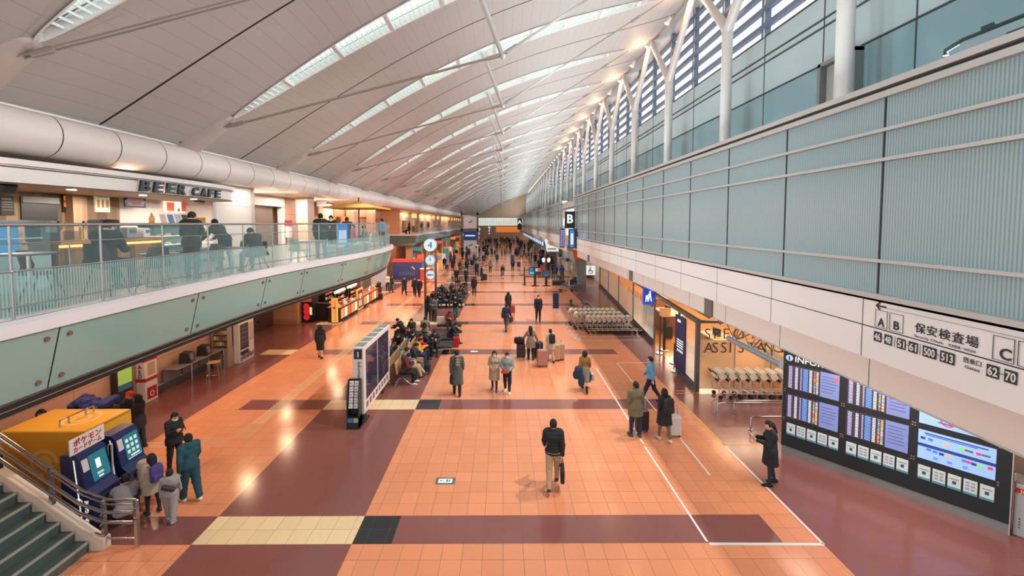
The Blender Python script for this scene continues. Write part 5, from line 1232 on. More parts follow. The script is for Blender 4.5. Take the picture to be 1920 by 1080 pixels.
m = MB(); m.b2((-13.4, 4, ZF), (-12.6, 13.6, 8.0)); m.b2((-12.6, 11.9, ZF), (-12.35, 12.3, 8.0)); m.b2((-12.6, 9.2, ZF), (-12.35, 9.5, 8.0)); struct('wall_cafe', m, [PLANK])
m = MB(); m.b2((-13.2, 13.6, ZF), (-12.7, 16.4, 8.0)); struct('wall_cafe_white', m, [PANW])
CAN = smooth([(-11.4, 3.4), (-10.6, 6.2), (-10.15, 8.4), (-9.88, 11), (-9.82, 13.5), (-9.98, 15), (-10.5, 15.95), (-11.6, 16.35)])
t = thing('cafe_canopy', 'curved white cafe canopy with dark raised lettering', 'canopy', (0, 0, 0))
m = MB(); A = lv(CAN, 7.3); B = lv(CAN, 7.66); m.strip(A, B, 0, True); m.strip([(-13.3, p.y, 7.3) for p in CAN], A, 1); E_ = offs(CAN, .09); m.strip(B, lv(E_, 7.68), 0); m.strip(lv(E_, 7.68), lv(E_, 7.8), 0); m.strip(lv(E_, 7.8), [(-13.3, p.y, 7.8) for p in CAN], 0)
m.build('fascia', [mat('canopy_white', '#D9CFC8', .4), mat('canopy_soffit', '#9A7E68', .5)], t)
m = MB(); m.strip(lv(offs(CAN, .012), 7.62), lv(offs(CAN, .012), 7.645)); m.strip(lv(offs(CAN, .012), 7.3), lv(offs(CAN, .012), 7.315)); m.build('dark_line', BLK, t)
arc = Arc(CAN); q0 = arc.sy(11.15)
def along(word, q, h, mats):
    for ch in word:
        if ch == ' ': q += h*.5; continue
        p, d = arc.at(q); n = Vector((d.y, -d.x)); wd = h*1.0
        mo = MB(); o = p+n*.10
        put_text(mo, ch, (o.x, o.y, 7.345), (d.x, d.y, 0), (d.x*.2, d.y*.2, 1), h, 0, width=wd, bold=.035, ext=.035); o2 = p+n*.02
        put_text(mo, ch, (o2.x+d.x*.0, o2.y+d.y*.0, 7.335), (d.x, d.y, 0), (d.x*.2, d.y*.2, 1), h*1.07, 1, width=wd*1.05, bold=.05, ext=.04); mo.build('letter', mats, t); q += wd*1.42
    return q
LTD = mat('letter_dark', '#2B3134', .4); q = along('BEER ', q0, .29, [LTD, WHT]); along('CAFE', q, .25, [LTD, WHT])
for y in (8.2, 10.2, 12.2, 14.2): m = MB(); m.disc((-10.6, y, 7.29), .09, .02, 12); m.build('downlight', lit('downlight_glow', '#FFD9A8', 8), t)
# counters
COUNT = mat('counter_wood', '#A9754A', .45, noise=.2, nscale=9)
t = thing('cafe_counter', 'wooden cafe counter with plank front and glowing strip under its top', 'counter', (-9.9, 10.25, ZF))
MB().b2((-.35, -1.35, 0), (.3, 1.35, .9)).build('plank_front', PLANK, t); MB().rbox((0, 0, .93), (.85, 2.8, .06), .01).build('counter_top', COUNT, t); m = MB(); m.b2((.3, -1.33, .84), (.33, 1.33, .885)); m.build('glow_strip', lit('strip_amber', '#FF9A3D', 5), t)
m = MB()
for y in (-1.2, -.1, 1.3): m.tube([(.38, y, 0), (.38, y, .9)], .02, 6)
m.build('support', CHR, t)
t = thing('glass_display_case', 'long glass cafe display case with blue lit back, left of the wooden counter', 'display case', (-9.95, 7.7, ZF))
MB().b2((-.4, -1.1, 0), (.3, 1.1, .75)).build('base', mat('case_base', '#8FA9A8', .3), t); MB().b2((-.45, -1.15, 1.38), (.35, 1.15, 1.43)).build('top', CHR, t); MB().b2((-.4, -1.1, .75), (-.37, 1.1, 1.38)).build('blue_back', lit('case_blue', '#2C86B8', .4), t); m = MB(); m.quad((.3, -1.1, .75), (.3, 1.1, .75), (.3, 1.1, 1.38), (.3, -1.1, 1.38)); m.quad((-.4, 1.1, .75), (.3, 1.1, .75), (.3, 1.1, 1.38), (-.4, 1.1, 1.38)); m.build('glass', CLEAR, t); MB().b2((-.35, -1.05, 1.05), (.2, 1.05, 1.07)).build('shelf', mat('shelf_glass', '#A9C7C9', .1), t)
t = thing('bakery_case', 'slanted glass bakery case right of the wooden counter with lit shelves', 'display case', (-10.0, 12.95, ZF))
MB().b2((-.4, -1.2, 0), (.3, 1.2, .55)).build('base', mat('case_grey', '#5D6A6C', .4), t); m = MB(); m.quad((.3, -1.2, .55), (.3, 1.2, .55), (.05, 1.2, 1.3), (.05, -1.2, 1.3)); m.build('glass', CLEAR, t); MB().b2((-.4, -1.22, 1.3), (.1, 1.22, 1.36)).build('top', COUNT, t); MB().b2((-.4, -1.2, .55), (-.36, 1.2, 1.3)).build('back', mat('case_inside', '#5E7C80', .3), t)
for z in (.72, .98): MB().b2((-.34, -1.15, z), (.12, 1.15, z+.015)).build('lit_shelf', lit('case_shelf', '#C9D8CF', .7), t)
rnd = random.Random(31)
for z in (.735, .995):
    for k in range(9):
        o = MB(); o.ball((0, 0, .04), (.08, .07, .045), 8); o = o.build('bread_roll', mat(['bun_brown', 'bun_gold', 'bun_pale'][k % 3], ['#9A6436', '#C28F4E', '#D9C39B'][k % 3], .6)); o.location = (-10.1, 11.95+.24*k, ZF+z); tag(o, 'pastry on the lit shelf of the slanted bakery case', 'pastry', 'pastries in the bakery case')
def pic(name, label, y0, y1, z0, z1, m0, bits=(), X=-12.6, fr=None):
    t = thing(name, label, 'poster' if name != 'television' else 'television', (X, (y0+y1)/2, (z0+z1)/2)); w, h = (y1-y0)/2, (z1-z0)/2; MB().b2((0, -w, -h), (.04, w, h)).build('panel', fr or m0, t); m = MB(); m.b2((.04, -w+.02, -h+.02), (.045, w-.02, h-.02)); m.build('picture', m0, t)
    for i, (a, b_, c, d, mm) in enumerate(bits): m = MB(); m.b2((.045, a*w, c*h), (.05, b_*w, d*h)); m.build('print', mm, t)
    return t
def pz(px0, px1, py0, py1, X=-12.58):
    a, b_ = gx(px0, py1, X), gx(px1, py0, X); c, d = gx(px0, py0, X), gx(px1, py1, X); return a.y, b_.y, (a.z+d.z)/2, (b_.z+c.z)/2
Y0, Y1, Z0, Z1 = pz(117, 152, 359, 398); pic('burger_poster', 'dark poster with an orange burger picture on the plank wall', Y0, Y1, Z0, Z1, mat('poster_black', '#22201F', .5), [(-.9, .9, -.5, .55, lit('burger_orange', '#C8743C', .3)), (-.9, .9, -.1, .1, lit('burger_red', '#9A3A26', .3)), (-.7, .7, .72, .85, WHT)])
Y0, Y1, Z0, Z1 = pz(178, 204, 364, 398); pic('ice_cream_poster', 'white poster with three ice cream cones on the plank wall', Y0, Y1, Z0, Z1, lit('poster_cream', '#D8CDB4', .15), [(-.75, -.45, -.5, .35, mat('cone_tan', '#B88850')), (-.15, .15, -.5, .35, mat('cone_tan')), (.45, .75, -.5, .35, mat('cone_tan')), (-.8, .8, .65, .8, GREY)])
Y0, Y1, Z0, Z1 = pz(234, 272, 370, 389, -12.3); pic('television', 'small wall screen showing food between the cafe posters', Y0, Y1, Z0, Z1, mat('tv_black', '#18191C', .2), [(-.8, .8, -.7, .75, lit('tv_picture', '#6B5560', .5)), (-.4, .5, -.4, .3, lit('tv_food', '#B07A60', .5))], -12.33)
Y0, Y1, Z0, Z1 = pz(0, 24, 367, 403); pic('menu_board', 'black menu board with pale lines at the left edge of the cafe', Y0, Y1, Z0, Z1, mat('poster_black'), [(-.8, .6, .6, .7, GREY), (-.8, .8, .3, .36, GREY), (-.8, .8, .05, .1, GREY), (-.8, .8, -.2, -.15, GREY), (-.8, .8, -.5, -.45, GREY)])
Y0, Y1, Z0, Z1 = pz(309, 351, 368, 399, -12.6); pic('light_box_menu', 'bright lightbox picture of food and drinks beside the plank wall', Y0, Y1, Z0, Z1, lit('lightbox', '#E3C7B2', .9), [(-.8, -.2, -.8, .2, lit('lb_a', '#C0573A', .8)), (-.1, .4, -.5, .6, lit('lb_b', '#E9E2D0', .9)), (.45, .85, -.8, .5, lit('lb_c', '#B43A34', .8)), (.1, .3, -.85, -.4, lit('lb_d', '#3C7A4A', .8))], -12.65)
Y0, Y1, Z0, Z1 = pz(40, 106, 370, 412); t = thing('kitchen_hatch', 'dark kitchen hatch opening in the plank wall', 'hatch', (-12.58, (Y0+Y1)/2, (Z0+Z1)/2)); m = MB(); m.b2((-.02, (Y0-Y1)/2, (Z0-Z1)/2), (.02, (Y1-Y0)/2, (Z1-Z0)/2)); m.build('opening', mat('hatch_dark', '#2A2826', .4), t); m = MB(); m.b2((.02, (Y0-Y1)/2, (Z1-Z0)/2-.16), (.08, (Y1-Y0)/2, (Z1-Z0)/2)); m.build('hood', GREY, t)
# things on the counters
def beer_tap(y, label):
    t = thing('beer_tap', label, 'beer tap', (-9.95, y, ZF+.96), 0, 'beer taps on the cafe counter'); G = mat('brass', '#C29A4A', .25, .8); m = MB(); m.tube([(0, 0, 0), (0, 0, .32)], .04, 10); m.lathe([(.08, 0), (.07, .03)], n=12); m.build('column', G, t); m = MB(); m.tube([(0, 0, .3), (.14, 0, .3), (.14, 0, .24)], .018, 6); m.build('spout', G, t); m = MB(); m.tube([(.05, 0, .3), (.06, 0, .46)], [.015, .025], 6); m.build('lever', BLK, t)
beer_tap(9.2, 'brass beer tap near the left end of the wooden counter'); beer_tap(9.75, 'brass beer tap second along the wooden counter')
for k, (y, h, w, c, nm, lb) in enumerate(((8.98, .42, .4, CHAR, 'coffee_machine', 'dark coffee machine at the left end of the wooden counter'), (10.35, .5, .5, CHAR, 'espresso_machine', 'large dark machine behind the seated man'), (10.95, .3, .3, GREY, 'till', 'grey till on the wooden counter'), (11.4, .28, .2, WHT, 'napkin_holder', 'white holder at the right end of the wooden counter'))):
    t = thing(nm, lb, 'appliance' if k < 3 else 'holder', (-10.0, y, ZF+.96)); MB().rbox((0, 0, h/2), (.36, w, h), .03).build('housing', c, t); m = MB(); m.b2((.18, -w*.3, h*.5), (.19, w*.3, h*.8)); m.build('front_panel', mat('panel_mid', '#5C6E74', .3), t)
o = tag(MB().lathe([(.0, 0), (.06, .0), (.075, .16), (.07, .17), (.02, .3), (.0, .33)], n=12).build('ice_cream_model', mat('ice_orange', '#D99A5C', .5)), 'giant ice cream model on top of the bakery case', 'model'); o.location = (-10.2, 12.0, ZF+1.36)
for k in range(4):
    t = thing('menu_stand', ['small menu stand on the bakery case, beside the ice cream model', 'second small menu stand on the bakery case', 'third menu stand on the bakery case, silver', 'dark menu stand behind the standing customer'][k], 'menu stand', (-10.15, 12.35+.28*k, ZF+1.36), 0); m = MB(); m.box((0, 0, .14), (.02, .2, .28), 0, M=Matrix.Rotation(-.25, 3, 'Y')); m.build('card', [mat('card_pink', '#CDB5B0', .5), mat('card_blue', '#5C7FA8', .5), mat('card_silver', '#A9B2B8', .3), CHAR][k], t)
for k in range(5):
    o = MB().lathe([(.035, 0), (.035, .16), (.04, .2)], n=10).build('glass_tumbler', mat('amber_drink', '#B98A45', .2)); o.location = (-10.15, 13.6+.11*k, ZF+1.36); tag(o, 'drink glass in the row at the right end of the bakery case', 'glass', 'glasses on the bakery case')
for k, (px, py) in enumerate(((10, 352), (375, 375))):
    p = gx(px, py, -10.6 if k == 0 else -11.2); t = thing('ceiling_speaker', ['black speaker hung under the canopy at the left picture edge', 'black speaker hung before the white wall right of the lightbox'][k], 'speaker', (p.x, p.y, p.z)); MB().rbox((0, 0, 0), (.2, .3, .22), .03, M=Matrix.Rotation(.4, 3, 'Y')).build('housing', BLK, t); m = MB(); m.tube([(0, 0, .1), (0, 0, 7.3-p.z)], .015, 5); m.build('rod', BLK, t)
# tables, chairs, parasol, poster
def round_table(x, y, label, r=.35, z=.7):
    t = thing('cafe_table', label, 'table', (x, y, ZF), 0, 'cafe tables on the gallery'); m = MB(); m.disc((0, 0, z), r, .03, 24); m.build('table_top', mat('table_dark', '#4B4A48', .4), t); m = MB(); m.tube([(0, 0, .03), (0, 0, z)], .03, 8); m.build('pedestal', CHR, t); m = MB(); m.disc((0, 0, .015), .24, .03, 20); m.build('foot', CHAR, t)
round_table(-7.6, 6.6, 'dark round cafe table left of the seated man in black', .36, .88); round_table(-7.2, 10.9, 'dark round cafe table in front of the seated customer', .36, .72); round_table(-7.5, 9.0, 'dark round cafe table between the two black chairs')
def shell_chair(x, y, rz, label, c=CUSH, seat=.45):
    t = thing('cafe_chair', label, 'chair', (x, y, ZF), rz, 'shell chairs of the cafe')
    m = MB(); P = []
    for i in range(7):
        a = -.5+i/6; row = []
        for j in range(7):
            u = j/6; b_ = (u-.5)*2; dep = .24*(1-b_*b_*.25)
            if i <= 3: row.append((b_*.24, -.22+i*.14, seat+.04*b_*b_+(.02 if i == 0 else 0)))
            else: row.append((b_*(.24-.02*(i-3)), .2+(i-3)*.03-.07*b_*b_, seat+.02+(i-3)*.13))
        P.append(row)
    for r0, r1 in zip(P, P[1:]): m.strip(r0, r1, 0, True)
    bk = [[(a, b2+.0, c2-.02) for a, b2, c2 in r] for r in P]
    for r0, r1 in zip(bk, bk[1:]): m.strip(r1, r0, 0, True)
    m.build('shell', c, t)
    for sx in (-1, 1):
        for sy in (-1, 1): m = MB(); m.tube([(sx*.12, sy*.1, seat-.02), (sx*.24, sy*.24, 0)], .012, 6); m.build('leg', CHR if c != CUSH else BLK, t)
    return t
shell_chair(-7.9, 7.05, R(120), 'black shell chair left of the seated man in black', CUSH, .5); shell_chair(-7.25, 8.55, R(20), 'black shell chair against the glass, nearer the plank counter'); shell_chair(-7.1, 9.95, R(-10), 'black shell chair against the glass below the standing customer')
SG = mat('sage_shell', '#B9C9BC', .45); shell_chair(-6.8, 13.7, R(165), 'pale sage shell chair seen from behind in front of two standing men', SG); shell_chair(-7.4, 12.2, R(170), 'pale sage shell chair further from the glass', SG)
t = thing('gallery_table', 'white rectangular table with bottles behind the sage chair', 'table', (-7.15, 15.1, ZF)); MB().b2((-.4, -.7, .7), (.4, .7, .74)).build('table_top', mat('table_grey_blue', '#8FA0A4', .4), t)
for sx in (-.33, .33):
    for sy in (-.6, .6): m = MB(); m.tube([(sx, sy, 0), (sx, sy, .7)], .02, 6); m.build('leg', CHR, t)
for k, (x, y, L) in enumerate(((-6.75, 16.4, .9), (-6.7, 18.0, .9), (-6.75, 19.6, .7))):
    t = thing('bench_table', ['white low table nearest the blue poster stand', 'white low table beyond the blue poster stand', 'white low table near the parasol post'][k], 'table', (x, y, ZF), 0, 'white low tables on the gallery'); MB().b2((-.3, -L/2, .42), (.3, L/2, .5)).build('table_top', WHT, t)
    for sy in (-1, 1): m = MB(); m.b2((-.25, sy*L*.42-.03, 0), (.25, sy*L*.42+.03, .42)); m.build('leg', WHT, t)
p = gx(646, 420, -6.55); t = thing('poster_stand', 'bright blue poster stand behind the glass of the gallery', 'poster stand', (-6.6, p.y-.1, ZF), R(20)); MB().b2((-.2, -.02, .35), (.2, .02, 1.33)).build('panel', lit('poster_blue', '#1E6FC0', .3), t); m = MB(); m.b2((-.15, -.026, .55), (.15, -.02, 1.1)); m.build('picture', lit('poster_ice', '#9FC4DE', .3), t); m = MB(); m.b2((-.02, -.03, .6), (.03, -.024, .95)); m.build('tower_print', WHT, t); m = MB(); m.b2((-.2, -.15, 0), (.2, .15, .03)); m.tube([(0, 0, 0), (0, 0, .4)], .02, 6); m.build('foot', CHR, t)
t = thing('parasol', 'square amber parasol standing on the upper gallery', 'parasol', (-7.75, 22.2, ZF)); AMBC = mat('amber_canvas', '#D99A45', .7)
m = MB(); c = (0, 0, 2.55); k4 = [(-1.35, -1.35, 2.2), (1.35, -1.35, 2.2), (1.35, 1.35, 2.2), (-1.35, 1.35, 2.2)]
for i in range(4): a, b_ = k4[i], k4[(i+1) % 4]; m.add([a, b_, c], [(0, 1, 2)]); m.quad((a[0], a[1], 2.13), (b_[0], b_[1], 2.13), b_, a); m.add([(a[0], a[1], 2.19), (b_[0], b_[1], 2.19), (0, 0, 2.53)], [(2, 1, 0)])
m.build('canopy', AMBC, t); m = MB(); m.tube([(0, 0, 0), (0, 0, 2.75)], .04, 8); m.build('pole', BRN, t)
for i in range(4): a = k4[i]; m = MB(); m.tube([(0, 0, 2.45), (a[0]*.95, a[1]*.95, 2.17)], .012, 5); m.build('rib', BRN, t)
m = MB(); m.disc((0, 0, .04), .3, .08, 20); m.build('base', CHAR, t)
# signs and panels on the upper back wall
t = thing('fire_hose_box', 'white hydrant box with red sign before the peach wall', 'cabinet', (-13.2, 25.4, ZF)); MB().b2((-.1, -.2, .5), (.1, .2, 1.2)).build('body', WHT, t); m = MB(); m.b2((-.12, -.21, 1.2), (.12, .21, 1.55)); m.build('red_sign', RED, t); m = MB(); m.b2((-.08, -.05, 0), (.08, .05, .5)); m.build('post', WHT, t)
for k, (x, y, w, z0, z1, c, lb) in enumerate(((-14.9, 33, 1.6, 5.1, 7.0, lit('front_amber', '#C47A42', .35), 'amber lit shop panel behind the parasol'), (-14.6, 30.5, .8, 5.1, 7.2, mat('white_column_panel', '#D2D2D0', .5), 'white upright panel left of the parasol pole'), (-14.9, 37, 1.6, 5.1, 7.3, lit('front_orange', '#E09243', .5), 'orange shop board with dark oval, right of the parasol'), (-14.9, 35.1, .9, 5.1, 7.0, lit('front_white', '#DAD6CE', .4), 'white menu board between the lit shop panels'), (-14.9, 28.6, 1.2, 5.1, 6.6, mat('front_brown', '#6D4838', .5), 'dark brown shop opening left of the white upright panel'))):
    t = thing('lit_shop_board', lb, 'shop front', (x, y, 0)); MB().b2((0, -w, z0), (.12, w, z1)).build('panel', c, t)
    if k == 2: m = MB(); m.ball((.12, 0, 6.75), (.02, .7, .3), 14); m.build('oval', mat('front_brown'), t)
    if k in (0, 3):
        for j in range(4): m = MB(); m.b2((.12, -w*.7, z0+.5+.33*j), (.13, w*.7, z0+.62+.33*j)); m.build('menu_line', mat('front_brown') if k == 0 else GREY, t)
for k, (px, py, c, s) in enumerate(((603, 381, WHT, .5), (665, 392, WHT, .35), (650, 385, mat('sign_dark_green', '#31473C', .4), .4))):
    p = gx(px, py, -11.5-.2*k); t = thing('hanging_sign', ['white hanging sign near the peach column', 'white lamp shade hanging by the green sign', 'dark green hanging sign near the parasol'][k], 'sign', (p.x, p.y, p.z)); MB().b2((-s*.6, -.03, -s*.4), (s*.6, .03, s*.4)).build('panel', c, t); m = MB(); m.tube([(0, 0, s*.4), (0, 0, 8.03-p.z)], .012, 5); m.build('hanger', CHR, t)
# ================================================================ things on the right
# ---- flight information board, set at an angle
u0, u1 = Vector((7.88, 11.3, 0)), Vector((10.5, 8.18, 0)); du = (u1-u0); L = du.length
t = thing('flight_board', 'large dark flight information board with six lit screens and leaflet row', 'information board', u0, math.atan2(du.y, du.x))
BD = mat('board_black', '#20282A', .3)
MB().b2((0, 0, .22), (L, .28, 2.95)).build('body', BD, t); MB().b2((0, .02, 0), (L, .26, .22)).build('plinth', mat('satin_steel', '#9FA9A6', .3, .7), t); MB().b2((-.012, -.01, .22), (0, .29, 2.95)).build('edge_trim', mat('edge_green', '#51635E', .4), t); m = MB(); m.b2((L, -.01, .0), (L+.015, .29, 2.95)); m.build('edge_trim', ALU, t)
m = MB(); put_text(m, 'INFORMATION', (.27, -.004, 2.66), (1, 0, 0), (0, 0, 1), .15, 0); m.build('lettering', WSIGN, t); o = MB(); o.disc((.13, -.004, 2.735), .085, .01, 22, 0, 'Y'); o = o.build('symbol_disc', lit('symbol_pale', '#8FAFC6', .4), t); m = MB(); put_text(m, 'i', (.13, -.016, 2.675), (1, 0, 0), (0, 0, 1), .12, 0, bold=.03, align='C'); m.build('symbol', BD, o)
TB = lit('table_screen', '#352F3A', .5); PER = lit('periwinkle_screen', '#66719F', .5); rnd = random.Random(77)
RC = [lit('row_lilac', '#A9A2CC', .5), lit('row_blue', '#5E8EE0', .6), lit('row_white', '#CFCBD8', .5), lit('row_amber', '#E0A040', .9), lit('row_red', '#D8504A', .9), lit('row_teal', '#3FA0B8', .9)]
for c in range(3):
    x0 = .1+1.3*c
    for r, (z0, z1) in enumerate(((1.88, 2.55), (1.06, 1.73))):
        if c < 2:
            o = MB(); o.b2((x0, -.01, z0), (x0+1.14, 0, z1), 0); o.b2((x0+.74, -.014, z0), (x0+1.14, -.01, z1), 1); o = o.build('screen', [TB, PER], t)
            m = MB()
            for k in range(15):
                z = z1-.05-k*.041
                if z < z0+.02: break
                for (a, b_, ci) in ((.03, .11, 0), (.18, .24, 2), (.30, .33, 0), (.36, .47, 1), (.5, .56, 2), (.6, .635, rnd.choice((3, 4, 1, 5))), (.655, .70, rnd.choice((2, 3, 0)))):
                    m.b2((x0+a, -.014, z-.011), (x0+b_, -.0105, z+.011), ci)
            m.build('timetable_rows', RC, o); m = MB()
            for k in range(6): m.b2((x0+.78, -.017, z1-.12-.08*k), (x0+1.0+.1*rnd.random(), -.0145, z1-.108-.08*k))
            if r == 0 and c == 0: m.b2((x0+1.02, -.018, z1-.17), (x0+1.12, -.0145, z1-.07), 1)
            m.build('notice_lines', [mat('dim_violet', '#454A78', .4), RC[4]], o)
        else:
            o = MB(); o.b2((x0, -.01, z0), (x0+1.16, 0, z1)); o = o.build('screen', lit('map_screen', '#7F9CD6', .62), t); m = MB()
            if r == 1:
                m.b2((x0, -.014, 1.35), (x0+1.16, -.01, 1.42), 0)
                for k, (a, z, ci) in enumerate(((.04, 1.52, 0), (.16, 1.52, 1), (.40, 1.50, 2), (.64, 1.50, 3), (.88, 1.50, 4), (.14, 1.28, 1), (.24, 1.27, 1), (.34, 1.26, 0), (.44, 1.27, 2), (.68, 1.26, 1), (.74, 1.26, 4), (.82, 1.25, 0), (.90, 1.25, 3), (1.05, 1.26, 4), (.25, 1.12, 5), (.47, 1.12, 5), (.7, 1.12, 5))): m.b2((x0+a, -.015, z), (x0+a+.075, -.01, z+.055), ci)
                for k, (a, z) in enumerate(((.72, 1.51), (.96, 1.51))): m.b2((x0+a, -.0145, z), (x0+a+.12, -.01, z+.04), 6)
                m.b2((x0+.1, -.014, 1.66), (x0+1.05, -.01, 1.685), 0); m.b2((x0+.12, -.014, 1.63), (x0+.9, -.01, 1.643), 0)
            else: ring(m, (x0+.45, -.012, 2.05), (1, 0, 0), (0, 0, 1), .09, .12, 24, 0, 6.28, 4); m.b2((x0+.3, -.014, 1.98), (x0+.8, -.01, 2.0), 0)
            m.build('map_marks', [lit('map_navy', '#203A78', .4), lit('map_blue', '#3B66B8', .6), lit('map_orange', '#E08A4A', .8), lit('map_green', '#5FB83C', .8), lit('map_red', '#D8304A', .8), lit('map_mid', '#3F7AC0', .7), lit('map_olive', '#4B5A48', .4)], o)
    for z in (.98, 1.04, 1.79, 1.85, 2.6):
        for x in (x0-.055, x0+1.2): m = MB(); m.disc((x, -.006, z), .018, .012, 8, 0, 'Y'); m.build('screw', CHR, t)
    for k in range(5):
        xx = x0+.02+.235*k; o = MB(); o.b2((xx, -.02, .58), (xx+.2, 0, .90), 0); o.b2((xx+.003, -.022, .583), (xx+.197, -.02, .63), 1)
        if k % 2 == 0: o.b2((xx+.07, -.022, .7), (xx+.13, -.02, .77), 2); o.b2((xx+.03, -.022, .8), (xx+.17, -.02, .83), 3)
        else:
            for j in range(3): o.b2((xx+.03, -.022, .68+.07*j), (xx+.09, -.02, .72+.07*j), 3); o.b2((xx+.11, -.022, .68+.07*j), (xx+.17, -.02, .72+.07*j), 3)
        o.build('leaflet', [mat('leaflet_white', '#C9D2D0', .5), mat('leaflet_teal', '#3F8FA0', .5), mat('leaflet_dark', '#22566A', .5), mat('leaflet_grey', '#8E9AA0', .5)], t)
# wall behind, right hand edge
m = MB(); m.quad((11.6, 15.4, 0), (11.6, -3, 0), (11.6, -3, 4), (11.6, 15.4, 4)); struct('wall_right_ground', m, [mat('ground_wall_beige', '#BFA893', .5)])
t = thing('grey_machine', 'grey machine with red band at the right picture edge beside the flight board', 'machine', (11.15, 8.0, 0), R(-50)); MB().rbox((0, 0, .55), (1.0, .6, 1.1), .02).build('body', mat('machine_grey', '#A3A8A6', .4), t); m = MB(); m.b2((-.5, -.31, .92), (.5, -.3, 1.02)); m.build('red_band', RED, t); m = MB(); put_text(m, 'JCB', (-.44, -.315, .935), (1, 0, 0), (0, 0, 1), .065, 0, bold=.03); m.build('lettering', mat('gold_letters', '#D8B98A', .4), t); m = MB()
for i in range(6):
    for j in range(4): m.disc((-.42+.08*i, -.302, .2+.06*j), .014, .006, 6, 0, 'Y')
m.build('vent_holes', BLK, t)
# low steel bars on the floor
def bar(px, py, L, label):
    p = gp(px, py); t = thing('floor_bar', label, 'guard rail', (p.x, p.y, 0), 0, 'low steel guard bars'); h = .42; m = MB(); m.tube([(0, 0, 0), (0, 0, h-.05), (.06, 0, h), (L, 0, h), (L, 0, 0)], .028, 8); m.build('rail', CHR, t); m = MB(); m.disc((0, 0, .01), .06, .02, 12); m.build('foot_plate', CHR, t)
bar(1345, 778, 3.2, 'low steel guard bar right in front of the parked baggage carts'); bar(1407, 806, 2.6, 'low steel guard bar nearest the woman with the tablet'); bar(1376, 774, 2.9, 'low steel guard bar in the middle of the three')
# ---- slanted glass offices
GO = mat('office_glass', '#9FBDB8', .04, alpha=.22); FROST = mat('frosted_glass', '#C3D6CE', .35, alpha=.62); FRW = mat('frosted_warm_glass', '#E7BE92', .4, alpha=.72); FRM = mat('office_frame', '#6B6E6D', .35, .5); KICK = mat('kick_plate', '#4F5657', .4)
def P(y, dx=0): return (ox(y)+dx, y)
m = MB(); mk = MB(); mf = MB()
def pane(y0, y1, z0=.28, z1=2.62, mi=0): (a, b_), (c, d) = P(y0), P(y1); m.quad((c, d, z0), (a, b_, z0), (a, b_, z1), (c, d, z1), mi)
def framep(y, w=.07, z1=2.75): a, b_ = P(y); mf.b2((a-.04, b_-w/2, 0), (a+.04, b_+w/2, z1))
pane(15.55, 17.6, .28, 1.6, 1); pane(15.55, 17.6, 1.6, 2.62, 0)
y = 21.6
while y < 42: pane(y, y+1.65, .28, 1.9, 1); pane(y, y+1.65, 1.9, 2.62, 0); y += 1.7
struct('window_5', m, [GO, FROST])
for y in (15.5, 17.65, 21.55, 26.7, 31.8, 36.9, 42): framep(y)
for y0, y1 in ((15.5, 17.65), (21.55, 42)):
    (a, b_), (c, d) = P(y0), P(y1); mk.quad((c-.02, d, 0), (a-.02, b_, 0), (a-.02, b_, .28), (c-.02, d, .28))
(a, b_), (c, d) = P(15.5), P(42)
for z0, z1 in ((2.62, 2.78),): mf.add([(a-.05, b_, z0), (c-.05, d, z0), (c-.05, d, z1), (a-.05, b_, z1), (a+.1, b_, z0), (c+.1, d, z0), (c+.1, d, z1), (a+.1, b_, z1)], [(1, 0, 3, 2), (0, 1, 5, 4), (2, 3, 7, 6)])
mf.b2((7.4, 15.44, 0), (7.54, 15.58, 2.8)); mf.b2((7.5, 15.45, 2.66), (14, 15.55, 2.76)); struct('trim_3', mf, [FRM]); struct('trim_4', mk, [KICK])
m = MB(); m.quad((7.5, 15.5, .1), (14, 15.5, .1), (14, 15.5, 2.0), (7.5, 15.5, 2.0), 0); m.quad((7.5, 15.5, 2.0), (14, 15.5, 2.0), (14, 15.5, 2.66), (7.5, 15.5, 2.66), 1); struct('window_6', m, [FRW, GO])
m = MB()
for x in (8.9, 10.3, 11.7): m.b2((x-.008, 15.48, .1), (x+.008, 15.5, 2.66))
struct('trim_5', m, [FRM])
m = MB()
for i, ch in enumerate('SPECIAL'): put_text(m, ch, (7.72+.36*i, 15.46, 2.06), (1, 0, 0), (0, 0, 1), .4, 0, bold=-.012)
for i, ch in enumerate('ASSISTANCE'): put_text(m, ch, (7.70+.33*i+(.0 if i < 6 else .02), 15.46, 1.52), (1, 0, 0), (0, 0, 1), .4, 0, bold=-.012)
struct('trim_lettering', m, [mat('letter_ink', '#2E2622', .5)])
m = MB(); m.quad((26, 42, 0), (9.9, 42, 0), (9.9, 42, 4), (26, 42, 4)); m.b2((16, 15.6, 0), (16.2, 42, 4)); struct('wall_office', m, [mat('office_wall_warm', '#C8905A', .5)])
m = MB()
for i, ch in enumerate('ASSISTANCE'): y = 28.2-.58*i; put_text(m, ch, (ox(y)-.03, y, 1.82), (-.0971, -1, 0), (0, 0, 1), .36, 0, bold=-.01)
struct('trim_lettering_2', m, [mat('letter_teal', '#31504F', .5)])
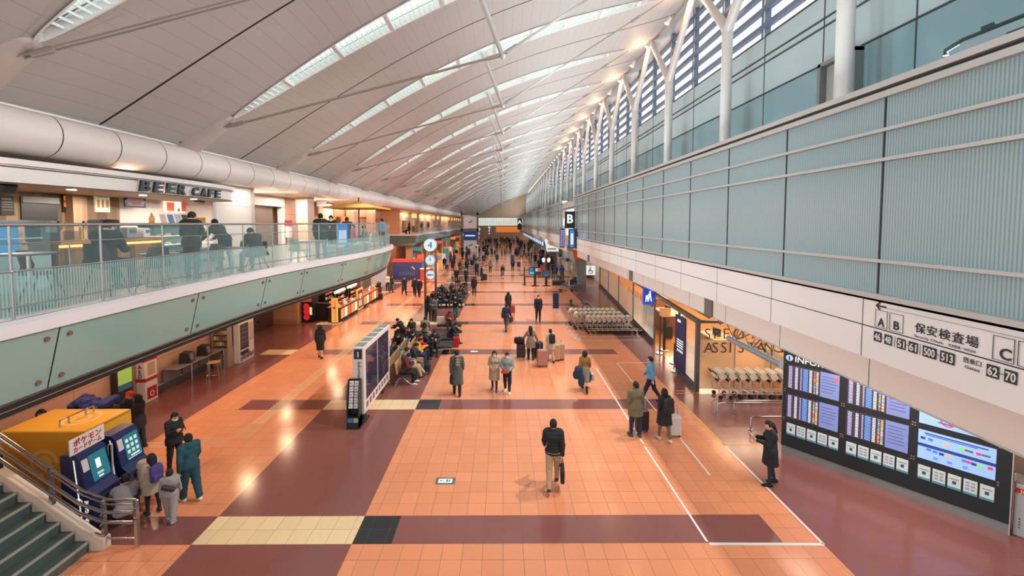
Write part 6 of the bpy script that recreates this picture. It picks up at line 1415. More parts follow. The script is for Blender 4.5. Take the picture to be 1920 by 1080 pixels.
# office interior: desks, partitions, queue posts
for k, (x, y, w, h, c, lb) in enumerate(((10.3, 19.4, 1.6, 1.05, '#B57C4C', 'wooden service desk inside the office behind the lettering'), (10.0, 24.5, 2.4, 1.1, '#8A5A3A', 'brown reception desk inside the office beyond the entrance'), (11.2, 30, 2.4, 1.1, '#A66F45', 'wooden counter deep inside the glass office'), (12.2, 17.5, 1.4, .9, '#6D4A35', 'low brown cabinet inside the office corner'))):
    t = thing('office_desk', lb, 'desk', (x, y, 0)); MB().rbox((0, 0, h/2), (.9, w, h), .03).build('body', mat('desk_%d' % k, c, .45, noise=.12, nscale=8), t); MB().b2((-.55, -w/2-.05, h), (.55, w/2+.05, h+.05)).build('desk_top', mat('desk_top', '#C99A66', .4), t); m = MB(); m.b2((-.1, -.3, h+.05), (0, .3, h+.4)); m.build('monitor', BLK, t)
p = gp(1253, 636); t = thing('suitcase', 'dark upright suitcase standing inside the office entrance', 'suitcase', (p.x, p.y, 0)); MB().rbox((0, 0, .42), (.42, .26, .7), .04).build('shell', CHAR, t); m = MB(); m.tube([(-.12, 0, .76), (-.12, 0, 1.05), (.12, 0, 1.05), (.12, 0, .76)], .012, 5); m.build('handle', BLK, t)
for sx in (-.15, .15): m = MB(); m.ball((sx, 0, .04), .04, 6); m.build('wheel', BLK, t)
def stanchion(x, y, label, h=.95, grp='belt barrier posts'):
    t = thing('belt_barrier_post', label, 'barrier post', (x, y, 0), 0, grp); m = MB(); m.disc((0, 0, .02), .2, .04, 20); m.build('base', CHR, t); m = MB(); m.tube([(0, 0, .04), (0, 0, h)], .035, 8); m.build('post', CHAR, t); return t
p = gp(1264, 681); stanchion(p.x, p.y, 'belt barrier post inside the office entrance'); p = gp(1272, 697); a_ = stanchion(p.x-.1, p.y, 'tall belt barrier post at the office entrance beside the navy banner', 1.5); p = gp(1237, 663); stanchion(p.x, p.y, 'dark tall post at the far side of the office entrance', 1.9)
t = thing('sign_stand', 'peach sign box on a dark stand at the office entrance', 'sign', (*P(20.6, .25), 0)); MB().b2((-.05, -.05, 0), (.05, .05, 1.7)).build('stand', BLK, t); MB().rbox((0, 0, 1.95), (.5, .14, .45), .02).build('sign_box', mat('peach_box', '#D9A77C', .5), t); MB().rbox((0, 0, .03), (.4, .4, .05), .02).build('foot', CHR, t)
t = thing('navy_banner', 'tall navy banner panel with small white lettering at the office entrance', 'banner', (*P(17.1, -.1), 0)); MB().b2((-.04, -.5, .2), (.0, .5, 2.55)).build('panel', NAVY, t); m = MB(); put_text(m, 'ANA', (-.045, .12, 2.28), (0, -1, 0), (0, 0, 1), .11, 0, bold=.03, align='C')
for k in range(4): m.b2((-.046, -.3, 1.5-.1*k), (-.04, .3, 1.54-.1*k))
for k in range(4): m.b2((-.046, -.28+.15*k, 1.02), (-.04, -.2+.15*k, 1.12))
m.build('lettering', WSIGN, t)
def person_icon(mb, o, u, v, s, mi=0):
    o, u, v = Vector(o), Vector(u), Vector(v); pt = lambda a, b_: o+u*a*s+v*b_*s
    mb.add([pt(.0+.11*math.cos(k*math.pi/5), .82+.11*math.sin(k*math.pi/5)) for k in range(10)], [tuple(range(10))], mi)
    for poly in ([(-.1, .68), (.1, .68), (.12, .3), (-.12, .3)], [(-.12, .32), (0, .32), (-.16, -.2), (-.28, -.16)], [(0, .32), (.12, .32), (.22, -.2), (.08, -.2)], [(-.08, .66), (-.38, .36), (-.32, .28), (-.06, .5)]): mb.add([pt(*q) for q in poly], [tuple(range(4))], mi)
t = thing('trolley_sign', 'blue projecting sign with white figure pushing a baggage cart', 'sign', (*P(21.6), 2.72)); SB = lit('sign_blue', '#1B3FB4', .5); MB().b2((-.62, -.08, -.55), (-.02, .08, .42)).build('panel', SB, t); MB().b2((.02, .08, -.4), (.06, 1.3, .42)).build('side_panel', SB, t); m = MB(); person_icon(m, (-.28, -.085, -.28), (1, 0, 0), (0, 0, 1), .5); m.add([(-.52, -.085, -.3), (-.36, -.085, -.3), (-.36, -.085, -.12), (-.5, -.085, -.05)], [(0, 1, 2, 3)]); m.disc((-.5, -.085, -.36), .04, .004, 10, 0, 'Y'); m.disc((-.38, -.085, -.36), .04, .004, 10, 0, 'Y'); m.build('pictogram', WSIGN, t); m = MB(); m.b2((-.03, -.05, .4), (.05, .05, .95)); m.b2((-.03, -.06, -.56), (.06, .06, .43)); m.build('bracket', BLK, t)
# space frame under the soffit
t = thing('roof_space_frame', 'steel lattice truss hanging under the soffit above the glass office', 'lattice truss', (0, 0, 0)); SF = mat('lattice_steel', '#7A6A58', .4, .4)
m = MB(); m2 = MB(); ya, yb = 11.8, 40
def fx(y): return 7.85+max(0, y-15)*.0975
n = 30; T = []
for k in range(n+1): y = ya+(yb-ya)*k/n; T.append(((fx(y), y, 2.5 if y < 14.6 else 2.86), (fx(y)-.05, y, 3.42), (fx(y)+.9, y, 3.42)))
for j, r in ((1, .035), (2, .035)): m.tube([q[j] for q in T], r, 6)
m.tube([q[0] for q in T if q[0][1] > 14.8], .035, 6); m.build('chord', SF, t)
for k in range(n):
    for a, b_ in ((0, 1), (0, 2), (1, 2)): m2.tube([T[k][a], T[k+1][b_]], .02, 5); m2.tube([T[k+1][a], T[k][b_]], .02, 5)
    m2.ball(T[k][0], .05, 6); m2.ball(T[k][1], .05, 6)
m2.build('lattice_bar', SF, t); m = MB(); m.tube([(7.82, 11.3, 2.5), (7.82, 14.0, 2.5)], .095, 12); m.build('lower_tube', mat('tube_blue_grey', '#9FB3BE', .25, .5), t)
# ---- signs on the right building
t = thing('letter_sign', 'black box sign with white letter B standing out from the glass wall', 'sign', (XW-.02, 37.6, 7.0)); MB().b2((-1.0, -.15, -1.0), (-.08, .15, .55)).build('box', mat('sign_black', '#1E2428', .3), t); m = MB(); put_text(m, 'B', (-.54, -.156, -.5), (1, 0, 0), (0, 0, 1), .75, 0, bold=.03, align='C', width=.55); m.build('letter', WSIGN, t); MB().b2((-.08, -.05, -.1), (.06, .05, .1)).build('bracket', CHR, t)
t = thing('departure_screen', 'dark hanging departure screen unit under the black letter sign', 'screen', (6.15, 37.3, 4.2)); MB().b2((-.1, -.2, 0), (.55, .6, 1.75)).build('housing', mat('housing_slate', '#3A4448', .4), t); MB().b2((-.08, -.21, .1), (.3, -.2, 1.65)).build('blue_poster', lit('screen_blue', '#1F7AC8', .6), t); MB().b2((-.02, -.215, .35), (.24, -.21, 1.35)).build('white_notice', lit('screen_ice', '#B9C9E4', .7), t); m = MB(); m.tube([(.3, .3, 1.75), (.3, .3, 3.0)], .04, 6); m.build('hanger', CHR, t)
t = thing('departure_screen', 'narrow lit timetable screen left of the blue poster screen', 'screen', (5.35, 37.6, 4.25)); MB().b2((-.12, -.1, 0), (.3, .1, 1.75)).build('housing', mat('housing_slate'), t); o = MB().b2((-.1, -.11, .05), (.28, -.1, 1.7)).build('screen', lit('screen_navy', '#27346E', .5), t); m = MB()
for k in range(14): m.b2((-.07, -.115, .12+.11*k), (.1, -.11, .17+.11*k)); m.b2((.14, -.115, .12+.11*k), (.25, -.11, .17+.11*k))
m.build('timetable_rows', RC[0], o); MB().b2((.3, -.05, .6), (.75, .05, .7)).build('bracket', CHR, t)
ORF = mat('orange_sign', '#D9692C', .5)
t = thing('counter_sign', 'orange slanted sign board with white letter B over the grey pillar', 'sign', (7.3, 39.6, 2.95)); m = MB(); m.prism([(-.35, .0), (1.9, 0), (1.9, .18), (1.2, 1.15), (-.65, 1.15)], (0, -.1, -.0), (1, 0, 0), (0, 0, 1), (0, .2, 0)); m.build('board', ORF, t); m = MB(); put_text(m, 'B', (.15, -.11, .28), (1, 0, 0), (0, 0, 1), .62, 0, bold=.03, align='C'); m.build('letter', WSIGN, t)
m = MB(); m.prism([(0, 0), (.75, 0), (.75, 2.95), (-.35, 2.95)], (7.35, 39.6, 0), (1, 0, 0), (0, 0, 1), (0, .3, 0)); struct('pillar_grey', m, [mat('pillar_slate', '#7E8487', .4)])
t = thing('wheelchair_sign', 'white square sign with blue wheelchair symbol on the glass', 'sign', (8.35, 38.8, 2.0)); MB().b2((-.42, -.03, -.45), (.42, .03, .45)).build('panel', WSIGN, t); m = MB(); SBL = mat('symbol_blue', '#22409A', .4); ring(m, (-.02, -.035, -.12), (1, 0, 0), (0, 0, 1), .16, .22, 24, 1.2, 6.0); m.disc((-.06, -.035, .3), .06, .008, 12, 0, 'Y'); m.b2((-.1, -.04, -.1), (-.02, -.032, .22)); m.b2((-.1, -.04, -.06), (.16, -.032, 0)); m.b2((.12, -.04, -.28), (.2, -.032, 0)); m.build('symbol', SBL, t); m = MB(); m.tube([(0, 0, .45), (0, 0, .8)], .02, 5); m.build('hanger', CHR, t)
# sign lettering on the fascia
t = thing('security_sign', 'long lettered security check and gates sign on the white fascia', 'sign', (XW-.012, 0, 0)); INK = mat('sign_ink', '#2E3436', .5)
def fs(px, py): p = gx(px, py, XW-.012); return p.y, p.z
Yt, Yl = (0, -1, 0), None
def ftxt(name, s, px, py, h, width=None, bold=0, mt=INK, px1=None):
    y, z = fs(px, py); m = MB(); w = width
    if px1: w = y-fs(px1, py)[0]
    put_text(m, s, (0, y, z), (0, -1, 0), (0, 0, 1), h, 0, width=w, bold=bold, ext=.002); return m.build(name, mt, t)
ftxt('lettering', 'A', 1645.5, 610, .14, .125, .02); ftxt('lettering', 'B', 1675, 617, .14, .10, .02); ftxt('lettering', 'C', 1873.5, 671.5, .145, .13, .02)
for ch, px in zip('保安検査場', (1715, 1737.5, 1760.2, 1785, 1811.3)): y, z = fs(px, 620); z = fs(1715, 620.5)[1]; m = MB(); put_text(m, ch, (0, y, z), (0, -1, 0), (0, 0, 1), .118, 0, bold=.008, ext=.002); m.build('lettering', INK, t)
ftxt('lettering', 'Security Check', 1714, 631, .038, px1=1769); ftxt('lettering', '安全检查／보안검사', 1778, 648.5, .03, px1=1830)
ftxt('lettering', '搭乗口', 1805.6, 677.5, .06, px1=1840); ftxt('lettering', 'Gates', 1808.6, 689.5, .045, px1=1836.8)
def fbox(px0, px1, z0, z1, name='frame', solid=True, mt=INK):
    ya, yb = fs(px0, 620)[0], fs(px1, 620)[0]; m = MB()
    if solid: m.b2((-.003, yb, z0), (0, ya, z1))
    else:
        w = .008
        for a, b_ in (((yb, z0), (ya, z0+w)), ((yb, z1-w), (ya, z1)), ((yb, z0), (yb+w, z1)), ((ya-w, z0), (ya, z1))): m.b2((-.003, a[0], a[1]), (0, b_[0], b_[1]))
    return m.build(name, mt, t)
for a, b_ in ((1640, 1663), (1667, 1693)): fbox(a, b_, 4.62, 4.93, 'letter_frame', False)
fbox(1863, 1905, 4.62, 4.95, 'letter_frame', False); fbox(1911, 1960, 4.62, 4.95, 'letter_frame', False)
for s, a, b_ in (('46', 1639, 1653), ('48', 1659, 1673), ('51', 1683, 1699), ('61', 1705, 1722), ('500', 1732, 1758), ('513', 1765, 1793), ('62', 1854, 1878), ('70', 1888, 1913)):
    fbox(a, b_, 4.36, 4.535, 'number_plate'); ya, yb = fs(a, 620)[0], fs(b_, 620)[0]; m = MB(); put_text(m, s, (-.004, (ya+yb)/2, 4.39), (0, -1, 0), (0, 0, 1), .115, 0, width=(ya-yb)*.8, bold=.02, align='C', ext=.002); m.build('number', WHT, t)
for a, b_ in ((1653, 1659), (1699, 1705), (1758, 1765), (1878, 1888)): fbox(a, b_, 4.445, 4.453, 'dash')
for a in (1678, 1726.5): fbox(a, a+.8, 4.36, 4.535, 'divider')
fbox(1641, 1960, 4.985, 4.99, 'rule_line')
y, z = fs(1642, 572); m = MB(); m.prism([(0, 0), (.07, .07), (.1, .07), (.05, .012), (.2, .012), (.2, -.012), (.05, -.012), (.1, -.07), (.07, -.07)], (-.003, y, z), (0, -1, 0), (0, 0, 1), (.003, 0, 0)); m.build('arrow', INK, t)
# rail on the upper terrace at the top right
t = thing('terrace_rail', 'short glass parapet with dark green handrail at the top right corner', 'railing', (0, 0, 0)); m = MB(); m.b2((6.95, 1, 8.95), (6.97, 6.35, 9.22)); m.build('glass_panel', mat('parapet_glass', '#93A9AC', .1), t); m = MB(); m.tube([(6.96, .9, 9.24), (6.96, 6.3, 9.24), (6.96, 6.55, 9.18), (6.96, 6.55, 9.1)], .035, 8); m.build('handrail', mat('rail_dark_green', '#1F3B3C', .35), t); m = MB(); m.b2((6.93, 5.35, 9.0), (6.948, 5.75, 9.09)); m.build('label_plate', INK, t); m = MB()
for y in (5.9, 4.75): m.b2((6.93, y, 9.25), (7.0, y+.16, 9.31))
m.build('clip', mat('rail_dark_green'), t)
# ---- baggage carts
PADC = mat('cart_pad_beige', '#CFC0A8', .5); CST = mat('cart_steel', '#D2CDC4', .3, .6)
def make_cart():
    t = thing('baggage_cart', 'steel baggage cart', 'baggage cart', (0, 0, -5), 0, 'nested baggage carts')
    # +x is the front (nose); the handle is at -x
    m = MB()
    for s_ in (-.24, .24): m.tube([(.55, s_*.7, .2), (.3, s_*.85, .2), (-.3, s_, .22), (-.36, s_, .3), (-.38, s_, .62), (-.2, s_, .92)], .016, 6)
    m.tube([(.55, -.17, .2), (.58, 0, .2), (.55, .17, .2)], .016, 6)
    for x in (-.1, .12, .34): m.tube([(x, -.22, .21), (x, .22, .21)], .01, 5)
    m.tube([(-.37, -.24, .45), (-.37, .24, .45)], .012, 5); m.build('frame', CST, t)
    m = MB(); m.tube([(-.52, -.27, .98), (-.52, .27, .98)], .022, 8); m.tube([(-.52, -.27, .98), (-.34, -.25, .74)], .014, 6); m.tube([(-.52, .27, .98), (-.34, .25, .74)], .014, 6); m.build('handle', BLK, t)
    m = MB(); m.prism([(-.44, .78), (-.34, .98), (-.2, 1.06), (-.08, 1.0), (-.05, .9), (-.12, .78), (-.26, .72)], (0, -.25, 0), (1, 0, 0), (0, 0, 1), (0, .5, 0)); m.build('basket', PADC, t)
    m = MB(); m.b2((-.335, -.1, .6), (-.31, .1, .72)); m.build('label_plate', NAVY, t)
    for x, y in ((-.3, -.24), (-.3, .24), (.45, -.15), (.45, .15)): m = MB(); m.disc((x, y, .075), .075, .04, 10, 0, 'Y'); m.build('wheel', BLK, t)
    return t
cart0 = make_cart(); first = True
def place_cart(x, y, rz, label, grp):
    global first
    if first: o = cart0; o.location = (x, y, 0); o.rotation_euler = (0, 0, rz); o['label'] = label; o['group'] = grp; first = False
    else: o = dup(cart0, (x, y, 0), rz, label, grp)
for k in range(8): place_cart(8.3+.37*k, 15.0-.02*k, 0, ['baggage cart at the left end of the row beside the glass corner', 'second baggage cart from the glass corner', 'third baggage cart from the glass corner'][k] if k < 3 else ('last visible baggage cart, half hidden by the flight board' if k == 7 else 'baggage cart nested in the middle of the row under the lettering'), 'row of carts under the office lettering')
for r, (y, x0, n) in enumerate(((23.9, 5.3, 9), (24.9, 4.75, 10), (25.9, 4.6, 10))):
    for k in range(n): place_cart(x0+.29*k, y, 0, ('baggage cart at the left end of the %s row of the long cart park' % ['front', 'middle', 'rear'][r]) if k == 0 else 'baggage cart nested in the %s row of the long cart park' % ['front', 'middle', 'rear'][r], 'carts in the %s row of the cart park' % ['front', 'middle', 'rear'][r])
# blue stickers on the floor beside the carts
for k, (px, py) in enumerate(((1083, 634.5), (1077.5, 627), (1072, 620.5), (1067, 614), (1062, 608), (1050, 592), (1047, 587.5), (1043.5, 583))):
    p = gp(px, py); o = MB(); o.disc((0, 0, .003), .2, .004, 18, 0); o.disc((0, 0, .006), .12, .004, 14, 1); o = o.build('floor_sticker', [mat('sticker_white', '#C9D4DA', .4), mat('sticker_blue', '#2F6FA8', .4)]); o.location = (p.x, p.y, 0); o.scale = (1, .7, 1)
    tag(o, 'round blue and white floor sticker, %s beside the cart park' % ['nearest', 'second', 'third', 'fourth', 'fifth', 'sixth', 'seventh', 'farthest'][k], 'floor sticker', 'floor stickers beside the carts')
# wheelchairs
def wheelchair(x, y, rz, label, c='#2C5C8C'):
    t = thing('wheelchair', label, 'wheelchair', (x, y, 0), rz, 'parked wheelchairs'); B = mat('chair_cloth_'+c[1:], c, .6)
    for s_ in (-.28, .28):
        m = MB(); pts = [(s_, .05+.3*math.cos(a), .31+.3*math.sin(a)) for a in np.linspace(0, 2*math.pi, 17)]; m.tube(pts, .018, 5)
        for k in range(4): a = k*math.pi/4; m.tube([(s_, .05-.29*math.cos(a), .31-.29*math.sin(a)), (s_, .05+.29*math.cos(a), .31+.29*math.sin(a))], .004, 4)
        m.build('wheel', BLK, t); m = MB(); m.disc((s_*.8, -.38, .09), .09, .04, 10, 0, 'X'); m.build('caster', BLK, t)
        m = MB(); m.tube([(s_*.86, -.42, .2), (s_*.86, -.3, .48), (s_*.86, .2, .48), (s_*.86, .26, .92), (s_*.86, .38, .94)], .014, 6); m.tube([(s_*.86, .2, .7), (s_*.86, -.18, .7), (s_*.86, -.2, .48)], .014, 6); m.build('frame', CHR, t)
        m = MB(); m.box((s_*.5, -.5, .14), (.14, .18, .02)); m.build('footrest', BLK, t)
    MB().rbox((0, -.05, .49), (.44, .44, .04), .015).build('seat', B, t); MB().rbox((0, .23, .72), (.44, .03, .4), .012, M=Matrix.Rotation(-.1, 3, 'X')).build('backrest', B, t)
p = gp(1058, 545); wheelchair(p.x, p.y, R(-80), 'blue wheelchair parked by the planters, left one'); p = gp(1079, 545); wheelchair(p.x, p.y, R(-80), 'blue wheelchair parked by the planters, right one')
p = gp(1098, 583); wheelchair(p.x, p.y, R(100), 'blue wheelchair folded behind the long cart park'); p = gp(1076, 586); wheelchair(p.x, p.y, R(60), 'dark stroller chair at the back left of the cart park', '#2B2E33')
# planters
LEAF = [mat('leaf_dark', '#35512F', .6), mat('leaf_mid', '#5E7F3A', .6), mat('leaf_light', '#A9AD55', .6)]
def planter(x, y, label, h, n, seed, lt):
    rnd = random.Random(seed); t = thing('planter', label, 'plant', (x, y, 0)); m = MB(); m.rbox((0, 0, .25), (1.3, .6, .5), .03); m.build('box', CHAR, t); m = MB(); m.b2((-.6, -.25, .48), (.6, .25, .505)); m.build('soil', BRN, t)
    m = MB(); ms = MB()
    for k in range(n):
        bx, by = rnd.uniform(-.5, .5), rnd.uniform(-.2, .2); hh = h*rnd.uniform(.5, 1); tip = Vector((bx+rnd.uniform(-.3, .3), by+rnd.uniform(-.25, .25), .5+hh)); ms.tube([(bx, by, .5), tip], .008, 4)
        for j in range(9):
            q = Vector((bx, by, .5)).lerp(tip, .3+.7*j/8); a = rnd.uniform(0, 6.28); d = Vector((math.cos(a), math.sin(a), rnd.uniform(.1, .9))).normalized(); sd_ = d.cross(Vector((0, 0, 1))).normalized()*.05; Ln = rnd.uniform(.14, .26)
            m.add([q, q+d*Ln*.5+sd_, q+d*Ln, q+d*Ln*.5-sd_], [(0, 1, 2, 3)], lt if rnd.random() < .6 else rnd.randrange(3))
    m.build('leaves', LEAF, t); ms.build('stems', LEAF[0], t)
p = gp(1049, 536); planter(p.x, p.y+.6, 'low dark planter with green leaves beside the wheelchairs', .8, 14, 1, 1); p = gp(1078, 536); planter(p.x+.3, p.y+1.0, 'tall bushy planter with yellow green leaves by the grey pillar', 2.0, 34, 2, 2); p = gp(1090, 533); planter(p.x+.2, p.y+2.2, 'dark leafy planter against the grey pillar', 1.3, 20, 3, 0)
# screens on stands, queue fittings
def stand_screen(px, py, w, h, z, label, c, bits, rz=0):
    p = gp(px, py); t = thing('screen_stand', label, 'screen', (p.x, p.y, 0), rz); MB().b2((-w/2, -.05, z), (w/2, .05, z+h)).build('housing', BLK, t); MB().b2((-w/2+.04, -.06, z+.04), (w/2-.04, -.05, z+h-.04)).build('screen', lit(c[0], c[1], .5), t)
    for a, b_, c_, d, mm in bits: MB().b2((a*w/2, -.066, z+c_*h), (b_*w/2, -.06, z+d*h)).build('screen_block', mm, t)
    MB().b2((-.12, -.08, 0), (.12, .08, z)).build('column', BLK, t); MB().b2((-.4, -.25, 0), (.4, .25, .05)).build('foot', BLK, t)
stand_screen(1003, 536, 1.25, .8, 1.15, 'coloured screen on a black stand beside the queue barriers', ('mon_dark', '#22283A'), [(-.9, -.2, .1, .4, lit('mon_blue', '#3FA0D8', .7)), (-.9, -.3, .5, .9, lit('mon_navy', '#2E5FA8', .6)), (.05, .45, .45, .85, lit('mon_green', '#55C255', .7)), (.5, .92, .45, .85, lit('mon_pink', '#D82868', .7))])
stand_screen(1024, 536, .85, .6, 1.0, 'smaller dark screen with blue sign under it, by the queue barriers', ('mon_grey', '#3A4246'), [(-.5, .5, .0, .35, lit('mon_deep', '#1E5CA8', .5))])
t = thing('navy_panel_stand', 'navy upright panel standing on the floor left of the cart park', 'sign', (*gp(1042, 578).xy, 0)); MB().b2((-.22, -.06, .03), (.22, .06, 1.15)).build('panel', NAVY, t); MB().b2((-.26, -.15, 0), (.26, .15, .03)).build('base', CHR, t)
for k, (px, py) in enumerate(((983, 534), (978, 516), (990, 506), (994, 492), (997, 482), (1000, 473))):
    p = gp(px, py); t = thing('queue_post', ['dark queue post at the corner of the barrier line', 'white queue post second along the barrier line', 'white queue post third along the barrier line', 'white queue post fourth along the barrier line', 'white queue post fifth along the barrier line', 'white queue post far along the barrier line'][k], 'barrier post', (p.x, p.y, 0), 0, 'queue posts by the check in area'); m = MB(); m.tube([(0, 0, .03), (0, 0, 1.9)], .06, 8); m.build('post', CHAR if k == 0 else mat('post_cream', '#DAD2C6', .4), t); m = MB(); m.disc((0, 0, .02), .22, .04, 14); m.build('base', CHAR, t)
t = thing('queue_barrier', 'dark low queue barrier running right from the corner post', 'barrier', (*gp(985, 536).xy, 0)); m = MB()
for x in (0, 2.2, 4.4): m.tube([(x, 0, 0), (x, 0, .98)], .03, 6)
m.build('post', BLK, t); MB().b2((0, -.02, .9), (4.6, .02, .98)).build('belt', BLK, t)
t = thing('queue_barrier', 'long violet belt barrier across the check in queue', 'barrier', (4.3, 76, 0)); m = MB()
for x in (0, 2.5, 5): m.tube([(x, 0, 0), (x, 0, .98)], .04, 6)
m.build('post', CHAR, t); MB().b2((0, -.02, .86), (5.2, .02, .95)).build('belt', mat('belt_violet', '#4B3E8A', .5), t)
t = thing('counter_sign', 'white slanted sign board with black letter B further down the hall', 'sign', (7.3, 66, 1.9)); m = MB(); m.prism([(-.2, 0), (1.7, 0), (1.7, 2.3), (-.6, 2.3)], (0, 0, 0), (1, 0, 0), (0, 0, 1), (0, .2, 0)); m.build('board', WSIGN, t); m = MB(); put_text(m, 'B', (.5, -.01, 1.1), (1, 0, 0), (0, 0, 1), .8, 0, bold=.04, align='C'); m.b2((-.1, -.012, .35), (1.3, 0, .5)); m.build('letter', INK, t); m = MB(); m.b2((.2, 0, -1.9), (1.4, .2, 0)); m.build('pillar', mat('pillar_mauve', '#7C7078', .4), t)

t = thing('check_in_header', 'long blue header board with white icons over the far check in counters', 'sign', (7.3, 0, 0)); MB().b2((0, 72, 2.15), (.15, 150, 3.14)).build('panel', lit('header_blue', '#1F5E98', .35), t); m = MB()
for k in range(16): m.b2((-.02, 74+4.6*k, 2.4), (0, 76.6+4.6*k, 3.05))
m.build('icon_plate', WSIGN, t)
for k in range(12):
    y = 50+8*k; t = thing('check_in_counter', 'pale check in counter in the far row along the right side', 'counter', (9.2, y, 0), 0, 'far check in counters'); MB().rbox((0, 0, .55), (.9, 5.5, 1.1), .03).build('body', mat('counter_white', '#CFCCC4', .5), t); MB().b2((-.1, -1, 1.1), (0, 1, 1.5)).build('monitor', BLK, t)
m = MB(); m.quad((10.6, 160, 0), (10.6, 42, 0), (10.6, 42, 4), (10.6, 160, 4)); struct('wall_right_counter', m, [mat('counter_wall', '#D8D5CC', .5)])
# hanging glass walkway lamps
p = gy(1024, 490, 46); t = thing('lamp_post', 'black twin lantern lamp hanging near the planters', 'lamp', (p.x, p.y, 0)); m = MB(); m.tube([(0, 0, 0), (0, 0, 3.4)], .05, 6); m.build('post', BLK, t)
for s_ in (-.3, .3): m = MB(); m.lathe([(.12, 0), (.2, .35), (.05, .5)], (s_, 0, 2.1), 8); m.build('lantern', WSIGN, t)
m = MB(); m.tube([(-.3, 0, 2.6), (.3, 0, 2.6)], .03, 5); m.build('arm', BLK, t)
t = thing('letter_sign', 'small black sign with letter A far along the right wall', 'sign', (5.9, 140, 6.3)); MB().b2((-.9, -.15, -2), (.5, .15, 1.8)).build('box', mat('sign_black'), t); m = MB(); put_text(m, 'A', (-.2, -.16, 0), (1, 0, 0), (0, 0, 1), 1.2, 0, bold=.04, align='C'); m.build('letter', WSIGN, t); MB().b2((.5, -.05, 0), (.9, .05, .2)).build('bracket', CHR, t)
# ================================================================ luggage
def suitcase(x, y, rz, label, c, h=.68, w=.44, d=.26, ext=.35, grp=None, z=0, nm='suitcase'):
    t = thing(nm, label, 'suitcase', (x, y, z), R(rz), grp); M_ = mat('case_'+c.lstrip('#').lower(), c, .35)
    m = MB(); m.rbox((0, 0, .06+h/2), (w, d, h), .05, n=3)
    for k in range(-2, 3): m.b2((k*w*.17-.008, -d/2-.006, .12), (k*w*.17+.008, d/2+.006, h))
    m.build('shell', M_, t)
    m = MB(); m.tube([(-w*.25, 0, h+.04), (-w*.25, 0, h+.06+ext), (w*.25, 0, h+.06+ext), (w*.25, 0, h+.04)], .011, 6); m.build('handle', GREY, t)
    for sx in (-1, 1):
        for sy in (-1, 1): m = MB(); m.disc((sx*(w/2-.06), sy*(d/2-.05), .035), .035, .03, 8, 0, 'X'); m.build('wheel', BLK, t)
    return t
def at_person(t, q):
    a = t.rotation_euler.z; return (t.location.x+q[0]*math.cos(a)-q[1]*math.sin(a), t.location.y+q[0]*math.sin(a)+q[1]*math.cos(a), t.location.z+q[2])
def backpack(pj, label, c, s=1.0, grp=None):
    t0, J = pj; q = J['chest']+J['M'] @ np.array([0, -.215, -.06]); t = thing('backpack', label, 'backpack', at_person(t0, q), t0.rotation_euler.z, grp); M_ = mat('pack_'+c.lstrip('#').lower(), c, .7)
    m = MB(); m.rbox((0, 0, 0), (.29*s, .17*s, .42*s), .06, n=3); m.ball((0, -.01, .19*s), (.135*s, .075*s, .06*s), 12); m.build('bag', M_, t); m = MB(); m.rbox((0, -.1*s, -.08*s), (.22*s, .06*s, .18*s), .025, n=3); m.build('front_pocket', M_, t)
    for sx in (-1, 1): m = MB(); m.tube([(sx*.09, .07, .16*s), (sx*.11, .16, .2*s), (sx*.12, .3, .17*s), (sx*.12, .34, .02)], .014, 5); m.build('strap', M_, t)
    m = MB(); m.tube([(-.04, -.02, .24*s), (0, -.02, .28*s), (.04, -.02, .24*s)], .01, 5); m.build('grab_loop', M_, t)
    return t
def hand_bag(pj, n, label, c, kind='tote', w=.34, h=.28, d=.11, grp=None, swing=0):
    t0, J = pj; p = hand_at(t0, J, n, .085); t = thing({'tote': 'tote_bag', 'brief': 'briefcase', 'paper': 'paper_bag'}.get(kind, 'bag'), label, 'bag', p, t0.rotation_euler.z+R(swing), grp); M_ = mat('bag_'+c.lstrip('#').lower(), c, .6); g = .03 if kind == 'brief' else .2
    m = MB(); m.rbox((0, 0, -g-h/2), (d, w, h), .03, n=3); m.build('body', M_, t)
    for sx in (-.03, .03): m = MB(); m.tube([(sx, -w*.25, -g), (sx*.3, -w*.08, .0), (sx*.3, w*.08, .0), (sx, w*.25, -g)], .008, 5); m.build('handle', M_, t)
    return t
def phone(pj, label, nm='phone', w=.075, h=.15, c='#1C1D20'):
    t0, J = pj; a = (J['wrL']+J['hdL']*.09+J['wrR']+J['hdR']*.09)/2+np.array([0, .03, .03]); t = thing(nm, label, nm, at_person(t0, a), t0.rotation_euler.z); M_ = Matrix.Rotation(R(-35), 3, 'X'); MB().box((0, 0, 0), (w, .01, h), 0, M=M_).build('case', mat('device_'+c[1:], c, .3), t); m = MB(); m.box((0, -.008, 0), (w*.9, .004, h*.9), 0, M=M_); m.build('screen', lit('device_screen', '#A9C2CC', .6), t)
def P_(px, py, face, label, **k):
    p = gp(px, py); return person(p.x, p.y, face, label, **k)
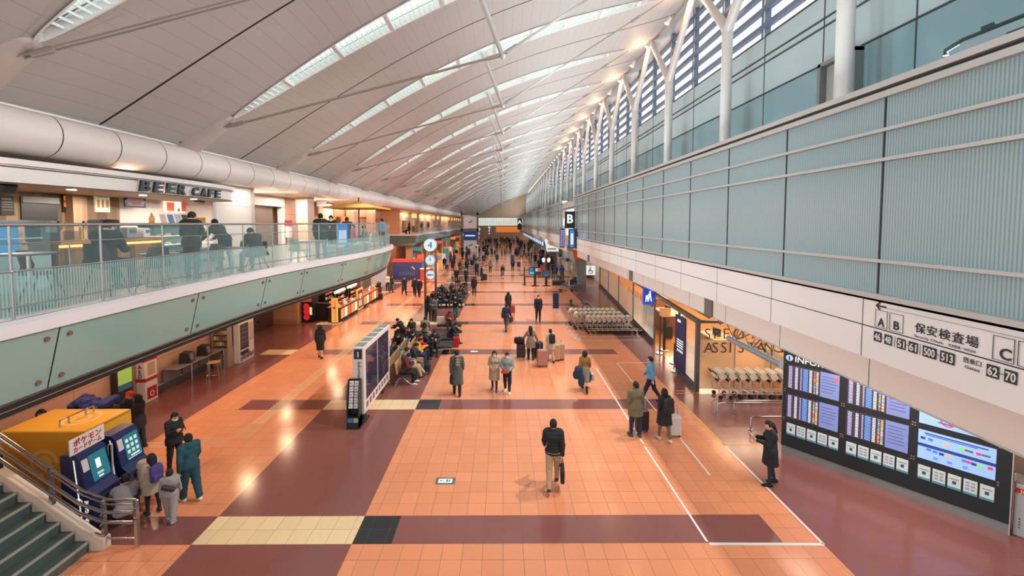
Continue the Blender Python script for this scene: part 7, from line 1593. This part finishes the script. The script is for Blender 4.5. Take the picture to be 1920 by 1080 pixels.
# ================================================================ the people nearest the camera
N = .010
a = P_(1037, 912, -6, 'person in black puffer jacket and beige trousers walking away in the middle of the hall', pose='walk2', H=1.74, top='puffer', tc='#1F2325', hem=.80, bot='trousers', bc='#B59A7B', sc='#2A2A2C', sole='#D8D6D0', h=.009)
hand_bag(a, 'R', 'black tote bag in the hand of the person in black puffer jacket', '#1D1D20', 'tote', .36, .34, .1)
a = P_(857, 740, 4, 'person in long grey coat with plaid scarf over the back, seen from behind', pose='stroll', H=1.74, top='coat', tc='#54564F', hem=.42, bot='trousers', bc='#1E2024', h=N)
hand_bag(a, 'L', 'black briefcase held by the person in the long grey coat', '#18191C', 'brief', .36, .28, .09)
q = a[1]['chest']; t = thing('scarf', 'grey plaid scarf hanging down the back of the long grey coat', 'scarf', at_person(a[0], q+np.array([.05, -.205, .0])), a[0].rotation_euler.z+R(0)); m = MB(); m.rbox((0, 0, .02), (.15, .05, .36), .02); m.rbox((-.02, .1, .21), (.2, .24, .07), .03); m.build('cloth', mat('scarf_grey', '#77706A', .8), t); m = MB()
for k in range(3): m.b2((-.076, -.027, -.08+.09*k), (.076, .027, -.05+.09*k))
m.build('pale_stripe', mat('scarf_pale', '#B9AFA6', .8), t); m = MB()
for k in range(5): m.b2((-.065+.03*k, -.012, -.22), (-.055+.03*k, .012, -.15))
m.build('fringe', mat('scarf_grey'), t)
P_(927, 732, 176, 'person in beige coat and white mask walking toward the camera with clasped hands', pose='clasp', H=1.6, fem=True, hair='bob', top='coat', tc='#A8977F', hem=.48, bot='tights', bc='#2A2426', sc='#2E4E78', sole='#D8D6D0', mask=True, h=N)
a = P_(951, 736, 174, 'person in grey sweater and jeans with white mask carrying a red hat', pose='clasp', H=1.6, hair='short', top='shirt', tc='#8C9692', hem=.80, bot='jeans', bc='#1F2B3C', sc='#D9D6D0', mask=True, h=N)
p = hand_at(*a, 'R', .06); t = thing('hat', 'red hat held before the grey sweater', 'hat', p+Vector((-.03, -.08, .05))); m = MB(); m.lathe([(.0, .1), (.07, .09), (.1, .0), (.13, -.03), (.125, -.04)], n=14); m.build('crown', cloth('#A8203A'), t)
p = hand_at(*a, 'L', 0); t = thing('jacket', 'dark jacket hanging over the arm of the person in grey sweater', 'jacket', p+Vector((.03, -.03, -.1))); m = MB(); m.rbox((0, 0, -.14), (.1, .2, .5), .045, n=3); m.build('cloth', cloth('#23283A'), t)
a = P_(995, 674, 5, 'person in taupe coat with long dark hair pushing two dark suitcases', pose='spread', H=1.62, fem=True, hair='long', top='coat', tc='#8A7C6C', hem=.62, bot='trousers', bc='#1E1E21', sc='#232326', h=N)
pa = hand_at(*a, 'L', .06); pb = hand_at(*a, 'R', .06)
suitcase(pa.x-.03, pa.y+.02, 0, 'black suitcase with white strap left of the taupe coat', '#1E2023', .66, .42, .26, max(.05, pa.z-.72)); t = thing('duffel_bag', 'black duffel bag lying on top of the black suitcase', 'bag', (pa.x-.1, pa.y-.0, .88)); m = MB(); m.tube([(-.26, 0, 0), (-.22, 0, 0), (.2, 0, 0), (.24, 0, 0)], [.1, .16, .16, .1], 12); m.build('body', cloth('#1B1D22'), t); m = MB(); m.tube([(-.12, -.15, .05), (-.05, -.1, .2), (.05, -.1, .2), (.12, -.15, .05)], .012, 5); m.build('handle', BLK, t)
suitcase(pb.x+.04, pb.y+.02, 0, 'dark ribbed suitcase between the taupe coat and the pink suitcase', '#2A3038', .72, .42, .28, max(.05, pb.z-.78))
a = P_(1032, 678, 14, 'person in cream sweater with dark backpack pulling a pink suitcase', pose='carry', H=1.58, fem=True, hair='pony', top='coat', tc='#CDBCA2', hem=.66, bot='trousers', bc='#C3A88D', sc='#5A4A40', h=N)
backpack(a, 'dark backpack worn over the cream sweater', '#23252A'); p = gp(1017, 687); suitcase(p.x, p.y, 6, 'pink suitcase standing left of the cream sweater', '#B08078', .72, .48, .28, .35)
p = gp(1043, 675); suitcase(p.x, p.y, 90, 'beige suitcase right of the person in cream sweater', '#C2A184', .74, .46, .3, .1); p = gp(1052, 674); suitcase(p.x+.02, p.y+.05, 90, 'second beige suitcase at the right end of the luggage group', '#BC9A7C', .74, .46, .26, .1)
a = P_(1096, 733, -12, 'person in mustard top and grey skirt seen from behind carrying coats and bags', pose='walk', H=1.62, fem=True, hair='bob', top='shirt', tc='#8B6A3C', hem=.82, bot='skirt', bc='#8D887C', sc='#1C1C1E', shoe='boot', h=N)
p = hand_at(*a, 'L', 0); t = thing('coat', 'navy padded coat carried over the left arm of the person in mustard top', 'coat', p+Vector((-.05, .02, -.05))); m = MB(); m.rbox((0, 0, 0), (.3, .34, .5), .13, n=3); m.rbox((.1, -.06, -.3), (.24, .26, .45), .1, n=3); m.rbox((-.08, .05, -.12), (.24, .3, .3), .1, n=3); m.build('cloth', cloth('#223650'), t)
hand_bag(a, 'R', 'dark teal handbag carried by the person in mustard top', '#1E2C32', 'tote', .36, .3, .14); t = thing('paper_bag', 'small pale blue bag beside the dark teal handbag', 'bag', hand_at(*a, 'R', .1)+Vector((.12, .0, -.32))); MB().rbox((0, 0, 0), (.1, .26, .26), .02).build('body', cloth('#9DB4C0'), t)
a = P_(1191, 818, 8, 'person in olive coat and jeans seen from behind with a black suitcase', pose='stand', H=1.72, top='coat', tc='#6A624C', hem=.66, bot='jeans', bc='#1E3144', sc='#3A4652', h=.009)
p = gp(1203, 808); suitcase(p.x, p.y, 4, 'black suitcase standing right behind the olive coat', '#23252B', .62, .4, .25, .3)
a = P_(1245, 826, 10, 'person in long black coat with bobbed hair and backpack seen from behind', pose='stroll', H=1.6, fem=True, hair='bob', top='coat', tc='#1C1D1F', hem=.55, bot='tights', bc='#7A5644', sc='#C9BDB2', h=.009)
backpack(a, 'black leather backpack worn over the long black coat', '#202224', 1.05); p = gp(1263, 818); suitcase(p.x, p.y, 5, 'white suitcase standing right of the long black coat', '#C4BEBA', .6, .4, .25, .3); m = MB()
P_(1220, 752, 60, 'guard in blue shirt and dark trousers striding left', pose='walk', H=1.7, top='shirt', tc='#5B93BE', hem=.86, bot='trousers', bc='#1D222E', sc='#17181B', h=N)
a = P_(1443, 908, 72, 'person in black dress and stockings holding a tablet beside the flight board', pose='tablet', H=1.64, fem=True, hair='pony', top='coat', tc='#1A1B1D', hem=.56, bot='tights', bc='#26262A', sc='#161617', h=.009); phone(a, 'pale tablet held by the person in black dress', 'tablet', .17, .24)
P_(601, 671, 8, 'attendant in black suit and short skirt seen from behind on the left lane', pose='stroll', H=1.64, fem=True, hair='bob', top='jacket', tc='#1E1F22', hem=.78, bot='skirt', bc='#1E1F22', sc='#1B1B1D', h=N)
a = P_(949, 621, -20, 'person in navy jacket and grey trousers walking away', pose='walk', H=1.7, top='jacket', tc='#2A3350', hem=.80, bot='trousers', bc='#5A5350', sc='#242426', h=.012)
hand_bag(a, 'R', 'navy bag under the arm of the walker in grey trousers', '#2B3860', 'brief', .4, .3, .16)
a = P_(953, 590, 0, 'person in dark jacket with shoulder bag and orange suitcase walking away', pose='stand', H=1.66, fem=True, hair='bob', top='jacket', tc='#2C2A2A', hem=.75, bot='trousers', bc='#1F2024', h=.012); p = gp(961, 588); suitcase(p.x, p.y, 0, 'orange suitcase beside the person with shoulder bag', '#B4482C', .55, .36, .24, .35)
P_(1009, 602, 178, 'person in dark suit walking toward the camera in the middle distance', pose='stroll', H=1.76, top='coat', tc='#1E2530', hem=.7, bot='trousers', bc='#1A1E26', mask=True, h=.012)
a = P_(889, 554, 4, 'person all in black with hood walking away beside the seated crowd', pose='stroll', H=1.72, hair='short', top='hoodie', tc='#20242A', hem=.78, bot='trousers', bc='#2A2C31', h=.014)
# ---- round the card machines
a = P_(236, 985, 40, 'person in grey shirt crouching in front of the open card machine', pose='crouch', H=1.7, top='shirt', tc='#8E8A92', hem=.8, bot='jeans', bc='#2B3A52', h=.009)
a = P_(288, 962, 62, 'girl with long dark hair and purple backpack at the card machines', pose='stand', H=1.38, fem=True, hair='long', top='coat', tc='#A69A84', hem=.62, bot='tights', bc='#1D1D20', sc='#24303A', sole='#C9C6C0', h=.009); backpack(a, 'purple backpack on the girl with long dark hair', '#4A3A78', .85)
t = thing('coat', 'beige coat held open beside the girl with purple backpack', 'coat', (a[0].location.x-.28, a[0].location.y+.12, .78), R(20)); m = MB(); m.rbox((0, 0, 0), (.2, .22, .62), .09, n=3); m.rbox((-.03, .05, .25), (.22, .24, .2), .08, n=3); m.build('cloth', cloth('#A99D88'), t)
a = P_(321, 976, 22, 'small child in grey hooded tracksuit with a waist bag on the back', pose='stroll', H=1.16, top='hoodie', tc='#96918E', hem=.82, bot='baggy', bc='#938E8C', sc='#7FB0C0', sole='#D8D6D0', h=.008)
q = a[1]['chest']+np.array([.02, -.16, -.06]); t = thing('waist_bag', 'black waist bag slung over the back of the small child', 'bag', at_person(a[0], q), a[0].rotation_euler.z); m = MB(); m.rbox((0, 0, 0), (.26, .08, .11), .03, M=Matrix.Rotation(.4, 3, 'Y')); m.build('body', BLK, t); m = MB(); m.tube([(.1, 0, -.05), (.17, .1, -.02), (.1, .2, .08)], .01, 5); m.build('strap', BLK, t)
P_(358, 938, 62, 'person in teal hooded tracksuit and white shoes facing left', pose='stroll', H=1.62, top='hoodie', tc='#1C4A56', hem=.80, bot='baggy', bc='#1B4652', sc='#D9D6D2', mask=True, h=.009)
a = P_(329, 880, -112, 'person in black jacket and mask facing the teal tracksuit', pose='phone', H=1.58, fem=True, hair='pony', top='puffer', tc='#1E1F22', hem=.78, bot='trousers', bc='#1B1C20', mask=True, h=.009); phone(a, 'phone in the hands of the person in black jacket by the card machines')
a = P_(243, 838, -75, 'person in red knit hat and dark parka beside the AED cabinet', pose='phone', H=1.68, hair='beanie', hc='#C22A2E', top='puffer', tc='#20262E', hem=.66, bot='trousers', bc='#1E2024', h=.009)
P_(262, 842, 100, 'person in black jacket over a pale shirt behind the red knit hat', pose='stand', H=1.62, fem=True, hair='bob', top='jacket', tc='#1E2024', hem=.7, bot='trousers', bc='#2A2C30', sc='#2A2A2C', h=.010)
p = gp(76, 768, 1.62); person(p.x, p.y, -120, 'person with dark hair and mask behind the yellow cabinet', pose='clasp', H=1.66, fem=True, hair='bob', top='jacket', tc='#1D3038', mask=True, h=.010)
# ---- seated on the linked seats
S = dict(h=.011)
for y, f, lb, k in ((16.3, -88, 'person in maroon hooded top looking at a phone on the nearest linked seat', dict(pose='sitphone', top='hoodie', tc='#5C2430', bot='trousers', bc='#1C1D20', sc='#D4D2CC')),
    (17.02, -86, 'person in grey top and khaki trousers leaning back on the second linked seat', dict(pose='sitback', top='jacket', tc='#6F7682', bot='baggy', bc='#A89070', sc='#2A2C30', sole='#D0CEC8')),
    (17.74, -92, 'person in dark teal jacket and tan trousers on the third linked seat', dict(pose='sitphone', top='jacket', tc='#1D2C38', bot='trousers', bc='#8A7560', sc='#1D1D20')),
    (18.46, -84, 'person in yellow jacket with black shoulders on the fourth linked seat', dict(pose='sitphone', top='puffer', tc='#D9A032', bot='jeans', bc='#22324C', sc='#2A2C30')),
    (19.18, -100, 'person in red jacket on the fifth linked seat', dict(pose='sit', top='puffer', tc='#C22A32', bot='trousers', bc='#24262C')),
    (19.9, -88, 'person with grey cap and dark hooded top on the last linked seat', dict(pose='sitlean', hair='cap', hc='#8A8C90', top='hoodie', tc='#24282E', bot='trousers', bc='#2A2C34'))):
    a = person(-3.99, y, f, lb, **{**S, **k})
    if 'phone' in lb: phone(a, 'phone held by the person in maroon hooded top')
t = thing('backpack', 'dark backpack standing on the floor before the third linked seat', 'backpack', (-3.25, 17.5, 0)); MB().rbox((0, 0, .22), (.26, .32, .44), .08, n=3).build('bag', cloth('#20263A'), t); m = MB(); m.tube([(-.05, -.05, .43), (0, 0, .5), (.05, .05, .43)], .012, 5); m.build('grab_loop', BLK, t)
person(-4.92, 17.8, 95, 'person with black cap on the seats facing the shops', pose='sit', hair='cap', hc='#1C1E22', top='jacket', tc='#22303E', **S)
for x, y, z, f, lb, k in ((-5.05, 19.95, 0, 178, 'person in black suit hunched over on the padded bench behind the linked seats', dict(pose='sitlean', top='jacket', tc='#1C1E22', bc='#1A1B1F')),
    (-4.4, 20.0, 0, 182, 'person in navy sweater and mask on the padded bench behind the linked seats', dict(pose='sitphone', top='jacket', tc='#1B2434', bc='#1F2126', mask=True)),
    (-3.35, 20.1, 0, 184, 'person in dark green jacket alone on the wide padded bench', dict(pose='sitphone', top='jacket', tc='#2A322E', bc='#232629')),
    (-2.85, 21.7, 0, -100, 'person in black jacket bent over with a red suitcase at the bench end', dict(pose='sitlean', top='jacket', tc='#1C1F22', bc='#1D1F23')),
    (-3.2, 24.4, 0, 190, 'person in maroon jacket eating on the bench behind', dict(pose='sitphone', fem=True, hair='bob', top='jacket', tc='#7A3238', bc='#2A3440')),
    (-5.5, 22.6, 0, 80, 'person in black jacket leaning forward on the left of the red bag bench', dict(pose='sitlean', top='jacket', tc='#1D2024', bc='#23252A')),
    (-4.95, 22.3, 0, 160, 'person in dark green jacket beside the red shopping bag', dict(pose='sit', top='jacket', tc='#333A2E', bc='#25272A')),
    (-4.3, 22.5, 0, 5, 'person in beige jacket seen from behind on the red bag bench', dict(pose='sit', hair='short', top='jacket', tc='#8C7D66', bc='#2A2C30'))):
    a = person(x, y, f, lb, **{**S, 'h': .012, **k})
    if 'beige' in lb: backpack(a, 'small black backpack worn over the beige jacket', '#2A2D33', .7)
suitcase(-2.45, 21.2, 10, 'red suitcase in front of the person bent over at the bench end', '#B01E2E', .5, .34, .22, .1)
def shop_bag(x, y, z, label, c, w=.3, h=.34):
    t = thing('shopping_bag', label, 'bag', (x, y, z)); MB().b2((-w/2, -.08, 0), (w/2, .08, h)).build('body', cloth(c), t); m = MB(); m.tube([(-w*.2, 0, h), (0, 0, h+.12), (w*.2, 0, h)], .006, 5); m.build('handle', BLK, t)
shop_bag(-5.25, 22.25, .44, 'red shopping bag standing on the padded bench', '#B8203A', .18, .34); shop_bag(-3.75, 24.45, .44, 'white paper shopping bag on the bench next to the maroon traveller', '#CFC6BC', .4, .42)
rnd = random.Random(41); dk = ['#1E2126', '#23303E', '#1B1C20', '#2C3A34', '#28405A', '#33302E', '#20242C']
seatlbl = ['by the left end of the front bench', 'second on the front bench', 'third on the front bench', 'at the right end of the front bench', 'at the left end of the middle bench', 'second on the middle bench', 'third on the middle bench', 'at the right end of the middle bench', 'at the left end of the rear bench', 'in the middle of the rear bench', 'at the right end of the rear bench']
for k in range(11):
    r, c = (0, k) if k < 4 else ((1, k-4) if k < 8 else (2, (k-8)*1.4)); person(-5.35+.64*c, 31.5+2.1*r, 180+rnd.uniform(-25, 25), 'seated traveller %s behind the clock tower' % seatlbl[k], pose=['sit', 'sitphone', 'sitlean'][k % 3], fem=k % 4 == 1, hair='bob' if k % 4 == 1 else 'short', top='jacket', tc=dk[k % 7], bc=dk[(k+3) % 7], h=.016, group='seated crowd behind the clock tower')
a = P_(854, 598, 170, 'person with red vest under a black jacket and teal jeans standing by the seated crowd', pose='phone', H=1.7, top='jacket', tc='#201E22', hem=.8, bot='jeans', bc='#2A6674', mask=True, sc='#D0CCC6', h=.012)
P_(803, 600, 20, 'person in black standing between the clock tower posts', pose='stand', H=1.68, fem=True, hair='long', top='coat', tc='#1F2024', hem=.6, bot='trousers', bc='#1C1D21', h=.013)
P_(814, 603, 160, 'person in grey blue top behind the right clock tower post', pose='phone', H=1.66, top='jacket', tc='#5A6674', hem=.8, bot='trousers', bc='#2A2C32', h=.013)
t = thing('backpack', 'green backpack on the floor behind the maroon traveller', 'backpack', (-3.3, 27.2, 0)); MB().rbox((0, 0, .25), (.34, .26, .5), .1, n=3).build('bag', cloth('#3C4A34'), t); m = MB(); m.tube([(-.05, 0, .49), (0, 0, .56), (.05, 0, .49)], .012, 5); m.build('grab_loop', BLK, t)
# ---- left lane and shops
P_(734, 549, -60, 'person in dark green jacket standing before the blue sales booth', pose='stroll', H=1.7, top='jacket', tc='#1F3430', hem=.76, bot='jeans', bc='#1F3242', h=.014)
a = P_(758, 553, -150, 'person in long black coat with briefcase right of the blue sales booth', pose='walk', H=1.72, top='coat', tc='#1E2126', hem=.6, bot='trousers', bc='#1A1B1F', h=.014); hand_bag(a, 'R', 'black briefcase of the person in long black coat near the booth', '#1D1D20', 'brief', .45, .34, .14)
P_(778, 555, 178, 'person in black jacket left in the pair beside the clock tower', pose='stroll', H=1.7, top='jacket', tc='#1D2023', hem=.74, bot='trousers', bc='#22242A', h=.014)
P_(786, 557, 182, 'person in dark suit with white shirt front in the pair beside the clock tower', pose='walk', H=1.72, top='coat', tc='#202227', hem=.7, bot='trousers', bc='#22242A', mask=True, h=.014)
a = P_(711, 560, 60, 'grey haired person in dark jacket shopping at the second souvenir counter', pose='phone', H=1.62, hair='grey', hc='#9A9894', top='jacket', tc='#26262A', hem=.8, bot='trousers', bc='#6E3A30', h=.014); suitcase(a[0].location.x+.3, a[0].location.y-.6, 0, 'dark suitcase on the floor behind the grey haired shopper', '#2A2624', .5, .36, .25, .05)
P_(727, 545, -160, 'shop clerk in white behind the second souvenir counter', pose='stand', H=1.6, fem=True, hair='bob', top='shirt', tc='#C9BFB8', hem=.8, h=.016)
# ---- upper gallery
a = person(-7.2, 7.45, 8, 'person in black seated on a high chair in the beer cafe, seen from behind', pose='sit', H=1.72, top='jacket', tc='#1B1D1F', bc='#1A1B1D', hc='#17181A', z=ZF+.14, h=.009)
shell_chair(-7.2, 7.45, R(188), 'black shell chair under the seated person in black', CUSH, .6)
person(-7.75, 10.25, 10, 'customer in black leather jacket standing at the cafe counter, seen from behind', pose='phone', H=1.70, top='jacket', tc='#1F2021', hem=.78, bc='#22272B', z=ZF, h=.010)
person(-8.3, 12.3, 70, 'person in dark jacket bending forward beside the white wall of the cafe', pose='bend', H=1.68, top='jacket', tc='#23282A', hem=.8, bc='#26292C', z=ZF, h=.011)
person(-6.95, 11.55, 62, 'seated customer in dark jacket with a drink near the glass', pose='sitphone', H=1.68, top='jacket', tc='#23292B', bc='#24282B', z=ZF, h=.011); shell_chair(-6.95, 11.6, R(240), 'black shell chair under the seated customer with a drink')
person(-7.05, 15.95, 30, 'person in black jacket standing in the upper gallery, left of a pair', pose='stand', H=1.78, top='jacket', tc='#1D2125', hem=.74, bc='#20242A', z=ZF, h=.012)
person(-7.05, 17.0, 170, 'person in dark jacket and mask facing the camera in the upper gallery pair', pose='phone', H=1.74, top='jacket', tc='#2A2E33', hem=.76, bc='#2A2E33', mask=True, z=ZF, h=.012)
person(-7.3, 19.3, 20, 'person in black jacket left of the blue poster stand', pose='stand', H=1.68, top='coat', tc='#1F2328', hem=.7, bc='#20242A', z=ZF, h=.013)
person(-6.75, 18.6, 150, 'child in pink top with dark cap right of the blue poster stand', pose='stand', H=1.32, fem=True, hair='bob', top='shirt', tc='#C67A94', hem=.8, bc='#3A3C44', z=ZF, h=.012)
person(-6.95, 20.9, 100, 'seated person in grey green top near the parasol', pose='sit', H=1.66, top='jacket', tc='#76807A', bc='#3A4044', z=ZF, h=.013); shell_chair(-6.95, 20.95, R(280), 'sage shell chair under the seated person in grey green', SG)
person(-7.45, 25.4, 60, 'person in blue shirt with dark hair at the rounded end of the gallery', pose='stand', H=1.68, top='shirt', tc='#5E8AA8', hem=.8, bc='#2A3440', z=ZF, h=.013)
for k, (y, f) in enumerate(((52, 90), (53.2, 120), (63, 170), (70, 10))): person(-11.8-.3*k, y, f, 'person in dark clothes on the far upper gallery, %s from its near end' % ['first', 'second', 'third', 'fourth'][k], pose=['sit', 'stand', 'stand', 'stroll'][k], tc=dk[k], z=ZF, h=.02)
# ================================================================ further down the hall: single travellers one can still tell apart
def far(px, py, face, label, **k): return P_(px, py, face, label, **{'h': .018, **k})
far(932.3, 494.5, 2, 'walker in green jacket and blue jeans going away down the middle of the hall', pose='stroll', top='jacket', tc='#2E3B33', hem=.76, bot='jeans', bc='#2B4A86')
a = far(942.5, 522.5, 180, 'walker in dark green top and grey skirt coming closer with a red bag', pose='walk', fem=True, hair='bob', top='jacket', tc='#1F2C28', hem=.8, bot='skirt', bc='#7A6A64'); hand_bag(a, 'R', 'brown red bag of the walker in dark green top', '#8A3A34', 'tote', .4, .3, .16)
a = far(961.5, 508.5, 0, 'walker with green backpack and black clothes going away', pose='stand', top='jacket', tc='#25282A', hem=.76, bc='#1C1D20'); backpack(a, 'green backpack on the walker right of the middle', '#33523C')
a = far(919.5, 511.5, 4, 'walker in grey blue top and dark trousers going away', pose='walk', fem=True, hair='pony', top='jacket', tc='#6A7684', hem=.8, bc='#3A3430')
a = far(903, 526, 100, 'traveller in black coat with a navy suitcase beside the aisle', pose='stand', top='coat', tc='#1D2226', hem=.6, bc='#1A1C20'); p = gp(909, 526); suitcase(p.x, p.y, 0, 'navy suitcase right of the traveller in black coat', '#222846', .7, .5, .3, .4)
far(894, 517, 20, 'traveller in long black coat behind the grey suitcase', pose='stand', top='coat', tc='#1B1D20', hem=.5, bc='#1A1C20'); p = gp(898.5, 516); suitcase(p.x, p.y, 0, 'pale grey suitcase between two travellers in black', '#A9A7AA', .9, .4, .3, .2)
far(874, 531, 178, 'traveller in dark suit with white shirt walking closer past the seats', pose='walk', top='coat', tc='#33363E', hem=.76, bc='#202228', mask=True); far(856, 531, 180, 'traveller in open black jacket and blue shirt walking closer', pose='walk2', top='coat', tc='#1B2024', hem=.72, bc='#1C1F24')
a = far(862.5, 512.5, 10, 'traveller in mustard jacket with backpack going away', pose='stroll', top='jacket', tc='#7A6434', hem=.7, bc='#20242A'); backpack(a, 'dark backpack on the traveller in mustard jacket', '#23262A')
a = far(875.5, 509, 14, 'traveller in dark coat with teal backpack in a group', pose='stand', top='coat', tc='#1B2028', hem=.56, bc='#1C1F24'); backpack(a, 'teal backpack in the standing group', '#24484A')
far(885.5, 507, 180, 'traveller in navy jacket and beige trousers standing in a group', pose='stand', top='jacket', tc='#1E2A3C', hem=.76, bc='#B09A86')
far(849, 508.5, 0, 'traveller in violet black coat going away on the left lane', pose='stand', fem=True, hair='pony', top='coat', tc='#2A2430', hem=.5, bc='#1C1C20'); far(833.5, 504.5, 0, 'traveller in black jacket and grey trousers with a suitcase on the left lane', pose='stand', top='jacket', tc='#22262C', hem=.72, bc='#8C8A90'); p = gp(838.5, 504.5); suitcase(p.x, p.y, 0, 'grey suitcase beside the grey trousers on the left lane', '#4A5262', .6, .45, .3, .3)
far(867.5, 486.5, 0, 'slim traveller all in black beyond the left lane group', pose='stroll', top='coat', tc='#1A1A1D', hem=.6, bc='#1A1A1D'); far(856, 483, 0, 'traveller in dark jacket with white trousers beyond the left lane', pose='stand', top='jacket', tc='#252A2C', bc='#C2B4A6'); a = far(851.5, 479, 0, 'traveller in black with an orange backpack', pose='stand', top='jacket', tc='#1F2226', bc='#2A2020'); backpack(a, 'orange backpack far on the left lane', '#C8642C')
far(914.5, 487, 0, 'traveller in green top and beige trousers far in the middle aisle', pose='stand', top='jacket', tc='#3E4E38', hem=.78, bc='#B9A08A'); far(921.5, 478, 180, 'traveller in maroon top far in the middle aisle', pose='stand', fem=True, hair='bob', top='jacket', tc='#5E2A30', bc='#22242A'); far(941, 479, 60, 'traveller in bright red jacket far in the middle of the hall', pose='stand', fem=True, hair='bob', top='jacket', tc='#C22848', bc='#2A2C30')
far(946.5, 479, 200, 'traveller in grey jacket beside the bright red jacket', pose='stand', top='jacket', tc='#6A6C72', bc='#2A2C30'); far(967.5, 480, 0, 'left of two travellers in blue jackets far right of the middle', pose='stand', top='jacket', tc='#24365E', bc='#22242C'); far(971.5, 480.5, 0, 'right of two travellers in blue jackets far right of the middle', pose='stand', top='jacket', tc='#2A4478', bc='#22242C')
far(1010.5, 508, 160, 'staff member in black vest behind the coloured screen', pose='stand', top='shirt', tc='#1F2226', bc='#1D1F23'); far(1028, 512, 40, 'traveller in teal navy jacket right of the coloured screen', pose='stand', top='jacket', tc='#1D3A48', bc='#2A2440'); far(1042, 524, 0, 'staff member in blue jacket near the planters, taller one', pose='stand', H=1.78, top='jacket', tc='#23569E', bc='#22262C'); far(1038, 521, 20, 'person in black beside the taller blue jacket', pose='stand', H=1.8, top='jacket', tc='#1E2428', bc='#1E2126'); far(1053.5, 524, 10, 'staff member in bright blue jacket near the planters, shorter one', pose='stand', top='jacket', tc='#2450A8', bc='#1E2228')
far(1003.5, 495, 0, 'traveller in long dark coat in the check in queue', pose='stand', top='coat', tc='#22262A', hem=.5, bc='#1C1E22'); far(994.5, 490, 0, 'traveller in black with orange tote in the check in queue', pose='stand', top='jacket', tc='#1D2024', bc='#22242A'); far(1014.5, 497, 30, 'traveller in navy jacket and red cap in the check in queue', pose='stand', hair='cap', hc='#B03A44', top='jacket', tc='#26408A', bc='#2A2426')
p = gp(960.5, 490); suitcase(p.x, p.y, 0, 'large bright blue suitcase standing right of the middle', '#2A78B4', 1.1, .6, .35, .1); p = gp(972.5, 501); suitcase(p.x, p.y, 0, 'navy and grey suitcase beside the barrier line', '#34466E', .75, .5, .32, .4)
# ---- the distant crowd
rnd = random.Random(99); cr = ['#1C1E22', '#22262C', '#2A3446', '#1F2A30', '#33302E', '#3A2A2A', '#26324E', '#4A4640', '#5E2A30', '#6A6C70', '#8A7A64', '#2E4A5A', '#B8B0A6']
zones = [(-9.8, -6.3, 58, 88, 'on the left lane before the gateway', 12), (-6, -3, 64, 125, 'along the benches left of the middle', 14), (-2.6, 2, 84, 150, 'in the middle aisle far down the hall', 22), (2, 6, 70, 140, 'right of the middle far down the hall', 20), (5, 8.4, 56, 120, 'in the far check in queue', 20), (-6, 6, 125, 160, 'in front of the far orange fascia', 18)]
for x0, x1, y0, y1, lb, n in zones:
    for k in range(n):
        pose = ['stand', 'walk', 'stroll', 'phone', 'walk2', 'stand'][k % 6]; f = rnd.choice((0, 0, 180, 180, 90, -90)); fem = k % 3 == 0; c1, c2 = rnd.choice(cr), rnd.choice(cr[:8])
        tone = 'pale' if c1 in ('#B8B0A6', '#8A7A64') else ('red brown' if c1 in ('#5E2A30', '#3A2A2A') else ('blue' if c1 in ('#26324E', '#2E4A5A', '#2A3446') else 'dark'))
        person(rnd.uniform(x0, x1), rnd.uniform(y0, y1), f, 'traveller in %s clothes in the crowd %s' % (tone, lb), pose=pose, fem=fem, hair='bob' if fem else 'short', top='coat' if k % 4 == 1 else 'jacket', hem=.6 if k % 4 == 1 else .8, tc=c1, bc=c2, h=.026, group='distant crowd '+lb)
print('PEOPLE', N_PEOPLE, 'faces', sum(len(m.polygons) for m in bpy.data.meshes))
